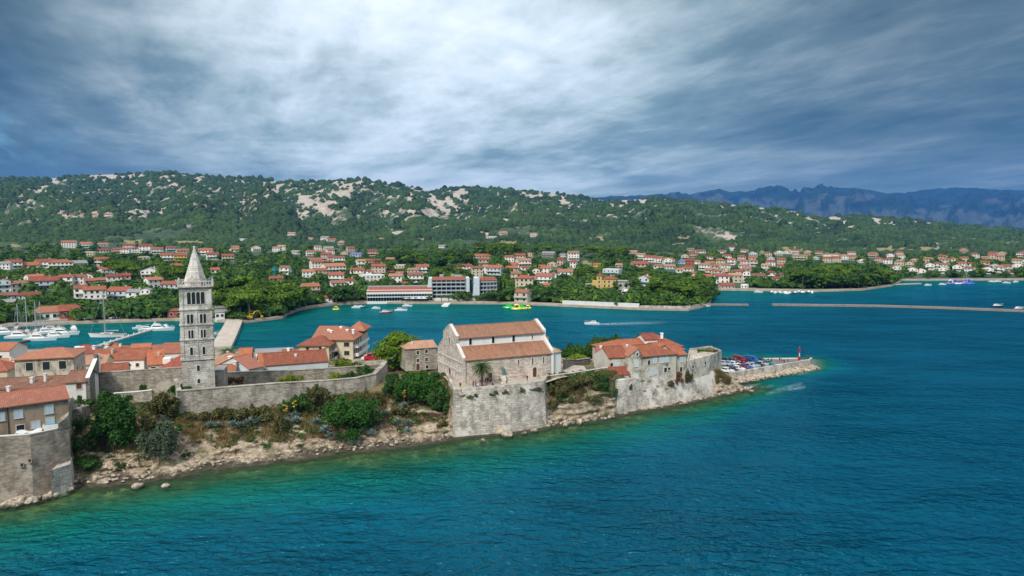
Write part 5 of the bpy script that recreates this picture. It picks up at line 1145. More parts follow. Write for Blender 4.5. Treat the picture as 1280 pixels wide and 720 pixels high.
# ---- house meshes, shared by all houses of the same size and form
_hm = {}
def far_house_meshes(w, st, form):
    key = (w, st, form)
    if key in _hm: return _hm[key]
    d = min(max(w*.72, 6), 11); ze = 2.75*st+.3; q = [(-w/2, 0), (w/2, 0), (w/2, d), (-w/2, d)]
    if form == 'gf':                       # gable towards the water
        b = MB(); P = [V2(p) for p in q]; b.prism(P, -4, ze); zr = ze+w*.2
        b.poly([(-w/2, 0, ze), (w/2, 0, ze), (0, 0, zr)]); b.poly([(w/2, d, ze), (-w/2, d, ze), (0, d, zr)])
        r = roof_mb([P[1], P[2], P[3], P[0]], ze+.003, zr+.003, .5, .2)
    elif form == 'flat':
        zr = ze; b = MB(); b.prism(q, -4, ze+.5); r = MB(); r.prism([(-w/2+.3, .3), (w/2-.3, .3), (w/2-.3, d-.3), (-w/2+.3, d-.3)], ze+.3, ze+.58)
    else:
        hp = (d*.42, d*.42) if form == 'hip' else (0, 0); zr = ze+d*.22; b = wall_mb(q, -4, ze, zr, hip=hp); r = roof_mb(q, ze+.003, zr+.003, .5, .2, hp)
    ch = MB(); cx = w*.22; ch.box(cx-.35, cx+.35, d*.55-.35, d*.55+.35, ze+.2, zr+.8); ch.box(cx-.45, cx+.45, d*.55-.45, d*.55+.45, zr+.802, zr+.95)
    wn = []; n = max(2, round(w/3.4))
    rr = random.Random(w*31+st*7+len(form))
    for s in range(st):
        balc = rr.random() < .45 and s > 0
        for i in range(n):
            x = -w/2+w*(i+.5)/n+rr.uniform(-.15, .15); hh = 2.0 if balc else 1.35; ww = rr.choice((1.0, 1.2, 1.5)); z = .25+2.75*s+(1.15 if balc else 1.5)
            m = MB(); m.box(x-ww/2-.12, x-ww/2, -.09, .02, z-hh/2, z+hh/2, 0); m.box(x+ww/2, x+ww/2+.12, -.09, .02, z-hh/2, z+hh/2, 0); m.box(x-ww/2-.12, x+ww/2+.12, -.1, .02, z+hh/2, z+hh/2+.12, 0); m.box(x-ww/2-.2, x+ww/2+.2, -.16, .02, z-hh/2-.12, z-hh/2, 0)
            m.poly([(x-ww/2, -.012, z-hh/2), (x+ww/2, -.012, z-hh/2), (x+ww/2, -.012, z+hh/2), (x-ww/2, -.012, z+hh/2)], 1); wn.append(('window', m))
        if balc:
            m = MB(); x0, x1 = -w*.46, w*.46; z = .25+2.75*s; m.box(x0, x1, -1.5, -.002, z-.12, z+.05); m.box(x0, x1, -1.5, -1.42, z+.052, z+.95); wn.append(('balcony', m))
    if form != 'gf' and w > 6:            # windows on the two side walls too
        for sx in (-1, 1):
            for s in range(st):
                y = d*.5; z = .25+2.75*s+1.5; m = MB(); x = sx*w/2; a, c = (x-.02, x+.09) if sx > 0 else (x-.09, x+.02)
                m.box(a, c, y-.62, y-.5, z-.65, z+.65); m.box(a, c, y+.5, y+.62, z-.65, z+.65); m.box(a, c, y-.62, y+.62, z+.65, z+.77); m.box(a, c, y-.62, y+.62, z-.77, z-.65)
                e = x+sx*.012; pp = [(e, y-.5, z-.65), (e, y+.5, z-.65), (e, y+.5, z+.65), (e, y-.5, z+.65)]; m.poly(pp if sx > 0 else pp[::-1], 1); wn.append(('window', m))
    D_, Wm = MAT['plaster_bright'], MAT['dark_glass']
    one = MB()
    def add(src, off):
        i0 = len(one.v); one.v += src.v; one.f += [tuple(i0+k for k in f) for f in src.f]; one.m += [x+off for x in src.m]; one.sm += src.sm
    add(b, 0); r2 = r; add(r2, 1)
    for nm, m in wn:
        i0 = len(one.v); one.v += m.v; one.f += [tuple(i0+k for k in f) for f in m.f]; one.m += [2 if x == 1 else 0 for x in m.m]; one.sm += m.sm
    _hm[key] = dict(wall=b.mesh('wall', [D_]), roof=r.mesh('roof', [D_]), chimney=ch.mesh('chimney', [D_]), wins=[(nm, m.mesh(nm, [MAT['white_paint'], Wm] if nm == 'window' else [D_])) for nm, m in wn], one=one.mesh('house', [D_, D_, Wm]), ze=ze, d=d)
    return _hm[key]
FARH = []                                  # (px, py, half width px, D) kept free of trees in front
def far_house(px, py, wpx, st=2, roof='o', wall='w', form='gab', yaw=None, group='houses on the slope across the harbour'):
    p = far_pt(px, py); Dd = p.y; w = wpx*Dd/F; W = min((6, 8, 10, 12, 15, 19, 24, 32), key=lambda k: abs(k-w)); sc = w/W; sc = min(max(sc, .8), 1.25)
    if roof in 'f': form = 'flat'
    M = far_house_meshes(W, st, form); yaw = rnd.uniform(-.45, .45) if yaw is None else yaw
    p.z = min(land_z(px, p.y), land_z(px, p.y+6)-.2); rz = math.atan2(-p.x, p.y)+yaw; wm, rm = MAT[WALLN[wall][1]], MAT[ROOFN[roof][1]]
    desc = f"{'large ' if w > 16 else 'small ' if w < 9.5 else ''}{WALLN[wall][0]} {'tall' if st > 2 else 'low' if st == 1 else 'two-storey'} house, {ROOFN[roof][0]}"
    if wpx >= 12.5 and p.y < 640:
        o = empty('house', p, rz, None, 'house', group); o.scale = (sc,)*3
        link('wall', M['wall'], o, mats=[wm]); r = link('roof', M['roof'], o, mats=[rm])
        if form != 'flat': link('chimney', M['chimney'], r, mats=[MAT['plaster_white']])
        for nm, me in M['wins']: link(nm, me, o, mats=[None, None] if nm == 'window' else [wm])
    else:
        o = link('house', M['one'], None, p, [wm, rm, None]); o.rotation_euler.z = rz; o.scale = (sc,)*3; tag(o, None, 'house', group)
    later(o, desc, px, py); FARH.append((px, py, wpx/2, p.y)); return o
HL = [(86, 310, 16, 3, 'r'), (107, 309.5, 13, 2, 'o', 'b'), (129, 308, 12, 1, 'u', 'b'), (112, 321, 12, 2, 'f', 'c'), (129, 316, 12, 1, 'r', 'o'), (146, 317, 11, 2, 'r', 'p'), (156, 317, 10, 2, 'r'), (161, 312, 13, 2, 'r'),
 (5, 337, 13, 2, 'g'), (17, 336, 18, 2, 'u'), (35, 336, 22, 1, 'o', 'c'), (54, 335, 20, 2, 'r'), (76, 336, 26, 2, 'o', 'w', 'hip'), (99, 333, 20, 1, 'g'), (126, 332, 16, 2, 'u'), (126, 339, 11, 1, 'o'), (136, 345, 14, 2, 'u', 'b'),
 (47, 355, 19, 2, 'o'), (56, 362.5, 30, 2, 'r', 'b'), (5, 367, 15, 3, 'r', 'b', 'gf'), (25, 366, 20, 2, 'n', 'w'), (36, 375, 23, 1, 'r', 'b'), (12, 375, 20, 1, 'n', 'p'), (8, 384, 18, 1, 'g', 'b'), (82, 357, 15, 2, 'r', 'w'), (96, 356, 17, 2, 'u'), (109, 353, 12, 2, 'r', 'w', 'gf'),
 (115, 355.5, 16, 1, 'o', 'p'), (129, 355.5, 15, 1, 'n', 'r'), (143, 355.5, 17, 2, 'r', 'w'), (156, 354.5, 14, 2, 'r', 'p'), (101, 380, 14, 3, 'u', 'w'), (119, 380, 25, 3, 'o', 'w'), (148, 376, 26, 2, 'r', 'b'), (168, 378, 18, 2, 'g', 'w'), (182, 378, 11, 3, 'g', 'w', 'gf'),
 (170, 316, 9, 2, 'r'), (182, 316, 15, 3, 'r'), (196, 317.5, 13, 2, 'r', 'o'), (214, 315, 11, 2, 'u', 'b'), (209, 326, 15, 2, 'o'), (226, 326, 14, 2, 'u', 'y'), (181, 325, 12, 1, 'f', 'c'), (229, 316, 14, 1, 'u', 'c'), (256, 319, 16, 2, 'o'), (266, 324.5, 14, 2, 'r'), (285, 326.5, 14, 2, 'r', 'c'), (293, 315, 8, 1, 'o'), (221, 336, 14, 1, 'o', 'p'), (187, 348, 20, 2, 'g', 'w', 'gf'), (195, 360, 18, 2, 'o'), (212, 366, 22, 2, 'r', 'b'), (269, 342, 10, 1, 'u'),
 (321, 314, 10, 2, 'p', 'w', 'gf'), (345, 315, 9, 2, 'p'), (352, 313, 9, 2, 'p'), (369, 317.5, 11, 1, 'g'), (389, 320, 11, 2, 'o'), (398, 313, 8, 2, 'p'), (411, 312.5, 12, 1, 'g'), (414, 318, 9, 2, 'o'), (407, 326, 12, 3, 'r', 'p'), (415, 327, 10, 2, 'r', 'p'), (394, 328.5, 17, 1, 'n', 'c'), (424, 329, 14, 2, 'n'), (430, 321, 9, 2, 'p', 'c', 'gf'), (397.5, 338.5, 15, 3, 'u'), (420, 341, 27, 2, 'o', 'w'), (385, 347.5, 14, 2, 'u'), (401, 342.5, 15, 1, 'o', 'p'), (355, 343, 12, 2, 'n', 'w'), (362, 343, 6, 1, 'f'),
 (346, 357, 16, 2, 'u', 'p'), (359, 365, 9, 2, 'p', 'c', 'gf'), (390, 368, 21, 2, 'o', 'p'), (408, 378, 15, 1, 'o'), (420, 353, 19, 2, 'u', 'w'), (423, 368, 17, 3, 'n', 'w'), (435, 361, 14, 2, 'r'), (444, 346, 13, 1, 'o', 'w'), (364, 294, 9, 1, 'p'), (387, 299, 9, 1, 'f', 'p'), (405, 299, 10, 1, 'g'), (415, 302, 11, 1, 'o'), (426, 306, 8, 2, 'p', 'p', 'gf'), (304, 301, 9, 1, 'f'), (294, 314, 9, 2, 'o'),
 (439, 315, 9, 2, 'u', 'p'), (444, 321, 14, 1, 'b', 'b'), (466, 320, 12, 2, 'r', 'p'), (461, 329.5, 14, 1, 'o', 'p'), (472, 332, 9, 2, 'n', 'r'), (452, 334, 11, 2, 'p'), (489, 327.5, 10, 1, 'p', 'p'), (446, 346, 17, 2, 'u', 'w'), (459, 346, 10, 2, 'o'), (473, 345, 17, 3, 'o', 'p'), (467, 353, 29, 2, 'f', 'w'), (489, 344, 10, 1, 'r', 'r'), (499, 345, 10, 1, 'r', 'p'), (498, 335.5, 15, 1, 'f', 'c'), (494, 355, 17, 2, 'p', 'w'), (516, 345.5, 14, 2, 'p', 'c'), (528, 341, 16, 2, 'r', 'w'), (520, 353, 19, 2, 'n', 'w'), (503, 359, 12, 1, 'u'), (552, 310, 9, 1, 'g'), (566, 328, 17, 1, 'p', 'c'), (554, 333, 8, 1, 'o', 'c'), (576, 340, 11, 1, 'u', 'r'), (585, 340, 13, 2, 'r'),
 (601, 323.5, 26, 1, 'o', 'o'), (605, 328.5, 13, 1, 'o', 'p'), (637, 327.5, 11, 2, 'u', 'w'), (650, 326, 14, 2, 'r', 'c'), (661, 324, 9, 2, 'o', 'c', 'gf'), (656, 334, 17, 2, 'p', 'w'), (642, 335, 14, 1, 'o', 'w'), (641, 343, 14, 2, 'o', 'p'), (658, 338, 12, 1, 'u', 'w'), (645, 351.5, 13, 2, 'n', 'c'), (655, 363.5, 22, 3, 'u', 'c', 'hip'), (587, 340, 10, 1, 'o'), (597, 347, 14, 3, 'n', 'c'), (617, 344, 19, 2, 'r', 'b'), (606, 342, 9, 2, 'p'), (679, 354, 22, 2, 'r', 'w'), (690, 351, 11, 2, 'p', 'w', 'gf'), (706, 349, 19, 2, 'n', 'w'), (684, 362, 14, 1, 'o', 'y'), (651, 378, 18, 2, 'u', 'c'), (682, 343, 14, 2, 'o', 'w'), (677, 336, 9, 1, 'o', 'c'), (690, 333, 12, 1, 'o', 'c', 'gf'), (700, 332, 8, 2, 'r', 'p'), (699, 342, 9, 1, 'u', 'p'), (717, 326, 14, 3, 'p', 'w'), (716, 335, 8, 2, 'u'), (685, 321.5, 16, 2, 'g', 'g'), (704, 321, 9, 1, 'g'), (667, 296, 9, 2, 'p'), (614, 298, 14, 1, 'f', 'o'), (630, 293, 10, 1, 'p', 'c'), (714, 341, 8, 1, 'o'), (670, 346, 9, 2, 'o', 'w', 'gf'), (665, 355, 8, 2, 'o', 'w'),
 (804, 358, 15, 2, 'r', 'b', 'gf'), (763, 345, 21, 2, 'f', 'b'), (746, 337, 9, 2, 'o', 'y'), (775, 335, 12, 1, 'p', 'p'), (801, 334, 20, 1, 'r', 'p'), (800, 323.5, 11, 2, 'p', 'w'), (811, 327.5, 15, 2, 'r', 'w'), (824, 328.5, 11, 2, 'u', 'w'), (791, 317, 11, 1, 'p', 'p'), (822, 336, 10, 1, 'o'), (837, 336.5, 14, 1, 'p', 'b'), (855, 330, 15, 1, 'b', 'b'), (862, 332, 11, 2, 'r', 'r'), (861, 339.5, 13, 1, 'u', 'w'), (864, 314, 9, 1, 'p', 'c'), (876, 316.5, 12, 1, 'n', 'w'), (867, 322, 10, 2, 'r', 'p'), (885, 349.5, 14, 1, 'o', 'w'), (880, 338, 14, 2, 'p', 'w'), (850, 341, 8, 1, 'o'), (867, 345, 10, 1, 'u', 'c'), (888, 332, 12, 1, 'u', 'p'), (886, 324, 9, 1, 'r'), (870, 330, 9, 1, 'p'),
 (903, 359.5, 17, 3, 'r', 'w'), (910, 362, 18, 1, 'r', 'p'), (920, 353.5, 16, 2, 'p', 'c'), (933, 353, 9, 3, 'r', 'w', 'gf'), (949, 349, 17, 1, 'n', 'p'), (974, 352.5, 14, 1, 'r', 'w'), (930, 360, 8, 1, 'f', 'w')]
HL += [(80, 269, 6, 1, 'u'), (91, 269.5, 7, 1, 'r', 'p'), (103, 269.5, 6, 1, 'p', 'p'), (119, 269.5, 7, 1, 'u', 'p'), (135, 270, 9, 1, 'r'), (163, 272.5, 6, 1, 'o'), (45, 275, 5, 1, 'p'), (300, 275, 5, 1, 'p'), (235, 284, 6, 1, 'g')]
for h in HL: far_house(*h)
# the denser quarters round the right-hand bay
def quarter(x0, x1, y0, y1, n, seed):
    r = random.Random(seed); got = []
    for _ in range(n*30):
        if len(got) >= n: break
        x, y = r.uniform(x0, x1), r.uniform(y0, y1)
        s = (y-300)/50
        if any(abs(x-a) < 5.5+4.5*s and abs(y-b) < 2.6+2.4*s for a, b in got) or any(abs(x-f[0]) < f[2]+4 and abs(y-f[1]) < 4.5 for f in FARH): continue
        got.append((x, y)); far_house(x, y, r.uniform(6.5, 8.5)+4.5*max(s, 0)*r.uniform(.6, 1), r.choice((1, 2, 2, 2)), r.choice('oruuppnor'), r.choice('wwwoccpbw'), r.choice(('gab', 'gab', 'gf', 'hip')), None, 'houses round the right bay')
quarter(884, 985, 325, 350, 22, 1); quarter(884, 1010, 313, 326, 10, 2); quarter(985, 1130, 318, 330, 17, 3); quarter(1120, 1215, 325, 344, 19, 4); quarter(1205, 1290, 313, 344, 20, 5); quarter(835, 884, 318, 338, 3, 6)

# ------------------------------------------------------------------ far hotel, villa and other large things on the far shore
def frame_at(px, py, yaw=0):
    p = far_pt(px, py); return p, math.atan2(-p.x, p.y)+yaw
class Local(Thing):
    def __init__(s, name, p, rz, label, cat, group=None): s.o = Vector((0, 0, 0)); s.root = empty(name, p, rz, label, cat, group)
def hotel():
    p, rz = frame_at(500, 377.5, -.03); k = p.y/F; L = 81*k; th = Local('hotel_wing', p, rz, 'long low white hotel wing with a red roof band behind the beach', 'hotel')
    x0, x1 = -L/2, L/2; b = MB(); b.prism([(x0, 0), (x1, 0), (x1, 14), (x0, 14)], -2, 7.4); th.part('wall', b, 'plaster_bright')
    b = MB(); b.poly([(x0-.3, -1.6, 6.5), (x1, -1.6, 6.5), (x1, 5, 9.0), (x0+2, 5, 9.0)]); b.poly([(x0-.3, -1.6, 6.3), (x0+2, 5, 8.8), (x1, 5, 8.8), (x1, -1.6, 6.3)]); b.box(x0-.3, x1, -1.62, -1.5, 6.28, 6.52); th.part('roof', b, 'tile_red')
    b = MB(); b.prism([(x0, 5), (x1, 5), (x1, 14), (x0, 14)], 7.41, 9.2); th.part('roof', b, 'roof_grey')
    b = MB(); b.box(x0-.2, x1, -1.8, -.01, 4.9, 6.2); b.box(x0, x1, -2.2, -.01, 2.9, 3.3); th.part('fascia', b, 'white_paint')
    n = 24
    for i in range(n):
        x = x0+L*(i+.5)/n; w = L/n*.42
        for z0_, z1_ in ((3.35, 4.85), (.5, 2.8)):
            m = MB(); m.box(x-w-.15, x-w, -.12, .02, z0_, z1_, 0); m.box(x+w, x+w+.15, -.12, .02, z0_, z1_, 0); m.poly([(x-w, -.02, z0_), (x+w, -.02, z0_), (x+w, -.02, z1_), (x-w, -.02, z1_)], 1); th.part('window', m, ['white_paint', 'dark_glass'])
    p, rz = frame_at(577, 375, .02); k = p.y/F; X = lambda px: (px-577)*k
    th = Local('hotel_block', p, rz, 'five storey white hotel block with balcony grid and red roof strip', 'hotel')
    b = MB(); b.prism([(X(540), .8), (X(582), .8), (X(582), 15), (X(540), 15)], -2, 13.6); b.prism([(X(599.5), 2.8), (X(622), 5.8), (X(620), 18), (X(599.5), 15)], -2, 13.0); th.part('wall', b, 'plaster_greyblue')
    for a, c, t in ((531.5, 540, 536), (582, 587, 583), (590, 599.5, 593)):          # raking white fins
        b = MB(); pr = [(X(a), -1.2), (X(c), -1.2), (X(c), 15.4), (X(a), 15.4)]; f = [Vector((X(a), -1.0, -2)), Vector((X(c), -1.0, -2)), Vector((X(c), -1.0, 14.1)), Vector((X(t), -1.0, 14.1))]; g = [v+Vector((0, 16.6, 0)) for v in f]
        b.poly(f); b.poly(g[::-1])
        for i in range(4): b.poly([f[i], g[i], g[(i+1) % 4], f[(i+1) % 4]])
        th.part('fin_wall', b, 'plaster_blue')
    b = MB(); b.prism([(X(587), 1.5), (X(590), 1.5), (X(590), 12), (X(587), 12)], -2, 13.2); th.part('stair_glazing', b, 'dark_glass')
    for (a, c, ya, yc, n, zt) in ((540, 582, .8, .8, 7, 13.6), (599.5, 621.5, 2.8, 5.8, 5, 13.0)):
        A, C = Vector((X(a)+.1, ya)), Vector((X(c)-.1, yc)); u = (C-A).normalized(); nn = Vector((u.y, -u.x)); Lw = (C-A).length
        b = MB(); b.poly([Vector((*(A+nn*1.7), zt-.6)), Vector((*(C+nn*1.7), zt-.6)), Vector((*(C-nn*3), zt+1.3)), Vector((*(A-nn*3), zt+1.3))]); b.poly([Vector((*(A+nn*1.7), zt-.8)), Vector((*(A-nn*3), zt+1.1)), Vector((*(C-nn*3), zt+1.1)), Vector((*(C+nn*1.7), zt-.8))]); b.prism([A+nn*1.72, C+nn*1.72, C+nn*1.6, A+nn*1.6], zt-.82, zt-.58); th.part('roof', b, 'tile_red')
        for s in range(5):
            z = .9+2.55*s
            b = MB(); b.prism([A+nn*.02, A+nn*1.6, C+nn*1.6, C+nn*.02][::-1], z-.15, z+.1, 0, True, True); b.prism([A+nn*1.5, A+nn*1.6, C+nn*1.6, C+nn*1.5][::-1], z+.102, z+.75); th.part('balcony', b, 'plaster_greyblue')
            for i in range(n):
                x0, x1 = A+u*Lw*(i+.1)/n+nn*.012, A+u*Lw*(i+.9)/n+nn*.012; m = MB(); m.poly([Vector((*x0, z+.1)), Vector((*x1, z+.1)), Vector((*x1, z+2.2)), Vector((*x0, z+2.2))], 0); th.part('window', m, 'dark_glass')
        for i in range(n+1):
            x = A+u*Lw*i/n; b = MB(); b.prism([x-u*.13+nn*1.58, x+u*.13+nn*1.58, x+u*.13+nn*.01, x-u*.13+nn*.01], -.5, zt-.85); th.part('divider', b, 'plaster_greyblue')
    for px, w in ((552, 5), (572, 12), (566, 4)): b = MB(); b.box(X(px-w/2), X(px+w/2), 7, 12, 13.61, 15.6 if w > 6 else 15.9); th.part('roof_plant', b, 'concrete')
    b = MB(); b.box(X(536), X(625), -3.5, -1.25, -2, 1.6); th.part('plinth', b, 'plaster_white')
hotel()
def villa():
    p, rz = frame_at(755, 360.5, -.1); k = p.y/F; th = Local('villa', p, rz, 'yellow villa with a square tower and red roofs above the headland terraces', 'villa')
    b = MB(); b.box(-1.5, 9, 0, 9, -3, 6.6); th.part('wall', b, 'plaster_yellow'); b = MB(); b.box(-5.2, -1.52, -.8, 5, -3, 9.2); th.part('tower_wall', b, 'plaster_yellow'); b = MB(); b.box(-8.5, -5.22, 1, 7, -3, 5.2); th.part('wall', b, 'plaster_yellow')
    th.part('roof', roof_mb([(-1.5, 0), (9, 0), (9, 9), (-1.5, 9)], 6.603, 8.4, .4, .16, (3.5, 3.5)), 'tile_rust'); th.part('tower_roof', roof_mb([(-5.2, -.8), (-1.52, -.8), (-1.52, 5), (-5.2, 5)], 9.203, 10.6, .5, .16, (1.7, 1.7)), 'tile_rust')
    A, B = Vector((-1.5, 0)), Vector((9, 0))
    for s in (2, 5, 8.5):
        for z in (4.8, 1.9): win(th, A, B, s, z, 1.1, 1.6, 'glass', False, 'white_paint')
    for z in (7.3, 4.6, 1.7): win(th, Vector((-5.2, -.8)), Vector((-1.5, -.8)), 1.85, z, 1.1, 1.6, 'glass', True, 'white_paint')
    for (px, py, w, h, dd, lab) in ((782, 362, 10, 5.4, 8, 'grey concrete terrace walls stepping down right of the yellow villa'), (738, 361, 7, 3.2, 5, 'pale concrete terrace block left of the yellow villa')):
        p, rz = frame_at(px, py); t = Local('terrace_building', p, rz, lab, 'terrace'); b = MB(); b.box(-w/2, w/2, 0, dd, -3, h); t.part('wall', b, 'concrete'); b = MB(); b.box(-w/2-.3, w/2+.3, -.5, dd, h+.002, h+.35); t.part('roof_slab', b, 'concrete')
        for i in range(3): win(t, Vector((-w/2, 0)), Vector((w/2, 0)), w*(i+.5)/3, h*.5, 1.8, 1.9, 'glass', False, 'white_paint')
villa()
FARH += [(755, 361, 13, 500), (782, 363, 9, 500), (738, 362, 6, 500)]
def far_wall(px0, px1, py, h, mat, label, off=0, name='sea_wall'):
    P = []
    for x in np.linspace(px0, px1, 9):
        D = dep(float(interp(FAR_SHORE, x)))+off if py is None else far_D(x, py); P.append(bear(x, D, 2))
    return masonry_wall(name, label, P, [max(p.z, float(land_z(x, p.y)))*0+1.3+h for p, x in zip(P, np.linspace(px0, px1, 9))], -1, mat, .7)
far_wall(703, 799, None, 2.3, 'plaster_white', 'long white sea wall along the foot of the pine headland', 1.2)
far_wall(800, 884, None, 1.2, 'quay' if False else 'stone_white', 'pale stone quay wall under the headland pines', 1.0)
def ramp():
    p = at(786, 383, 0); D = p.y; q = [Q(770, D+3, 2), Q(799, D+3.5, 2), Q(797, D+26, 5), Q(781, D+28, 6)]; th = Thing('concrete_ramp', (*q[0], 1), 'pale concrete ramp rising behind the white headland sea wall', 'ramp')
    b = MB(); b.prism(q, 0, [2.5, 2.6, 7.0, 8.5]); th.part('slab', b, 'plaster_white'); b = MB(); b.prism([q[0]-Vector((.3, 0)), q[0], q[3], q[3]-Vector((.3, 0))], 0, [3.3, 3.3, 9.4, 9.4]); th.part('side_wall', b, 'plaster_white')
    q = [Q(705, D+6, 3), Q(742, D+8, 3), Q(742, D+9, 3), Q(705, D+7, 3)]
ramp()
# red harbourside house and its neighbours on the left shore
def red_house():
    p, rz = frame_at(72, 401, .05); th = Local('harbour_house', p, rz, 'harbourside house with red plastered end and long orange roof behind the motor yachts', 'house')
    b = MB(); b.box(-9, 1, 0, 9, -3, 4.6); th.part('wall', b, 'plaster_bright'); b = MB(); b.box(1.01, 12, -2, 9, -3, 4.9); th.part('wall', b, 'plaster_red')
    th.part('roof', roof_mb([(-9, 0), (1.4, 0), (1.4, 9), (-9, 9)], 4.603, 7.0, .5, .16, (2, 0)), 'tile_orange'); th.part('roof', roof_mb([(1, -2), (12, -2), (12, 9), (1, 9)], 4.903, 7.3, .5, .16, (0, 4)), 'tile_red')
    for s in (2, 5, 8): win(th, Vector((-9, 0)), Vector((1, 0)), s, 2.6, 1.5, 1.7, 'glass', False, 'white_paint')
    for s in (2, 4.5, 8): win(th, Vector((1, -2)), Vector((12, -2)), s, 3.2, 1.2, 1.5, 'glass', False, 'white_paint')
    b = MB(); b.box(-10, 4, -4, -2.2, -2, .9); th.part('terrace', b, 'concrete')
    FARH.append((72, 402, 22, p.y))
    for (px, py, w, mats, lab) in ((22, 398, 30, ('plaster_blue', 'roof_grey'), 'long grey roofed boat shed on the quay at the far left'), (219, 400, 17, ('plaster_red', 'tile_red'), 'low red and white harbour office beside the bell tower'), (277, 397, 14, ('concrete', 'roof_grey'), 'grey stone block building right of the bell tower'), (275, 403, 11, ('plaster_bright', 'roof_grey'), 'white site container at the landward end of the stone pier')):
        p, rz = frame_at(px, py); k = p.y/F*w; t = Local('quay_building', p, rz, lab, 'building'); h = 3.6 if 'block' not in lab else 5; b = MB(); b.box(-k/2, k/2, 0, 6, -2, h); t.part('wall', b, mats[0]); t.part('roof', roof_mb([(-k/2, 0), (k/2, 0), (k/2, 6), (-k/2, 6)], h+.003, h+.9, .3, .14), mats[1])
        for i in range(max(2, int(k/3))): win(t, Vector((-k/2, 0)), Vector((k/2, 0)), k*(i+.5)/max(2, int(k/3)), h*.55, 1.3, 1.3, 'glass', False, 'white_paint')
        FARH.append((px, py+1, w/2, p.y))
red_house()
def crane():
    p, rz = frame_at(343, 353); th = Local('tower_crane', p, 0, 'turquoise tower crane rising above the pine grove', 'crane'); H2 = 20*p.y/F
    b = MB()
    for x, y in ((-.6, -.6), (.6, -.6), (.6, .6), (-.6, .6)): b.tube([(x, y, -1), (x, y, H2)], .16, 5)
    for i in range(int(H2/1.3)):
        z = i*1.3
        for s in (-.6, .6): b.tube([(-.6, s, z), (.6, s, z+1.3)], .1, 4); b.tube([(s, -.6, z), (s, .6, z+1.3)], .1, 4)
    th.part('mast', b, 'crane_green'); b = MB(); b.box(-1.0, 1.0, -1, 1, H2*.72, H2*.72+1.6); th.part('cab', b, 'crane_green'); b = MB()
    b.tube([(-2, 0, H2*.82), (5, .4, H2*.80)], .22, 5); b.tube([(0, 0, H2), (5, .4, H2*.80)], .08, 4); th.part('jib', b, 'crane_green')
crane()
def excavator():
    p, rz = frame_at(313, 401.5, .3); th = Local('excavator', p, rz, 'yellow excavator with folded arm on the shore right of the stone pier', 'excavator'); th.root.scale = (.75,)*3
    b = MB(); b.box(-2.2, 1.2, -1.3, 1.3, 1.0, 2.4); b.box(-2.6, -1.4, -1.2, 1.2, 1.2, 2.8); th.part('body', b, 'yellow_paint'); b = MB(); b.box(-.6, 1.1, -1.2, .2, 2.41, 4.0); cb = th.part('cab', b, 'yellow_paint'); b = MB(); b.box(-.4, 1.13, -1.23, 0, 2.8, 3.8); th.part('cab_glass', b, 'dark_glass', cb)
    for y in (-1.4, .8): b = MB(); b.loft([[Vector((x, yy, z)) for yy in (y, y+.6)] for x, z in ((-2, .1), (2, .1), (2.4, .5), (2, 1.), (-2, 1.), (-2.4, .5), (-2, .1))], 0, False, False); b.box(-2, 2, y, y+.6, .12, .98); th.part('track', b, 'black')
    b = MB(); b.tube([(1, .4, 2), (3.2, .4, 5.2), (5.6, .4, 5.4)], [.4, .42, .3], 6); b.tube([(5.6, .4, 5.5), (7.6, .4, 2.0)], [.3, .2], 6); a = th.part('arm', b, 'yellow_paint'); b = MB(); b.prism([(7, -.2), (8.4, -.2), (8.4, 1), (7, 1)], .9, 2.1); th.part('bucket', b, 'yellow_paint', a)
excavator()

# ------------------------------------------------------------------ piers, breakwaters, jetty
def pier(name, label, pts, w, ztop, mat, cat='pier', posts=0):
    P = [V2(p) for p in pts]; th = Thing(name, (*P[0], 0), label, cat); n = len(P); Lf, Rt = [], []
    for i in range(n):
        d = (P[min(i+1, n-1)]-P[max(i-1, 0)]).normalized(); nn = Vector((-d.y, d.x))*w/2; Lf.append(P[i]+nn); Rt.append(P[i]-nn)
    b = MB(); z = lambda p, h: Vector((*p, h))
    for i in range(n-1):
        b.poly([z(Rt[i], ztop), z(Rt[i+1], ztop), z(Lf[i+1], ztop), z(Lf[i], ztop)]); b.poly([z(Rt[i], -2), z(Rt[i+1], -2), z(Rt[i+1], ztop), z(Rt[i], ztop)]); b.poly([z(Lf[i+1], -2), z(Lf[i], -2), z(Lf[i], ztop), z(Lf[i+1], ztop)])
    b.poly([z(Lf[0], -2), z(Rt[0], -2), z(Rt[0], ztop), z(Lf[0], ztop)]); b.poly([z(Rt[-1], -2), z(Lf[-1], -2), z(Lf[-1], ztop), z(Rt[-1], ztop)])
    th.part('deck', b, mat)
    if posts:
        for i in range(posts):
            t_ = (i+.5)/posts; p = frac(P[0], P[-1], t_)+(Rt[0]-P[0])*.8; m = MB(); m.tube([(p.x, p.y, -1), (p.x, p.y, ztop+.75)], .28, 6); m.tube([(p.x, p.y, ztop+.75), (p.x, p.y, ztop+.9)], [.34, .2], 6); th.part('mooring_post', m, 'white_paint')
    return th
A_ = lambda x, y, z=0: V2(at(x, y, z))
th = pier('stone_pier', 'broad pale stone pier crossing the harbour mouth right of the tower', [A_(276, 438), A_(283, 425), A_(289, 413), A_(294, 402)], 7.5, 1.5, MAT['quay'])
pier('pontoon', 'narrow grey pontoon with white mooring posts right of the tall masted yacht', [A_(124, 433), A_(188, 413.5)], 2.0, .6, MAT['concrete'], 'pontoon', 9)
pier('pontoon', 'dark floating pontoon beside the white motor yachts at the left', [A_(12, 433), A_(38, 425.5)], 2.0, .5, MAT['black'], 'pontoon', 0)
pier('breakwater', 'long thin stone breakwater running out of the right edge', [A_(965, 382, 0), A_(1100, 383.6, 0), A_(1180, 386, 0), A_(1280, 390, 0), A_(1420, 396, 0)], 3.2, 1.15, MAT['breakwater'], 'breakwater')
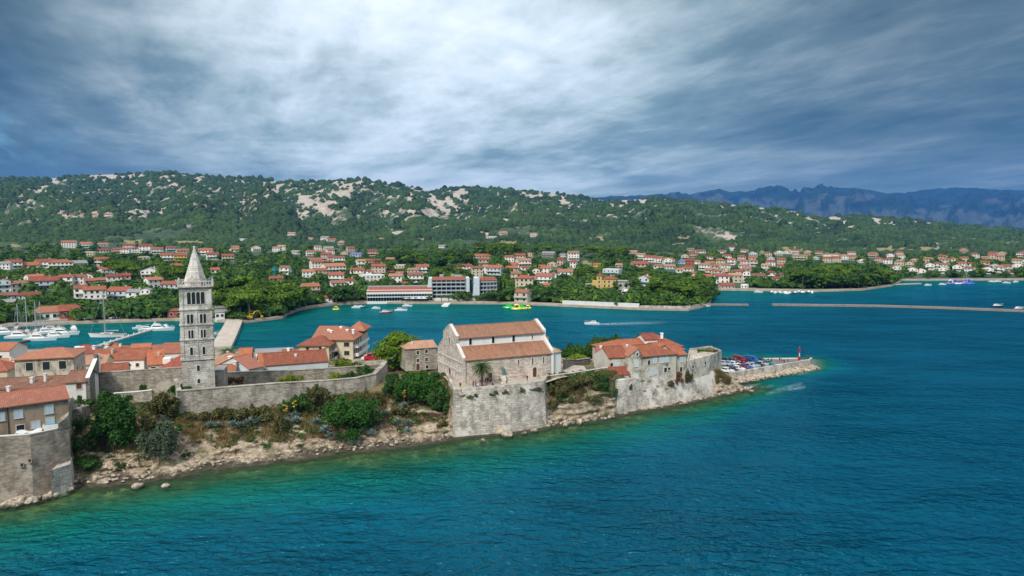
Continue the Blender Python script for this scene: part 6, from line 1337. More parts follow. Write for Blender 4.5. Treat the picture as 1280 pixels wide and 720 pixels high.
pier('breakwater', 'short thin breakwater stub off the tip of the pine headland', [A_(884, 381.5), A_(935, 382)], 2.6, 1.0, MAT['breakwater'], 'breakwater')
pier('landing_stage', 'small white landing stage below the balconied hotel block', [A_(556, 383.5), A_(561, 379)], 4, .8, MAT['white_paint'], 'landing stage')
pier('landing_stage', 'low stone landing stage right of the wooded point', [A_(1110, 356.5), A_(1150, 355)], 3, .8, MAT['quay'], 'landing stage')
JZ = 1.9
def jetty():
    f0, f1, e1, b1, b0 = A_(912, 469.5, JZ), A_(1011, 453, JZ), A_(1014, 450.5, JZ), A_(998, 448.5, JZ), A_(895, 449.5, JZ); th = Thing('jetty', (*f0, 0), 'stone jetty used as a car park beyond the right headland', 'jetty')
    b = MB(); w0 = A_(880, 474, JZ); b.prism([w0, f0, f1, e1, b1, b0], -2, JZ); th.part('deck', b, MAT['asphalt'])
    b = MB(); d = (f1-f0).normalized(); n = Vector((-d.y, d.x))
    b.prism([f0-n*.5, f1-n*.5, f1+n*.25, f0+n*.25], -1, JZ+1.0); e = (e1-f1).normalized(); m = Vector((-e.y, e.x)); b.prism([f1-n*.5+d*.02, e1-m*.4, e1+m*.3, f1+n*.2+d*.02], -1, JZ+1.0); th.part('parapet', b, 'stone_white')
    b = MB(); d2 = (b0-b1).normalized(); n2 = Vector((-d2.y, d2.x)); b.prism([b1-n2*.3, b0-n2*.3, b0+n2*.4, b1+n2*.4], JZ+.002, JZ+.32); th.part('kerb', b, 'stone_trim')
    return f0, f1, b0, b1
JF0, JF1, JB0, JB1 = jetty()
def jpt(px, py): return at(px, py, JZ)
def beacon():
    p = jpt(999, 452.0); k = p.y/F; th = Thing('harbour_beacon', tuple(p), 'slim red harbour beacon with open lattice top at the jetty end', 'beacon')
    b = MB(); b.tube([p, p+Vector((0, 0, 1.6))], .42, 10); b.tube([p+Vector((0, 0, 1.6)), p+Vector((0, 0, 1.8))], [.42, .2], 10); th.part('base', b, 'red_paint')
    b = MB(); b.tube([p+Vector((0, 0, 1.7)), p+Vector((0, 0, 3.2))], .15, 8); th.part('column', b, 'white_paint')
    b = MB(); b.tube([p+Vector((0, 0, 3.1)), p+Vector((0, 0, 3.25))], .4, 8)
    for a in range(6): o = Vector((.34*math.cos(a), .34*math.sin(a), 0)); b.tube([p+o+Vector((0, 0, 3.2)), p+o+Vector((0, 0, 4.2))], .04, 4)
    b.tube([p+Vector((0, 0, 4.2)), p+Vector((0, 0, 4.3))], .4, 8); th.part('gallery', b, 'red_paint'); b = MB(); b.tube([p+Vector((0, 0, 4.3)), p+Vector((0, 0, 4.7)), p+Vector((0, 0, 4.95))], [.2, .2, .05], 8); th.part('lantern', b, 'red_paint')
beacon()
def lamp_post():
    p = Q(892.5, 201, 12); th = Thing('street_lamp', (*p, 1.4), 'thin dark lamp post behind the right end of the convent garden', 'lamp post')
    b = MB(); b.tube([(p.x, p.y, 1.4), (p.x, p.y, 13.2)], [.12, .07], 6); th.part('post', b, 'black'); b = MB(); b.tube([(p.x, p.y, 13.1), (p.x+1, p.y, 13.5)], .05, 5); b.box(p.x+.8, p.x+1.5, p.y-.15, p.y+.15, 13.42, 13.56); th.part('lamp_head', b, 'black')
lamp_post()
def antenna():
    p = far_pt(270, 221); th = Local('antenna_mast', p, 0, 'thin antenna mast standing on the ridge at the left', 'antenna'); b = MB(); b.tube([(0, 0, -5), (0, 0, 32)], [1.0, .6], 5); th.part('mast', b, 'alu'); b = MB(); b.box(-1.4, 1.4, -.5, .5, 24, 27); th.part('aerial', b, 'alu')
antenna()

# ------------------------------------------------------------------ cars
_cm = {}
def car_meshes(kind):
    if kind in _cm: return _cm[kind]
    if kind == 'van': low = [(-2.3, .35), (-2.3, 1.1), (-1.5, 1.25), (-.9, 2.15), (2.25, 2.2), (2.35, .9), (2.35, .35)]; gl = [(-1.38, 1.3), (-.85, 2.05), (2.1, 2.08), (2.2, 1.35)]; hw = .95
    else: low = [(-2.1, .3), (-2.12, .75), (-1.95, .86), (-.95, .98), (-.3, 1.45), (1.1, 1.48), (1.85, 1.05), (2.1, .98), (2.1, .3)]; gl = [(-.85, 1.0), (-.28, 1.4), (1.05, 1.42), (1.7, 1.06)]; hw = .86
    b = MB(); n = len(low)
    def ring(y, k): return [Vector((x*(1 if z < 1 else k), y*(1 if z < 1.0 else .84), z)) for x, z in low]
    L, R_ = ring(-hw, 1), ring(hw, 1); b.poly(L); b.poly(R_[::-1])
    for i in range(n): b.poly([L[i], R_[i], R_[(i+1) % n], L[(i+1) % n]])
    g = MB(); yy = hw*.86+.012
    for s in (-1, 1):
        q = [Vector((x, s*(yy if z > 1.2 else hw*.95), z)) for x, z in gl]; g.poly(q if s < 0 else q[::-1])
    (x0, z0), (x1, z1), (x2, z2), (x3, z3) = gl; o = .06
    g.poly([(x0-o, -hw*.8, z0+.03), (x0-o, hw*.8, z0+.03), (x1-o, hw*.72, z1+.02), (x1-o, -hw*.72, z1+.02)][::-1]); g.poly([(x3+o+.06, -hw*.8, z3+.03), (x3+o+.06, hw*.8, z3+.03), (x2+o+.06, hw*.72, z2+.02), (x2+o+.06, -hw*.72, z2+.02)])
    w = MB(); w.tube([(0, -.11, 0), (0, .11, 0)], .32, 10); h = MB(); h.box(-.04, .03, -.2, .2, -.08, .08)
    _cm[kind] = (b.mesh('body', [MAT['white_paint']]), g.mesh('glazing', [MAT['dark_glass']]), w.mesh('wheel', [MAT['tyre']]), h.mesh('headlight', [MAT['lamp_glass']]), hw, low[0][0]); return _cm[kind]
_pm = {}
def paint(name, c):
    if name not in _pm: _pm[name] = plain('car_paint_'+name.replace(' ', '_'), c, .25, 0, .05)
    return _pm[name]
def car(p, rz, kind, cname, c, label=None, group='cars parked on the jetty', px=None, py=None):
    bm_, g, w, h, hw, x0 = car_meshes(kind); o = empty('van' if kind == 'van' else 'car', p, rz, label, 'van' if kind == 'van' else 'car', group)
    link('body', bm_, o, mats=[paint(cname, c)]); link('glazing', g, o)
    for x in (-1.35, 1.35):
        for s in (-1, 1): link('wheel', w, o, (x, s*(hw-.06), .32))
    for s in (-1, 1): link('headlight', h, o, (x0-.02, s*hw*.68, .72))
    if not label: later(o, f'{cname} {"van" if kind == "van" else "car"} parked', px, py)
    return o
CC = {'dark blue': (.01, .03, .12), 'black': (.012, .012, .014), 'grey': (.16, .17, .18), 'dark red': (.20, .01, .02), 'white': (.75, .76, .78), 'silver': (.42, .45, .48), 'blue': (.02, .10, .35), 'teal': (.02, .22, .26), 'light blue': (.25, .40, .52)}
jd = (JF1-JF0).normalized(); jang = math.atan2(jd.y, jd.x)
for px, py, kind, cn in ((908.5, 452.6, 'car', 'dark blue'), (914, 452.8, 'car', 'black'), (919.5, 453, 'car', 'grey'), (924.5, 453.2, 'van', 'dark red'), (930, 453.4, 'car', 'dark red'), (935, 453.5, 'car', 'black'), (940, 453.3, 'van', 'blue'), (945.5, 453.2, 'car', 'dark blue'), (950.5, 453, 'car', 'black'),
                         (905, 456.5, 'car', 'silver'), (912, 457, 'car', 'light blue'), (917.5, 457.2, 'car', 'white'),
                         (926.5, 461.2, 'car', 'dark red'), (931.5, 460.4, 'car', 'blue'), (936.5, 459.6, 'car', 'silver'), (941.5, 458.8, 'car', 'light blue'), (946.5, 458, 'car', 'black'), (952, 457.2, 'car', 'silver'), (959, 456.3, 'car', 'teal'), (915.5, 464.8, 'car', 'black'), (922.5, 463.2, 'car', 'white'), (909, 465.5, 'car', 'white')):
    car(jpt(px, py), jang+math.pi/2+rnd.uniform(-.1, .1)+(0.3 if py > 456 else 0), kind, cn, CC[cn], px=px, py=py)
car(Vector((*Q(464, 214, 4), ground_near(464, 214)+.1)), .3, 'van', 'red', (.45, .01, .02), 'red van parked beside the quay hotel near the umbrella pine', 'vehicles by the quay hotel')
car(Vector((*Q(459, 216, 4), ground_near(459, 216)+.1)), 1.2, 'car', 'white', CC['white'], 'white car parked beside the red van at the quay hotel', 'vehicles by the quay hotel')
for px, cn, k in ((100, 'white', 'van'), (106, 'blue', 'car'), (111, 'white', 'van'), (118, 'dark red', 'car'), (136, 'blue', 'car'), (141, 'silver', 'car'), (147, 'dark blue', 'car'), (153, 'silver', 'car'), (165, 'black', 'car'), (171, 'white', 'car'), (196, 'grey', 'car')):
    D = dep(float(interp(FAR_SHORE, px)))+5; p = bear(px, D, float(land_z(px, D))+.14); car(p, rnd.uniform(.9, 1.6), k, cn, CC[cn], group='cars along the left quay', px=px, py=403)

# ------------------------------------------------------------------ boats
_bm = {}
def hull_mesh(L, key, mat):
    if (L, key) in _bm: return _bm[(L, key)]
    B = L*.15 if key == 'sail' else L*.17; b = MB(); rings = []
    for i in range(11):
        t_ = i/10; x = -L/2+L*t_; w = B*(1-max(0, (t_-.35)/.65)**2.3)*(.86+.14*min(1, t_/.35)) if t_ < 1 else .03; sh_ = L*.055+.35+L*.05*t_**2
        rings.append([Vector((x+(.06*L*t_**3), -w, sh_)), Vector((x, -w*.82, .02)), Vector((x, -w*.25, -.35)), Vector((x, w*.25, -.35)), Vector((x, w*.82, .02)), Vector((x+(.06*L*t_**3), w, sh_))])
    b.loft(rings, 0, False, False); b.poly([r for r in rings[0]][::-1])
    dk = [r[0]+Vector((0, 0, -.02)) for r in rings]+[r[5]+Vector((0, 0, -.02)) for r in rings[::-1]]; b.poly(dk, 1)
    _bm[(L, key)] = b.mesh('hull', [mat, MAT['teak'] if key != 'motor' else MAT['hull_white']]); return _bm[(L, key)]
def part_cache(key, fn):
    if key not in _bm: _bm[key] = fn()
    return _bm[key]
def motor_boat(p, rz, L, label=None, px=0, py=0, mat='hull_white', desc='white motor yacht', group='motor yachts in the left harbour', cat='motor yacht', name='motor_yacht'):
    o = empty(name, p, rz, label, cat, group); link('hull', hull_mesh(L, 'motor', MAT['hull_white']), o, mats=[MAT[mat], None]); z = L*.06+.4; w = L*.12
    def cab():
        b = MB(); pts = [(-L*.30, z), (-L*.26, z+L*.13), (L*.02, z+L*.13), (L*.22, z+.06)]; l = [Vector((x, -w*(.95 if zz < z+.5 else .75), zz)) for x, zz in pts]; r = [Vector((x, w*(.95 if zz < z+.5 else .75), zz)) for x, zz in pts]; b.poly(l); b.poly(r[::-1])
        for i in range(4): b.poly([l[i], r[i], r[(i+1) % 4], l[(i+1) % 4]])
        return b.mesh('cabin', [MAT['hull_white']])
    def glz():
        b = MB()
        for s in (-1, 1): q = [Vector((-L*.24, s*(w*.88+.02), z+L*.06)), Vector((-L*.22, s*(w*.80+.02), z+L*.10)), Vector((L*.03, s*(w*.80+.02), z+L*.10)), Vector((L*.12, s*(w*.88+.02), z+L*.06))]; b.poly(q if s < 0 else q[::-1])
        b.poly([(L*.05, -w*.7, z+L*.125), (L*.05, w*.7, z+L*.125), (L*.19, w*.75, z+L*.035), (L*.19, -w*.75, z+L*.035)]); return b.mesh('windscreen', [MAT['dark_glass']])
    c = link('cabin', part_cache((L, 'cab'), cab), o); link('windscreen', part_cache((L, 'glz'), glz), c)
    def rail():
        b = MB()
        for s in (-1, 1): b.tube([(-.0, s*L*.14, z+.55), (L*.3, s*L*.10, z+.8), (L*.53, 0, z+1.0)], .035, 4)
        return b.mesh('railing', [MAT['alu']])
    link('railing', part_cache((L, 'rail'), rail), o)
    if L > 9:
        def fly(): b = MB(); b.box(-L*.22, -L*.02, -w*.65, w*.65, z+L*.132, z+L*.17); b.tube([(-L*.2, -w*.6, z+L*.17), (-L*.16, -w*.5, z+L*.24), (-L*.16, w*.5, z+L*.24), (-L*.2, w*.6, z+L*.17)], .1, 5); return b.mesh('flybridge', [MAT['hull_white']])
        link('flybridge', part_cache((L, 'fly'), fly), o)
    if not label: later(o, desc, px, py)
    return o
def sail_boat(p, rz, L, mast, label=None, px=0, py=0, mat='hull_white', desc='white sailing yacht', group='sailing yachts in the left harbour'):
    o = empty('sailing_yacht', p, rz, label, 'sailing yacht', group); link('hull', hull_mesh(L, 'sail', MAT['hull_white']), o, mats=[MAT[mat], None]); z = L*.06+.35
    def cab(): b = MB(); b.prism([(-L*.15, -L*.07), (L*.16, -L*.05), (L*.22, 0), (L*.16, L*.05), (-L*.15, L*.07)], z, z+.55); return b.mesh('cabin', [MAT['hull_white']])
    c = link('cabin', part_cache((L, 'scab'), cab), o)
    def gl():
        b = MB()
        for s in (-1, 1): b.poly([(-L*.1, s*(L*.0685+.02), z+.2), (L*.1, s*(L*.0575+.02), z+.2), (L*.1, s*(L*.0575+.02), z+.42), (-L*.1, s*(L*.0685+.02), z+.42)][::(1 if s < 0 else -1)])
        return b.mesh('window', [MAT['dark_glass']])
    link('window', part_cache((L, 'sgl'), gl), c)
    m = MB(); m.tube([(L*.08, 0, z), (L*.08, 0, z+mast)], [.20, .14], 6); m.tube([(L*.08, -1.1, z+mast*.6), (L*.08, 1.1, z+mast*.6)], .05, 4); link('mast', m.mesh('mast', [MAT['alu']]), o)
    b = MB(); b.tube([(L*.08, 0, z+1.4), (-L*.3, 0, z+1.5)], .13, 5); bo = link('boom', b.mesh('boom', [MAT['alu']]), o); b = MB(); b.tube([(L*.06, 0, z+1.65), (-L*.28, 0, z+1.72)], [.26, .18], 6); link('furled_sail', b.mesh('furled_sail', [MAT['canvas']]), bo)
    b = MB(); b.tube([(L*.5, 0, z+.4), (L*.08, 0, z+mast*.97)], .05, 4); b.tube([(-L*.48, 0, z+.3), (L*.08, 0, z+mast)], .035, 4); b.tube([(L*.08, -L*.13, z), (L*.08, -1.1, z+mast*.6), (L*.08, 0, z+mast)], .03, 4); b.tube([(L*.08, L*.13, z), (L*.08, 1.1, z+mast*.6), (L*.08, 0, z+mast)], .03, 4); link('rigging', b.mesh('rigging', [MAT['alu']]), o)
    if not label: later(o, desc, px, py)
    return o
sail_boat(at(135, 421), math.pi+.15, 14, 18.8, 'white sailing yacht with the tallest mast moored beside the pontoon', mat='hull_white')
for px, py, L, m, mt in ((34, 417, 11, 14, 'hull_white'), (45, 416, 10, 13, 'hull_white'), (50, 415, 10, 13, 'hull_white'), (22, 412, 10, 11, 'hull_blue')): sail_boat(at(px, py), 1.9+rnd.uniform(-.3, .3), L, m, None, px, py, mt, 'dark blue sailing yacht' if mt == 'hull_blue' else 'white sailing yacht')
for px, py, L, a in ((8, 418, 12, .2), (27, 422.5, 12, .15), (51, 425.5, 12, 0.1), (60, 417, 10, .4), (80, 418.5, 12, .1), (66, 413, 9, .2), (92, 412, 8, 2.2), (71, 422, 10, .1), (185, 413, 8, .3), (200, 413, 12, .1), (207, 410.5, 8, 2), (176, 411, 7, .5), (270, 419, 5, 1.2)): motor_boat(at(px, py), a, L, None, px, py)
motor_boat(at(740, 405.5), math.pi+.05, 7, 'white motorboat heading left and trailing a foaming wake', group='boats out in the channel')
for px, py, L, mt, d in ((501, 388.5, 7, 'hull_white', 'white cabin boat'), (446, 385, 6, 'hull_white', 'white cabin boat'), (470, 386, 5, 'hull_white', 'white cabin boat'), (509, 383, 6, 'hull_white', 'white cabin boat'), (482.5, 391.5, 7, 'hull_red', 'dark red wooden boat'), (452, 385, 6, 'hull_blue', 'navy blue cabin boat')): motor_boat(at(px, py), rnd.uniform(-.4, .4), L, None, px, py, mt, d, 'small boats moored off the hotel beach', 'boat', 'cabin_boat')
motor_boat(at(1247, 383.5), .1, 7, 'black hulled motorboat with white cabin anchored inside the breakwater', mat='black', group='boats out in the channel'); motor_boat(at(1274, 387), .2, 7, 'dark blue motorboat next to the breakwater at the right edge', mat='hull_blue', group='boats out in the channel')
motor_boat(at(883, 383.5), .4, 6, 'small white boat moored at the tip of the pine headland', group='boats out in the channel')
for i in range(12): px = 966+i*4.4+rnd.uniform(-1, 1); py = 366.2+rnd.uniform(-.6, .9); motor_boat(at(px, py), 1.2+rnd.uniform(-.5, .5), rnd.choice((6, 7)), None, px, py, rnd.choice(('hull_white', 'hull_white', 'hull_blue')), 'small moored boat', 'boats moored off the wooded point', 'boat', 'cabin_boat')
for px, py in ((1178, 356), (1240, 352.5), (1247, 352.3), (1258, 354), (1270, 353), (1160, 357), (948, 365.5)): motor_boat(at(px, py), rnd.uniform(-.6, .6), 6, None, px, py, 'hull_white', 'tiny white boat', 'boats off the right beach', 'boat', 'cabin_boat')
sail_boat(at(1207, 353.5), .4, 10, 12, 'white sailing yacht behind the purple rafts off the right beach')
def inflatable(px, py, mat, label, kind, s=1.):
    p = at(px, py); th = Thing('inflatable', (p.x, p.y, 0), label, 'inflatable', 'floating inflatables'); b = MB(); v = lambda x, y, z: (p.x+x*s, p.y+y*s, z*s)
    ring = [v(2.6*math.cos(a), 1.7*math.sin(a), .3) for a in np.linspace(0, 2*math.pi, 13)]; b.tube(ring, .5*s, 7, cap=False); b.poly([v(2.5*math.cos(a), 1.6*math.sin(a), .45) for a in np.linspace(0, 2*math.pi, 13)[:-1]]); th.part('float', b, mat[0])
    b = MB()
    if kind == 'slide': b.prism([(p.x-1.2*s, p.y-.9*s), (p.x+1.6*s, p.y-.9*s), (p.x+1.6*s, p.y+.9*s), (p.x-1.2*s, p.y+.9*s)], .5*s, [3.0*s, .9*s, .9*s, 3.0*s])
    else: b.tube([v(-1.6, 0, .6), v(-1.2, 0, 2.0), v(0, 0, 2.6), v(1.2, 0, 2.0), v(1.6, 0, .6)], .4*s, 7)
    th.part('slide' if kind == 'slide' else 'arch', b, mat[1])
inflatable(636, 385, ('green_vinyl', 'green_vinyl'), 'green inflatable slide at the left of the floating water park', 'slide', 1.2); inflatable(646, 386.5, ('yellow_vinyl', 'yellow_vinyl'), 'yellow inflatable arch in the middle of the water park', 'arch', 1.1); inflatable(653, 386, ('yellow_vinyl', 'green_vinyl'), 'yellow inflatable with green slide in the water park', 'slide', 1.1); inflatable(660, 385.5, ('yellow_vinyl', 'yellow_vinyl'), 'yellow inflatable float at the right end of the water park', 'arch', .7)
inflatable(420, 387, ('yellow_vinyl', 'yellow_vinyl'), 'yellow inflatable moored off the left end of the hotel beach', 'arch', .7)
MAT['purple_vinyl'] = plain('purple_vinyl', (.20, .12, .55), .35, var=.05)
for px, m_, l in ((1188, ('purple_vinyl', 'white_paint'), 'leftmost purple and white raft off the right beach'), (1196, ('white_paint', 'purple_vinyl'), 'white raft with purple slide off the right beach'), (1205, ('purple_vinyl', 'purple_vinyl'), 'all purple raft below the sailing yacht off the right beach'), (1213, ('blue_vinyl', 'blue_vinyl'), 'blue raft at the right end of the raft row')): inflatable(px, 354.8, m_, l, rnd.choice(('slide', 'arch')), 1.3)
def beach_things():
    p = far_pt(463, 378.5); th = Local('water_slide', p, math.atan2(-p.x, p.y), 'orange and blue water slide in front of the long hotel wing', 'water slide')
    b = MB(); b.tube([(-2, 3, 4.6), (0, 1.5, 3.2), (1.6, 0, 1.6), (3, -1, .4)], .55, 7); th.part('chute', b, plain('orange_chute', (.8, .25, .05), .4)); b = MB(); b.tube([(-.8, 3.6, 4.6), (1.6, 2.2, 3.4), (3.4, 1, 1.6), (4.6, 0, .4)], .5, 7); th.part('chute', b, 'canvas'); b = MB()
    for x in (-2, -.6): b.tube([(x, 3.3, -1), (x, 3.3, 4.4)], .15, 5)
    th.part('stair_tower', b, 'alu')
    for i, px in enumerate((474, 480, 508, 516, 524, 530, 612)):
        p = far_pt(px, 378.2 if px < 600 else 375); th = Local('parasol', p, 0, None, 'parasol', 'white parasols on the hotel beach'); b = MB(); b.tube([(0, 0, 0), (0, 0, 2.6)], .06, 5); th.part('pole', b, 'alu'); b = MB(); k = 8; R0 = 2.2 if px < 600 else 3.4
        b.loft([[Vector((R0*math.cos(6.283*j/k), R0*math.sin(6.283*j/k), 2.1)) for j in range(k)], [Vector((.02*math.cos(6.283*j/k), .02*math.sin(6.283*j/k), 3.0)) for j in range(k)]]); th.part('canopy', b, 'canvas_white'); later(th.root, 'white beach parasol standing', px, 378)
beach_things()

# ------------------------------------------------------------------ people
def person_mesh(pose):
    J = {'hip': (0, 0, .95), 'ch': (0, 0, 1.25), 'nk': (0, 0, 1.48), 'hd': (0, -.01, 1.60), 'tp': (0, -.01, 1.72)}
    if pose == 'stand': lg = [((-.09, 0, .9), (-.11, -.02, .5), (-.12, .02, .08), (-.12, -.14, .03)), ((.09, 0, .9), (.11, -.02, .5), (.12, .02, .08), (.13, -.14, .03))]; ar = [((-.19, 0, 1.42), (-.25, .02, 1.14), (-.23, -.06, .9), (-.22, -.08, .80)), ((.19, 0, 1.42), (.25, .02, 1.14), (.23, -.06, .9), (.22, -.08, .80))]
    elif pose == 'walk': lg = [((-.09, 0, .9), (-.1, -.2, .52), (-.1, -.26, .1), (-.1, -.4, .05)), ((.09, 0, .9), (.1, .1, .5), (.1, .34, .14), (.1, .26, .04))]; ar = [((-.19, 0, 1.42), (-.25, .12, 1.16), (-.22, .16, .93), (-.21, .14, .83)), ((.19, 0, 1.42), (.25, -.08, 1.16), (.22, -.24, .98), (.21, -.31, .92))]
    else:
        for k in J: J[k] = (J[k][0], J[k][1], J[k][2]-.45)
        lg = [((-.1, 0, .46), (-.12, -.42, .48), (-.12, -.44, .08), (-.12, -.58, .03)), ((.1, 0, .46), (.12, -.42, .48), (.12, -.44, .08), (.12, -.58, .03))]; ar = [((-.19, 0, .97), (-.25, -.06, .7), (-.16, -.3, .56), (-.14, -.38, .54)), ((.19, 0, .97), (.25, -.06, .7), (.16, -.3, .56), (.14, -.38, .54))]
    V, E, RA = [], [], []
    def add(p, r, par=None): V.append(p); RA.append(r); i = len(V)-1; E.append((par, i)) if par is not None else None; return i
    h = add(J['hip'], .15); c = add(J['ch'], .16, h); n = add(J['nk'], .065, c); hd = add(J['hd'], .098, n); add(J['tp'], .07, hd)
    for L_ in lg:
        i = h
        for p, r in zip(L_, (.09, .065, .045, .04)): i = add(p, r, i)
    for L_ in ar:
        i = c
        for p, r in zip(L_, (.06, .045, .035, .03)): i = add(p, r, i)
    me = bpy.data.meshes.new('body'); me.from_pydata(V, E, []); o = bpy.data.objects.new('tmp', me); COL.objects.link(o); o.modifiers.new('s', 'SKIN')
    for i, r in enumerate(RA): me.skin_vertices[0].data[i].radius = (r, r)
    me.skin_vertices[0].data[0].use_root = True; sb = o.modifiers.new('d', 'SUBSURF'); sb.levels = 1
    bpy.context.view_layer.update(); r = bpy.data.meshes.new_from_object(o.evaluated_get(bpy.context.evaluated_depsgraph_get())); bpy.data.objects.remove(o); r.name = 'person'
    for m in ('skin', 'skin', 'skin', 'hair'): r.materials.append(MAT[m])
    off = -.45 if pose == 'sit' else 0; hz = 1.62+off
    for p in r.polygons:
        z = p.center.z; side = abs(p.center.x)
        p.material_index = 3 if (z > hz and (p.center.y > -.03 or z > hz+.07)) else 0 if (z > 1.45+off or (side > .2 and z < 1.1+off) or (z < .42 and pose != 'sit')) else 1 if z > .98+off else 2; p.use_smooth = True
    return r
PM = {k: person_mesh(k) for k in ('stand', 'walk', 'sit')}
CLO = {'red': (.5, .03, .03), 'white': (.75, .75, .75), 'blue': (.04, .14, .45), 'black': (.02, .02, .025), 'grey': (.25, .25, .26), 'green': (.06, .25, .08), 'yellow': (.6, .45, .05), 'pink': (.6, .25, .3), 'navy': (.02, .03, .09), 'beige': (.45, .38, .28)}
def person(p, rz, pose, top, bot, label=None, px=0, py=0, group='visitors on the basilica terrace'):
    for c in (top, bot):
        if 'cloth_'+c not in MAT: MAT['cloth_'+c] = plain('cloth_'+c, CLO[c], .9, 0, .15)
    o = link('person', PM[pose], None, p, [None, MAT['cloth_'+top], MAT['cloth_'+bot], None]); o.rotation_euler.z = rz; tag(o, label, 'person', group)
    if not label: later(o, f"person in {top} top {dict(stand='standing', walk='walking', sit='seated')[pose]}", px, py)
    return o
PW = (('stand', 'red', 'navy', 591.5, 484.5), ('stand', 'blue', 'grey', 594.5, 485), ('sit', 'white', 'blue', 598, 484.8), ('stand', 'blue', 'beige', 600, 483), ('walk', 'red', 'black', 607, 481), ('stand', 'navy', 'navy', 609.5, 480), ('sit', 'pink', 'grey', 605, 484), ('sit', 'black', 'black', 615.5, 484), ('stand', 'black', 'grey', 624, 480.3), ('stand', 'navy', 'beige', 626, 481.5), ('sit', 'white', 'blue', 628, 483), ('walk', 'grey', 'black', 633.5, 481.5), ('walk', 'black', 'navy', 659, 477.5), ('stand', 'navy', 'black', 575.5, 487), ('stand', 'grey', 'navy', 613, 480), ('walk', 'beige', 'navy', 673.5, 473.5), ('sit', 'yellow', 'grey', 576, 489.0))
for pose, a, b, px, py in PW: person(at(px, py, 9.67), rnd.uniform(0, 6.3), pose, a, b, None, px, py)
for pose, a, b, px, py in (('stand', 'red', 'black', 956, 453.8), ('stand', 'black', 'black', 960, 453.9), ('walk', 'navy', 'black', 964, 454.3), ('stand', 'black', 'navy', 974.5, 452.6), ('walk', 'grey', 'navy', 977, 453.2), ('sit', 'black', 'grey', 980, 453.6), ('sit', 'blue', 'grey', 985, 452.8), ('stand', 'black', 'black', 1008.5, 450.4), ('walk', 'navy', 'black', 1011, 450.6)): person(jpt(px, py), rnd.uniform(0, 6.3), pose, a, b, None, px, py, 'people walking on the jetty')
def statue():
    p = at(629.5, 475.5, 9.67); th = Thing('statue', tuple(p), 'green bronze robed statue with raised arm on a white plinth before the basilica', 'statue'); b = MB(); b.prism([(p.x-.6, p.y-.6), (p.x+.6, p.y-.6), (p.x+.6, p.y+.6), (p.x-.6, p.y+.6)], 9.67, 10.9, 0, True, False, .12); b.box(p.x-.75, p.x+.75, p.y-.75, p.y+.75, 9.672, 9.85); th.part('plinth', b, 'stone_trim')
    b = MB(); q = p+Vector((0, 0, 1.23)); b.tube([q, q+Vector((0, 0, .9)), q+Vector((0, 0, 1.5)), q+Vector((0, 0, 1.72)), q+Vector((0, 0, 1.78)), q+Vector((0, 0, 1.95)), q+Vector((0, 0, 2.06))], [.42, .3, .32, .12, .1, .16, .06], 10); b.tube([q+Vector((-.26, 0, 1.5)), q+Vector((-.5, -.1, 1.75)), q+Vector((-.62, -.15, 2.15))], [.11, .09, .05], 6); b.tube([q+Vector((.26, 0, 1.5)), q+Vector((.36, -.15, 1.15)), q+Vector((.15, -.3, 1.1))], [.11, .09, .06], 6); th.part('figure', b, 'bronze')
statue()
# visitors on the tower gallery
person(Vector((*Q(237.5, 145.6, 33.2), 32.92)), .3, 'stand', 'navy', 'black', 'person in dark top behind the balustrade at the left of the bell tower gallery', group='visitors on the bell tower')
person(Vector((*Q(262, 146.4, 33.2), 32.92)), .3, 'stand', 'blue', 'black', 'person in blue top behind the balustrade at the right of the bell tower gallery', group='visitors on the bell tower')
# ------------------------------------------------------------------ vegetation
def leafcloud(lobes, n, leaf, seed, core=True, flat=.5):
    """quads spread through the shells of overlapping lobes: uneven outline, gaps, inner dark mass made of the same leaves"""
    r = np.random.RandomState(seed); L = np.array(lobes, float); vol = (L[:, 3]*L[:, 4]*L[:, 5])**.67; k = r.choice(len(L), n, p=vol/vol.sum())
    d = r.randn(n, 3); d /= np.linalg.norm(d, axis=1)[:, None]; d[:, 2] = np.where(d[:, 2] < -.35, -d[:, 2], d[:, 2]); rad = r.uniform(.35, 1.0, n)**.45*1.04
    bumpy = 1+.18*np.sin(d[:, 0]*5+k)+.14*np.sin(d[:, 1]*7+k*2)+.1*np.sin(d[:, 2]*6); P = L[k, :3]+d*L[k, 3:6]*(rad*bumpy)[:, None]
    nr = d/L[k, 3:6]; nr /= np.linalg.norm(nr, axis=1)[:, None]; nr = nr+r.randn(n, 3)*flat; nr /= np.linalg.norm(nr, axis=1)[:, None]
    t = np.cross(nr, r.randn(n, 3)); t /= np.linalg.norm(t, axis=1)[:, None]; b = np.cross(nr, t); s = leaf*r.uniform(.55, 1.35, n)[:, None]; e = s*r.uniform(.45, .9, n)[:, None]
    V = np.stack([P-t*s-b*e*.4, P-t*s*.1+b*e*-1, P+t*s, P+b*e], 1).reshape(-1, 3); return V, np.arange(4*n).reshape(-1, 4)
def pts_tube(path, rad, n=6):
    m = MB(); m.tube(path, rad, n); return np.array(m.v), m.f
def tri_safe(mbv, faces): return mbv, [f for f in faces if len(f) == 4]
def tree_mesh(name, lobes, n, leaf, seed, mat, trunk, bark='bark'):
    V, Fq = leafcloud(lobes, n, leaf, seed); m = MB()
    for path, rad in trunk: m.tube(path, rad, 6, 0, True, False)
    tv = np.array(m.v); tf = np.array(m.f); o = len(V)
    me = npmesh(name, np.vstack([V, tv]), np.vstack([Fq, tf+o]), [MAT[mat], MAT[bark]], np.concatenate([np.zeros(len(Fq)), np.ones(len(tf))])); return me
def blobs(seed, n, rx, rz, z, spread, jz=.5):
    r = random.Random(seed); return [(r.uniform(-1, 1)*spread, r.uniform(-1, 1)*spread, z+r.uniform(-jz, jz), rx*r.uniform(.65, 1.15), rx*r.uniform(.65, 1.15), rz*r.uniform(.7, 1.15)) for _ in range(n)]
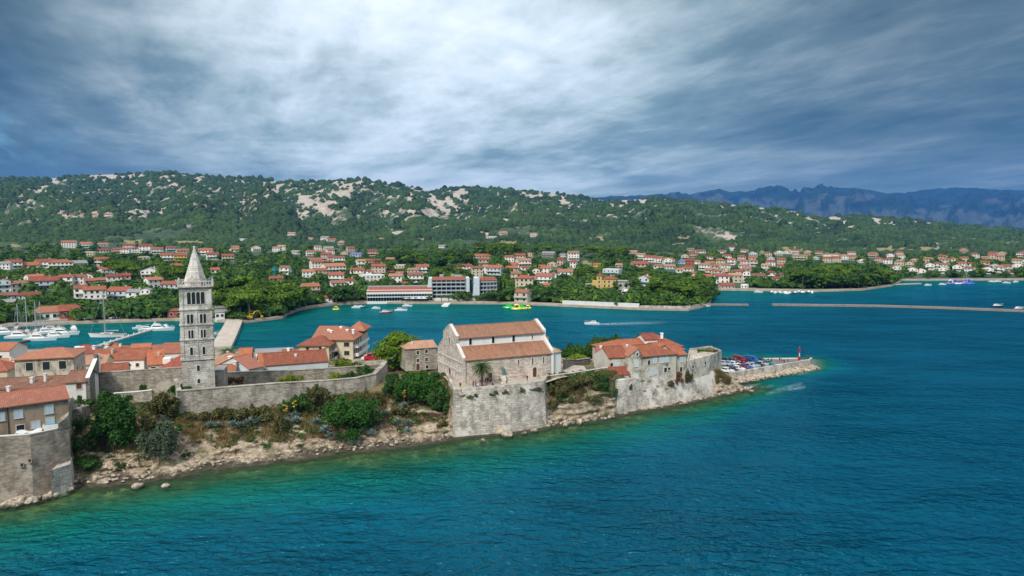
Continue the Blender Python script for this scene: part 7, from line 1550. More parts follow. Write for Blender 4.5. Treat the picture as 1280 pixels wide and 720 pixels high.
TP = {}
TP['pine'] = [tree_mesh('pine_tree', blobs(s, 9, 2.3, 1.7, 7.2, 2.3, 1.9), 950, .48, s, 'pine' if s % 2 else 'pine_bright', [([(0, 0, -1), (.2, 0, 3), (0, .2, 7.5)], [.28, .2, .1]), ([(.15, 0, 3.5), (1.4, .4, 6.5)], [.14, .06]), ([(.1, .1, 4), (-1.5, -.3, 6.8)], [.13, .05])]) for s in (1, 2, 3, 4)]
TP['umbrella'] = [tree_mesh('umbrella_pine', blobs(s, 9, 2.2, 1.1, 8.4, 2.6, .5), 850, .48, s, 'pine_bright' if s % 2 else 'pine', [([(0, 0, -1), (.2, 0, 4), (0, .2, 8.5)], [.26, .2, .12]), ([(.1, 0, 5.5), (1.8, .4, 8)], [.12, .05]), ([(.1, .1, 5.8), (-1.8, -.5, 8)], [.12, .05])]) for s in (11, 12, 13)]
TP['broadleaf'] = [tree_mesh('broadleaf_tree', blobs(s, 8, 2.1, 1.8, 3.6, 1.7, 1.3), 800, .46, s, 'broad', [([(0, 0, -1), (.1, 0, 1.8), (0, .1, 3.6)], [.25, .18, .1]), ([(.05, 0, 1.6), (1.1, .2, 3.4)], [.12, .05])]) for s in (21, 22, 23)]
TP['cypress'] = [tree_mesh('cypress_tree', [(0, 0, 1.6+i*1.25, 1.05-.14*i, 1.05-.14*i, 1.2) for i in range(7)], 700, .32, 31, 'cypress', [([(0, 0, -1), (0, 0, 6)], [.16, .06])])]
def far_tree(kind, px, py, hpx=None, h=None, s=None, group=None):
    p = far_pt(px, py); me = rnd.choice(TP[kind]); H0 = {'pine': 9.8, 'umbrella': 9.7, 'broadleaf': 6.2, 'cypress': 10}[kind]; sc = (hpx*p.y/F)/H0 if hpx else (h or H0)/H0
    p.z = float(land_z(px, p.y))-.2; o = link(me.name.split('.')[0], me, None, p); o.rotation_euler.z = rnd.uniform(0, 6.28); wd = rnd.uniform(.92, 1.2); o.scale = (sc*wd, sc*wd, sc)
    tag(o, None, {'pine': 'pine tree', 'umbrella': 'pine tree', 'broadleaf': 'tree', 'cypress': 'cypress'}[kind], group)
    later(o, {'pine': 'bushy green pine', 'umbrella': 'flat-topped pine', 'broadleaf': 'round dark tree', 'cypress': 'slender dark cypress'}[kind]+' growing', px, py); return o
NT_ = 0
def grove(kind, poly, n, h0, h1, seed, group, mind=3.2):
    r = random.Random(seed); got = []
    def inside(x, y):
        c = False
        for i in range(len(poly)):
            (x0, y0), (x1, y1) = poly[i], poly[i-1]
            if (y0 > y) != (y1 > y) and x < (x1-x0)*(y-y0)/(y1-y0)+x0: c = not c
        return c
    xs = [p[0] for p in poly]; ys = [p[1] for p in poly]
    for _ in range(n*40):
        if len(got) >= n: break
        x, y = r.uniform(min(xs), max(xs)), r.uniform(min(ys), max(ys))
        if not inside(x, y) or any(math.hypot(x-a, (y-b)*2) < mind for a, b in got): continue
        if any(abs(x-f[0]) < f[2]+2 and f[1]-1 < y < f[1]+14 for f in FARH if f[1] > 340): continue
        got.append((x, y))
    for x, y in got: far_tree(r.choice(kind), x, y, None, r.uniform(h0, h1), None, group)
grove(('pine', 'pine', 'umbrella'), [(265, 380), (300, 372), (345, 378), (388, 384), (372, 392), (356, 397), (330, 398), (300, 400), (265, 396)], 46, 9, 13.5, 1, 'pines of the grove right of the bell tower', 6)
grove(('umbrella', 'umbrella', 'pine'), [(133, 341), (200, 344), (255, 352), (255, 358), (200, 356), (135, 350)], 26, 10, 13, 2, 'pines above the tall yacht', 5)
grove(('pine', 'broadleaf', 'pine'), [(478, 331), (545, 326), (600, 334), (590, 338), (540, 338), (482, 336)], 24, 9, 15, 3, 'trees on the wooded knoll', 5)
grove(('pine', 'umbrella'), [(590, 317), (720, 318), (790, 322), (785, 327), (700, 325), (600, 323)], 32, 12, 16, 4, 'trees of the belt above the town', 5)
grove(('pine', 'umbrella', 'pine'), [(790, 362), (815, 352), (860, 350), (886, 360), (886, 379), (868, 381), (835, 378), (812, 373), (792, 368)], 36, 7, 11.5, 5, 'pines of the headland', 6)
grove(('broadleaf', 'broadleaf', 'pine'), [(700, 372), (735, 371), (778, 371), (776, 375), (735, 378.5), (700, 378)], 20, 4.2, 5.6, 15, 'low trees along the headland sea wall', 4.5)
grove(('pine', 'umbrella'), [(770, 347), (830, 346), (826, 352), (775, 352)], 10, 7, 9, 16, 'pines of the headland', 6)
grove(('pine', 'pine', 'umbrella', 'broadleaf'), [(985, 357), (1010, 352), (1060, 350), (1108, 352), (1116, 356), (1080, 360.5), (1020, 362), (988, 361)], 52, 9, 14, 6, 'trees of the wooded point', 5)
for px, py, h, k in ((622, 372, 22, 'cypress'), (626, 371, 24, 'cypress'), (631, 371, 20, 'cypress'), (441, 352, 16, 'cypress'), (636, 377, 18, 'broadleaf'), (615, 377, 13, 'broadleaf'), (624, 378, 12, 'broadleaf'), (420, 379, 22, 'broadleaf'), (431, 378, 22, 'broadleaf'), (446, 378, 15, 'broadleaf'), (668, 377, 14, 'broadleaf'), (680, 377, 16, 'broadleaf'), (692, 377, 18, 'broadleaf'), (126, 396, 14, 'broadleaf'), (137, 397, 18, 'pine'), (166, 398, 16, 'broadleaf'), (176, 397, 13, 'broadleaf'), (205, 398, 14, 'broadleaf'), (196, 392, 14, 'broadleaf'), (150, 390, 14, 'broadleaf'), (185, 388, 16, 'broadleaf'), (214, 386, 14, 'broadleaf'), (224, 392, 18, 'broadleaf'), (58, 388, 14, 'broadleaf'), (40, 391, 15, 'broadleaf'), (24, 395, 12, 'broadleaf'), (92, 392, 12, 'broadleaf'), (575, 345, 14, 'umbrella'), (560, 348, 16, 'pine'), (548, 350, 14, 'pine'), (703, 356, 14, 'broadleaf'), (725, 352, 15, 'pine'), (735, 350, 18, 'pine'), (744, 350, 15, 'pine'), (661, 365, 10, 'broadleaf'), (940, 356, 9, 'broadleaf'), (955, 357, 9, 'broadleaf'), (965, 358, 8, 'broadleaf'), (910, 350, 9, 'broadleaf'), (1270, 347, 11, 'broadleaf'), (1258, 347, 8, 'broadleaf'), (1215, 347, 8, 'broadleaf'), (1240, 346, 7, 'broadleaf'), (1140, 348, 9, 'broadleaf'), (1160, 349, 7, 'broadleaf'), (1185, 348, 6, 'broadleaf')): far_tree(k, px, py, h, None, None, 'single trees in the far town')
# uncountable growth between the houses and on the hills
def scatter(name, T, P, S, Rz, mats, label):
    V, Fq = T; n = len(P); c, s = np.cos(Rz), np.sin(Rz); x = V[None, :, 0]*c[:, None]-V[None, :, 1]*s[:, None]; y = V[None, :, 0]*s[:, None]+V[None, :, 1]*c[:, None]
    A = np.stack([x*S[:, 0:1]+P[:, 0:1], y*S[:, 0:1]+P[:, 1:2], V[None, :, 2]*S[:, 1:2]+P[:, 2:3]], -1).reshape(-1, 3); FF = (Fq[None]+(np.arange(n)*len(V))[:, None, None]).reshape(-1, Fq.shape[1])
    o = link(name, npmesh(name, A, FF, [MAT[m] for m in mats])); tag(o, label, None, None, 'stuff'); return o
def greenery():
    r = np.random.RandomState(5); n = 17000; px = r.uniform(-30, 1310, n); sh_ = interp(FAR_SHORE, px); ft = interp(FOOT, px); py = ft+(sh_-4.-ft)*r.uniform(0, 1, n)**.8
    hs = np.array(FARH); keep = np.ones(n, bool)
    for hx, hy, hw, hD in hs: keep &= ~((np.abs(px-hx) < hw+1.5) & (py > hy-1.5) & (py < hy+5+hw*.12))
    q = fbm(px*.05, py*.12, 3); fm = blobmask(FIELDS, px, py, fbm(px*.13, py*.35, 3)); keep &= (fm < .5); px, py, q = px[keep], py[keep], q[keep]; P = np.array([far_pt(a, b) for a, b in zip(px, py)])
    sz = r.uniform(.7, 1.5, len(P))*np.where(q > .5, 1.25, .8); T = leafcloud(blobs(3, 4, 1.5, 1.25, 1.2, 1.0, .3), 55, .62, 8)
    half = r.rand(len(P)) < .62
    for nm, m, msk, lab in (('undergrowth', 'broad', half, 'dark green shrubs and trees filling the gaps between the far houses'), ('shrubbery', 'pine', ~half, 'lighter green shrubs and trees filling the gaps between the far houses')):
        scatter(nm, T, P[msk], np.stack([sz[msk]*1.5, sz[msk]*1.5], 1), r.uniform(0, 6.28, msk.sum()), [m], lab)
greenery()
def hill_forest():
    r = np.random.RandomState(9); n = 175000; px = r.uniform(-25, 1305, n); t = r.rand(n); D = DF*(3450/DF)**(t**.9); z = land_z(px, D); k = CP*D-SP*(z-H); X = (px-640)/F*k; qy = 360-F*(SP*D+CP*(z-H))/k
    nz = fbm(px*.13+qy*.05, qy*.35-px*.03, 4); keep = (blobmask(ROCKS, px, qy, nz) < .45) & (blobmask(FIELDS, px, qy, nz) < .4) & (outcrop(px, qy, D) < .4) & (fbm(X*.012, D*.012, 4) > .38)
    hs = np.array(FARH)
    for hx, hy, hw, hD in hs:
        if hD > 900: keep &= ~((np.abs(px-hx) < hw+1) & (qy > hy-1) & (qy < hy+5))
    X, D, z = X[keep], D[keep], z[keep]; m = len(X); P = np.stack([X, D, z-1.], 1)
    k = 6; ring = lambda rr, zz, ph: [(rr*math.cos(6.283*i/k+ph), rr*math.sin(6.283*i/k+ph), zz) for i in range(k)]
    V = np.array(ring(1., 0, 0)+ring(.85, .7, .4)+ring(.3, 1.15, .8)); Fq = np.array([(a+i, a+(i+1) % k, a+k+(i+1) % k, a+k+i) for a in (0, k) for i in range(k)]+[(12, 13, 14, 15), (12, 15, 16, 17)])
    s = np.exp(r.normal(1.0, .40, m))*np.interp(D, [1100, 3400], [1.0, 2.0]); scatter('hill_forest', (V, Fq), P, np.stack([s, s*r.uniform(.7, 1.3, m)], 1), r.uniform(0, 6.28, m), ['hillwood'], 'dense green scrub forest covering the hills behind the town')
hill_forest()

# ---- plants of the headland
def near_hit(px, py):
    off, zz, _ = near_profile(px); D0 = near_D(px)[0]; o = np.linspace(.2, 100, 600); D = D0+o; z = np.interp(o, off[:, 0], zz[:, 0]); q = 360-F*(SP*D+CP*(z-H))/(CP*D-SP*(z-H)); i = int(np.argmax(q <= py)); return float(D[i]), float(z[i])
def plant(name, label, cat, px, py, wpx, hpx, mat, seed=1, leaf=.22, dens=1., D=None, z=None, trunk=True, depth=None, nl=None, group=None, sag=0):
    if D is None: D, z = near_hit(px, py)
    elif z is None: z = ground_near(px, D)
    k = D/F; w, h = wpx*k/2, hpx*k; p = bear(px, D, z); th = Local(name, p, 0, label, cat, group); r = random.Random(seed); dp = depth or w*.8
    n = nl or max(5, int(w*h/1.1)+4); lob = []
    for i in range(n):
        x = r.uniform(-.78, .78)*w; zz = h*(.28+.5*r.random())*(1-.35*abs(x/w)); lob.append((x, r.uniform(-.6, .6)*dp+zz*sag, zz, max(.35, w*.38*r.uniform(.7, 1.2)), max(.35, dp*.5*r.uniform(.7, 1.2)), max(.3, h*.27*r.uniform(.75, 1.2))))
    m = int(230*dens*sum((a[3]*a[5]) for a in lob)/(leaf/.22)**1.6)+90; V, Fq = leafcloud(lob, min(m, 9000), leaf, seed, flat=.6)
    me = npmesh('foliage', V, Fq, [MAT[mat]]); link('foliage', me, th.root)
    if trunk:
        b = MB()
        for i in range(4): x = r.uniform(-.4, .4)*w; b.tube([(x*.3, 0, -.3), (x*.7, 0, h*.3), (x, r.uniform(-.2, .2), h*.62)], [.09, .07, .03], 5)
        th.part('stem', b, 'bark')
    return th
B_ = 'shrub'
plant('thicket', 'large glossy green thicket spilling down the cliff beside the left bastion', 'thicket', 138, 566, 54, 66, 'fig', 1, .26, .8, sag=.35)
plant('thicket', 'dark ivy covered bush hanging at the top of the glossy thicket', 'thicket', 132, 520, 34, 26, 'fig', 2, .24, D=140, z=7.2)
plant('olive_bush', 'grey green bush in the middle of the cliff below the tower wall', B_, 196, 582, 48, 58, 'olive', 3, .2, .9, sag=.3)
plant('bush', 'dry olive coloured bush against the left end of the town wall', B_, 205, 524, 34, 36, 'scrub', 4, .2)
plant('bush', 'rounded bright green bush at the foot of the bell tower', B_, 226, 493, 26, 19, 'fig', 5, .2, D=144, z=9.2)
plant('bush', 'low green shrub at the water side corner of the left bastion', B_, 108, 588, 36, 14, 'fig', 6, .2)
plant('bush', 'dark green shrub squeezed between bastion and cliff', B_, 95, 575, 14, 34, 'broad', 7, .2)
plant('bush', 'rusty brown shrub among the rocks right of the thicket', B_, 166, 548, 18, 26, 'brownbush', 8, .18)
plant('small_tree', 'dark round tree beside the narrow brown roofed house', 'tree', 99, 498, 12, 14, 'broad', 9, .18, D=136, z=9.3)
for i_, (a_, b_, c_, d_, m_, l_) in enumerate(((112, 512, 20, 16, 'fig', 'green shrub against the rubble retaining wall'), (158, 512, 26, 16, 'fig', 'green shrub under the pale topped low wall'), (182, 542, 20, 26, 'scrub', 'dry shrub between the glossy thicket and the grey green bush'), (100, 545, 18, 26, 'broad', 'dark bush hanging below the rubble retaining wall'), (150, 585, 16, 9, 'fig', 'low green plant under the glossy thicket'), (218, 548, 14, 20, 'broad', 'dark shrub below the left corner of the town wall'), (205, 556, 26, 24, 'olive', 'upper grey green shrub on the left cliff'), (488, 478, 24, 12, 'fig', 'green shrub between the town wall and the small stone house'), (524, 472, 26, 9, 'lime', 'bright low shrub before the door of the small stone house'), (542, 474, 18, 12, 'broad', 'dark shrub beside the basilica west corner'), (470, 512, 20, 22, 'scrub', 'tall dry shrub under the right end of the town wall'), (455, 500, 18, 14, 'scrub', 'pale dry shrub above the large fig bush'))): plant('bush', l_, B_, a_, b_, c_, d_, m_, 300+i_, .19, .9, sag=.2)
plant('climber', 'patch of green ivy hanging on the tall garden wall', 'climber', 176, 494, 14, 15, 'fig', 10, .16, D=150.6, z=8.4, depth=.5, trunk=False)
plant('bush', 'low dark bush under the tall garden wall', B_, 150, 494, 20, 8, 'broad', 11, .18, D=147, z=8.3)
xs = [(246, 527, 24, 14, 'scrub'), (262, 528, 22, 16, 'scrub'), (279, 526, 24, 18, 'scrub'), (297, 527, 26, 20, 'scrub'), (314, 528, 22, 22, 'scrub'), (331, 530, 22, 25, 'scrub'), (349, 545, 14, 40, 'scrub'), (362, 519, 22, 22, 'broad'), (378, 516, 30, 26, 'broad'), (396, 510, 30, 28, 'scrub'), (412, 520, 26, 20, 'broad')]
LS = ['dry grey green scrub at the left end under the town wall', 'second dry scrub clump from the left under the town wall', 'dry scrub clump with agaves below it left of centre', 'tall dry scrub clump left of the wall loophole', 'dry scrub clump under the wall loophole', 'brownish scrub clump right of the wall loophole', 'narrow dark scrub strip running down the cliff cleft', 'green shrub just right of the dark cliff cleft', 'dense green shrub against the middle of the town wall', 'pale olive shrub topping the middle of the town wall', 'green shrub left of the large dark fig bush']
for i, ((px, py, w, h, m), l) in enumerate(zip(xs, LS)): plant('bush', l, B_, px, py, w, h, m, 20+i, .19, .8, group='scrub below the town wall')
plant('fig_tree', 'large dark green fig bush below the right end of the town wall', 'tree', 440, 541, 70, 44, 'fig', 41, .25, .8, sag=.3)
plant('bush', 'bright green shrub at the foot of the large fig bush', B_, 434, 553, 28, 22, 'fig', 42, .2)
for i, (px, py, w, h, m, l) in enumerate(((490, 497, 26, 27, 'broad', 'dark round shrub right of the end of the town wall'), (508, 506, 30, 32, 'fig', 'green shrub in the gap between town wall and bastion'), (530, 510, 38, 45, 'fig', 'tall green thicket left of the bastion corner'), (548, 520, 28, 42, 'broad', 'dark green thicket touching the bastion corner'), (522, 484, 40, 20, 'fig', 'green shrubs under the small stone house'), (552, 500, 20, 30, 'fig', 'leafy shrub at the foot of the west front'), (500, 520, 24, 16, 'scrub', 'dry shrub below the green thickets'), (554, 540, 14, 18, 'scrub', 'small dry shrub on rock beside the bastion foot'))): plant('bush', l, B_, px, py, w, h, m, 50+i, .21, .8, group='thickets left of the bastion')
T_ = lambda px, py, z: at(px, py, z).y
for i, (px, py, w, h, m, z, l) in enumerate(((293, 484, 24, 14, 'brownbush', 8.6, 'rusty brown bush inside the terrace right of the tower'), (364, 484, 30, 18, 'lime', 8.4, 'bright yellow green bush against the inner wall'), (424, 477, 24, 12, 'lime', 8.6, 'small yellow green bush on the terrace below the hotel'), (440, 477, 26, 14, 'broad', 8.6, 'darker green bush beside the small yellow green one'), (460, 474, 26, 18, 'fig', 8.8, 'green bush at the bend of the town wall'), (428, 461, 28, 14, 'lime', 6.5, 'olive green bush between the white hall and hotel'), (447, 460, 14, 9, 'broad', 6.5, 'low dark bush in front of the quay hotel'), (497, 461, 26, 14, 'broad', 8.5, 'rounded bush at the foot of the umbrella pine'), (483, 463, 16, 9, 'lime', 8.5, 'small bush left of the umbrella pine trunk'), (320, 485, 40, 6, 'fig', 8.5, 'low strip of green plants along the inner wall'))): plant('bush', l, B_, px, py, w, h, m, 70+i, .2, .9, D=T_(px, py, z), z=z, trunk=h > 8, group='bushes on the walled terrace')
plant('bougainvillea', 'magenta flowering bush between the pale roof and blue white house', B_, 305, 469, 22, 13, 'bougain', 85, .18, D=172, z=6.6)
def big_pine():
    D = T_(497, 459, 9.0); p = bear(496, D, 8.6); k = D/F; th = Local('umbrella_pine', p, 0, 'large bright green umbrella pine beside the small stone house', 'pine tree'); lob = [(x*k, y*k*.8, z*k, r_*k, r_*k*.9, r_*k*.62) for x, y, z, r_ in ((-18, 0, 22, 11), (-10, 6, 31, 13), (0, -4, 38, 13), (10, 4, 36, 13), (18, -2, 27, 11), (4, -8, 27, 12), (-8, -8, 24, 11), (20, 4, 13, 8), (-22, 4, 20, 7), (12, -6, 18, 9), (0, 4, 42, 9), (22, -4, 8, 6))]
    lob = [(a, b, c-.3, d*1.16, e*1.16, f*1.25) for a, b, c, d, e, f in lob]+[(-17*k, 0, 14*k, 9*k, 8*k, 5*k), (-6*k, -7*k, 15*k, 10*k, 8*k, 6*k), (10*k, -7*k, 12*k, 9*k, 7*k, 5*k)]
    V, Fq = leafcloud(lob, 9000, .27, 91, flat=.6); link('crown', npmesh('crown', V, Fq, [MAT['pine_bright']]), th.root); b = MB(); b.tube([(0, 0, -1), (.2, 0, 2.5), (0, .2, 5.5)], [.42, .32, .18], 8); b.tube([(.2, 0, 2.5), (2.2, .3, 5)], [.22, .08], 6); b.tube([(.1, 0, 2.8), (-2, -.3, 5)], [.22, .08], 6); b.tube([(.1, 0, 2), (3.4, 0, 2.6)], [.16, .06], 6); th.part('trunk', b, 'bark')
big_pine()
for i, (px, D, z, w, h, m, l) in enumerate(((712, 212, 4, 22, 24, 'broad', 'dark tree by the water right of the basilica apse'), (728, 200, 6, 34, 26, 'fig', 'bright green tree left of the convent'), (744, 198, 6, 22, 34, 'broad', 'taller green tree against the left end of the convent'), (752, 214, 5, 22, 27, 'broad', 'dark tree rising behind the left convent roof'), (768, 214, 5, 24, 29, 'broad', 'dark tree crown behind the convent roof ridge'), (795, 212, 8, 10, 18, 'broad', 'small round treetop behind the convent roofs'), (720, 188, 8.5, 30, 12, 'lime', 'low bright shrubs above the sloping garden wall'))): plant('garden_tree', l, 'tree', px, at(px, 1, 0).y*0+450, w, h, m, 100+i, .24, .9, D=D, z=z, group='trees behind the convent')
plant('bush', 'round shrub inside the convent garden terrace', B_, 877, 440, 12, 9, 'fig', 120, .16, D=192, z=9.7); plant('bush', 'low weeds along the rim of the convent garden', B_, 890, 440, 16, 5, 'scrub', 121, .15, D=196, z=9.7)
for i, (px, py, w, h, m, D, z, l) in enumerate(((849, 489, 10, 19, 'brownbush', None, None, 'brown wall shrub on the left of the pair under the convent'), (861, 488, 11, 21, 'scrub', None, None, 'olive wall shrub on the right of the pair under the convent'), (838, 487, 9, 14, 'scrub', None, None, 'small wall shrub left of the pair under the convent'), (789, 492, 5, 9, 'broad', None, None, 'tiny green tuft near the left edge of the sea wall'))):
    f = (near_D(px)[0]); zz = {849: 4.2, 861: 4.2, 838: 3.6, 789: 5.0}[px]; plant('wall_shrub', l, B_, px, py, w, h, m, 130+i, .17, 1., D=f+1.7+zz*.15, z=zz, depth=.7, trunk=False, sag=.25)
for i, (px, py, w, h, l) in enumerate(((583, 501, 18, 8, 'green weeds draping the bastion rim at its left end'), (596, 499, 10, 7, 'small weed tuft beside the draping weeds on the bastion'), (619, 496, 16, 8, 'weeds on the bastion rim below the statue'), (631, 495, 9, 8, 'narrow weed patch right of the statue on the bastion rim'), (652, 498, 8, 14, 'long weed streak hanging down the bastion'), (668, 490, 20, 8, 'weeds on the bastion rim at its right end'))):
    D = near_D(px)[0]+2.25; z = 8.0 if h < 10 else 7.3; plant('wall_weeds', l, 'weeds', px, py, w, h, 'scrub', 140+i, .15, 1.1, D=D-.1, z=z, depth=.35, trunk=False, group='weeds on the bastion wall', sag=.18)
for i, (px, py, w, h, m, l) in enumerate(((696, 500, 26, 26, 'scrub', 'olive shrub on the cliff next to the bastion'), (715, 492, 26, 20, 'scrub', 'dry shrubs on the cliff below the low wall'), (735, 490, 26, 20, 'scrub', 'brown green shrubs midway along the right cliff'), (752, 494, 24, 26, 'broad', 'dark green shrub on the cliff near the convent wall'), (764, 503, 16, 26, 'broad', 'leafy shrub hanging beside the convent sea wall'), (690, 515, 12, 18, 'scrub', 'small shrub low on the bastion corner'), (706, 508, 22, 16, 'fig', 'bright green plants low on the right cliff'), (742, 508, 24, 18, 'scrub', 'dry plants hanging in the middle of the right cliff'))): plant('bush', l, B_, px, py, w, h, m, 160+i, .18, .7, group='shrubs on the right cliff', sag=.3)
# dry grass over the slopes
def grass():
    r = np.random.RandomState(3); V, Fq = [], []; N = 0
    tuft = []
    for i in range(9):
        a = r.uniform(0, 6.28); l = r.uniform(.3, .75); w = .035; x, y = .12*math.cos(a), .12*math.sin(a); tuft.append([(x-w*math.sin(a), y+w*math.cos(a), 0), (x+w*math.sin(a), y-w*math.cos(a), 0), (x*3.2+w*.3*math.sin(a), y*3.2, l), (x*3.2-w*.3*math.sin(a), y*3.2, l)])
    T = (np.array(tuft).reshape(-1, 3), np.arange(36).reshape(-1, 4)); P = []
    for _ in range(9000):
        px = r.choice((r.uniform(92, 560), r.uniform(225, 480), r.uniform(684, 770), r.uniform(895, 912))); Ds = near_D(px)[0]; o = r.uniform(6, 19) if px < 600 else r.uniform(2.5, 9) if px < 800 else r.uniform(2.2, 7); z = ground_near(px, Ds+o)
        if fbm(np.array([px*.09]), np.array([o*.4]), 3)[0] < .47: continue
        p = bear(px, Ds+o, z); P.append(p)
    P = np.array(P); m = len(P); s = r.uniform(.8, 1.9, m); scatter('dry_grass', T, P, np.stack([s, s], 1), r.uniform(0, 6.28, m), ['drygrass'], 'dry straw coloured grass growing on the cliff slopes')
grass()
def slope_scrub():
    r = np.random.RandomState(21); P = {0: [], 1: []}
    for _ in range(5200):
        px = r.choice((r.uniform(92, 560), r.uniform(92, 560), r.uniform(684, 770), r.uniform(896, 910))); D0 = near_D(px)[0]; o = r.uniform(4.5, 24) if px < 600 else r.uniform(2., 12); q = fbm(np.array([px*.06+5]), np.array([o*.22]), 4)[0]
        if q < .46+max(0, 8-o)*.02: continue
        P[int(r.rand() < .5)].append(bear(px, D0+o, ground_near(px, D0+o)))
    T = leafcloud(blobs(6, 3, .42, .34, .25, .3, .08), 46, .12, 5)
    for k, nm, m, lab in ((0, 'ground_scrub', 'fig', 'small green plants creeping over the cliff slopes'), (1, 'dry_scrub', 'scrub', 'small dry plants creeping over the cliff slopes')):
        q = np.array(P[k]); s = r.uniform(.6, 1.7, len(q)); scatter(nm, T, q, np.stack([s, s], 1), r.uniform(0, 6.28, len(q)), [m], lab)
slope_scrub()
# agaves
def agave_mesh(seed):
    r = random.Random(seed); b = MB()
    for i in range(26):
        a = i*2.4; el = .25+1.1*(i/26); l = r.uniform(.9, 1.3)*(1.1-.3*i/26); d = Vector((math.cos(a)*math.cos(el), math.sin(a)*math.cos(el), math.sin(el))); s = Vector((-math.sin(a), math.cos(a), 0)); m = d*l*.5+Vector((0, 0, .06)); t = d*l+Vector((0, 0, -.12*(1-i/26))); w = .13
        b.poly([s*.07, m+s*w, t, m-s*w])
    return b.mesh('agave', [MAT['agave']])
AG = [agave_mesh(i) for i in range(3)]
for i, (px, py, s, fl) in enumerate(((262, 535, 1.2, 0), (272, 534, 1.1, 0), (290, 533, 1.2, 0), (300, 535, 1.3, 0), (312, 531, 1.4, 0), (322, 529, 1.4, 0), (358, 530, 1.3, 1), (370, 528, 1.3, 0), (395, 531, 1.4, 0), (406, 541, 1.5, 0), (413, 548, 1.4, 0), (455, 540, 1.2, 1), (465, 544, 1.3, 0), (481, 520, 1.2, 0), (505, 510, 1.3, 1), (498, 531, 1.4, 0), (510, 532, 1.3, 0), (442, 556, 1.2, 0), (368, 521, 1.1, 1), (510, 542, 1.2, 0))):
    D, z = near_hit(px, py); p = bear(px, D-.7, z+.35); o = link('agave', AG[i % 3], None, p); o.scale = (s*1.1,)*3; o.rotation_euler.z = i*1.3; tag(o, None, 'agave', 'agaves on the cliff below the town wall'); later(o, 'flowering blue-green agave' if fl else 'blue-green agave rosette', px, py)
    if fl:
        b = MB(); b.tube([(0, 0, .2), (.05, 0, 2.6)], [.05, .03], 5); st = b.build('flower_stalk', MAT['bark'], o); V, Fq = leafcloud([(.2*math.cos(j*2), .2*math.sin(j*2), 1.7+.22*j, .25, .25, .12) for j in range(5)], 120, .09, 3); link('flower', npmesh('flower', V, Fq, [MAT['yellowflower']]), st)
LMK += [(330, 532, 'the dark cliff cleft'), (440, 530, 'the large fig bush'), (270, 530, 'the town wall left end'), (505, 530, 'the green thickets'), (602, 470, 'the terrace palm'), (630, 478, 'the statue'), (665, 472, 'the arched side door'), (930, 456, 'the dark red van')]
# palms
def palm(name, label, px, D, z, th_, fr, n, seed, green='palm'):
    p = bear(px, D, z); r = random.Random(seed); T2 = Local(name, p, 0, label, 'palm tree'); b = MB(); b.tube([(0, 0, -.5), (.05, 0, th_*.5), (0, 0, th_)], [.30, .25, .30], 9); T2.part('trunk', b, 'palm_trunk')
    def fronds(n, e0, e1, mat, nm, L):
        b = MB()
        for i in range(n):
            a = i*2.399+r.uniform(-.2, .2); el = e0+(e1-e0)*(i/n); l = L*r.uniform(.85, 1.1); prev = None
            pts = []; pos_ = Vector((0, 0, th_)); e = el
            for k in range(9):
                pts.append(pos_.copy()); pos_ = pos_+Vector((math.cos(a)*math.cos(e), math.sin(a)*math.cos(e), math.sin(e)))*l/8; e -= .20
            sd_ = Vector((-math.sin(a), math.cos(a), 0))
            for k in range(8):
                w = l*.16*math.sin(math.pi*(k+.9)/9.2)+.03; q0, q1 = pts[k], pts[k+1]
                for s in (-1, 1):
                    for f in (0, .5): c = q0.lerp(q1, f); d = (q1-q0); b.poly([c, c+d*.34, c+d*.8+sd_*s*w+Vector((0, 0, -w*.45)), c+d*.62+sd_*s*w+Vector((0, 0, -w*.5))])
        T2.part(nm, b, mat)
    fronds(n, 1.35, -.25, green, 'crown', fr); fronds(n//3, -.5, -1.0, 'dead_frond', 'dead_fronds', fr*.7)
palm('palm_tree', 'date palm with full crown standing on the basilica terrace', 602.5, T_(602.5, 483, 9.67), 9.6, 4.3, 3.0, 44, 1)
palm('palm_tree', 'bushy palm on the town quay right of the bell tower', 286, 205, 1.5, 6.6, 3.2, 40, 2)
for i, px in enumerate((466, 487, 503, 537, 552, 561, 573, 583)):
    p = far_pt(px, 378); palm('palm_tree', ['leftmost small palm', 'second small palm from the left', 'third small palm from the left', 'small palm at the right end', 'small palm just right of the wing', 'small palm below the middle of the balcony block', 'small palm below the right of the balcony block', 'small palm by the twin white fins'][i]+' along the hotel beach front', px, p.y, p.z, 3.2, 2.2, 16, 10+i)
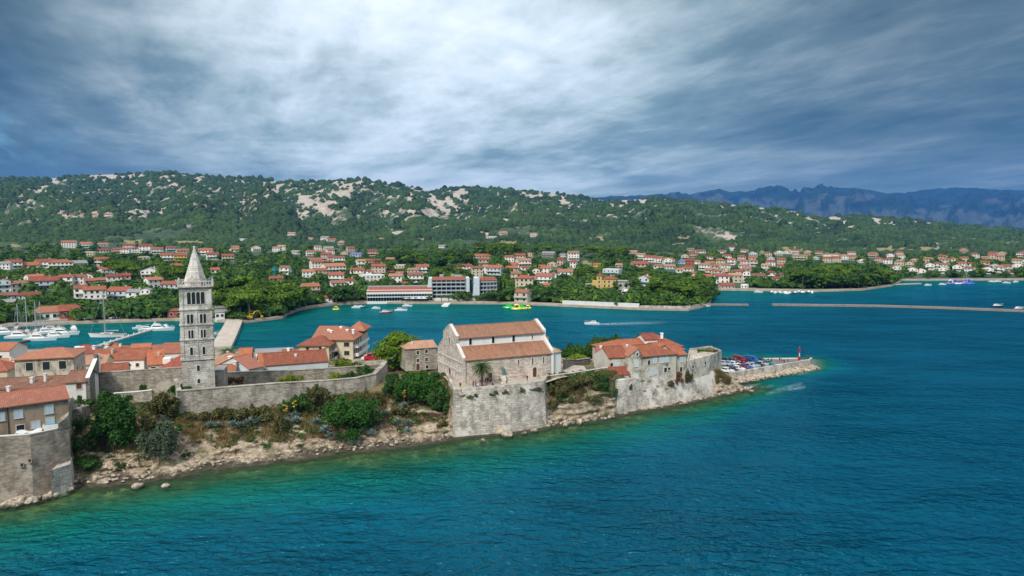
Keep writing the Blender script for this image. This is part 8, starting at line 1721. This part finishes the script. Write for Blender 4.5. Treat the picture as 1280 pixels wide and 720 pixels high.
# ---- rocks
def rock_mesh(seed):
    r = np.random.RandomState(seed); bm = bmesh.new(); bmesh.ops.create_icosphere(bm, subdivisions=3, radius=1); f = r.randn(5, 3)
    for v in bm.verts:
        c = v.co.copy(); d = 1.
        for q in f: h = c.dot(Vector(q).normalized()); d = min(d, .62/h if h > .62 else 9)
        n_ = float(fbm(np.array([c.x*1.6+seed]), np.array([c.y*1.6+c.z*1.3]), 3)[0]); v.co = c*(d*(.8+.4*n_))
    me = bpy.data.meshes.new('boulder'); bm.to_mesh(me); bm.free(); me.materials.append(MAT['boulder']); return me
RK = [rock_mesh(i) for i in range(6)]
for i, (px, py, w, h) in enumerate(((636, 546, 17, 10), (625, 543, 14, 16), (604, 552.5, 8, 5), (724, 530.5, 10, 9), (707.5, 533.5, 7, 6), (170, 610, 15, 8), (206, 610, 11, 6), (20, 632, 26, 14), (6, 634, 18, 12), (38, 629, 18, 9), (560, 548, 14, 13), (940, 490, 7, 4), (947, 474.5, 8, 4), (668, 540, 10, 5), (655, 543, 7, 4))):
    p = at(px, py, 0); k = p.y/F; o = link('boulder', RK[i % 6], None, (p.x, p.y+w*k*.25, .1)); o.scale = (w*k*.56, w*k*.5, h*k*.75); o.rotation_euler.z = i*.9; tag(o, None, 'boulder', 'boulders at the foot of the walls'); later(o, f"{'large' if w > 13 else 'small'} pale boulder at the waterline", px, py)
LMK += [(625, 520, 'the tall bastion'), (40, 600, 'the tan bastion'), (195, 560, 'the grey green bush'), (725, 510, 'the right cliff'), (960, 465, 'the jetty parapet')]
def rubble(name, label, pts, seed):
    V0 = np.array([v.co for v in RK[seed % 6].vertices]); F0 = np.array([p.vertices[:] for p in RK[seed % 6].polygons]); r = np.random.RandomState(seed); P = np.array([p[:3] for p in pts]); s = np.array([p[3] for p in pts])
    scatter(name, (V0, F0), P, np.stack([s, s*r.uniform(.5, .9, len(s))], 1), r.uniform(0, 6.28, len(s)), ['boulder'], label)
r_ = random.Random(3); pts = []
for i in range(300):
    t_ = r_.random(); p = frac(JF0, JF1, -.02+1.06*t_); n_ = Vector((jd.y, -jd.x)); o_ = r_.uniform(.6, 3.6); q = p+n_*o_; pts.append((q.x, q.y, 1.3-o_*.40, r_.uniform(.35, .85)))
for i in range(24): q = JF1+Vector((jd.x, jd.y))*r_.uniform(-.6, .6)+Vector((r_.uniform(-1, 1), r_.uniform(-1, 3))); pts.append((q.x, q.y, r_.uniform(-.1, .8), r_.uniform(.4, .8)))
rubble('rock_armour', 'pale rocks heaped along the sea side of the jetty', pts, 2)
pts = []
for i in range(260):
    px = r_.uniform(92, 560); D0 = near_D(px)[0]; o_ = abs(r_.gauss(0, 1))*2.6+.6; pts.append((*bear(px, D0+o_, ground_near(px, D0+o_)+.05), r_.uniform(.12, .42)))
for i in range(170):
    px = r_.choice((r_.uniform(684, 770), r_.uniform(890, 940), r_.uniform(775, 890))); D0 = near_D(px)[0]; o_ = r_.uniform(-.4, 1.4); pts.append((*bear(px, D0+o_, max(0, ground_near(px, D0+o_)*.6)), r_.uniform(.2, .7)))
for i in range(60):
    px = r_.uniform(-20, 90); D0 = near_D(px)[0]; o_ = r_.uniform(-.6, .7); pts.append((*bear(px, D0+o_, .15), r_.uniform(.3, .8)))
rubble('shore_rubble', 'loose pale rocks scattered along the waterline', pts, 4)
name_pool()
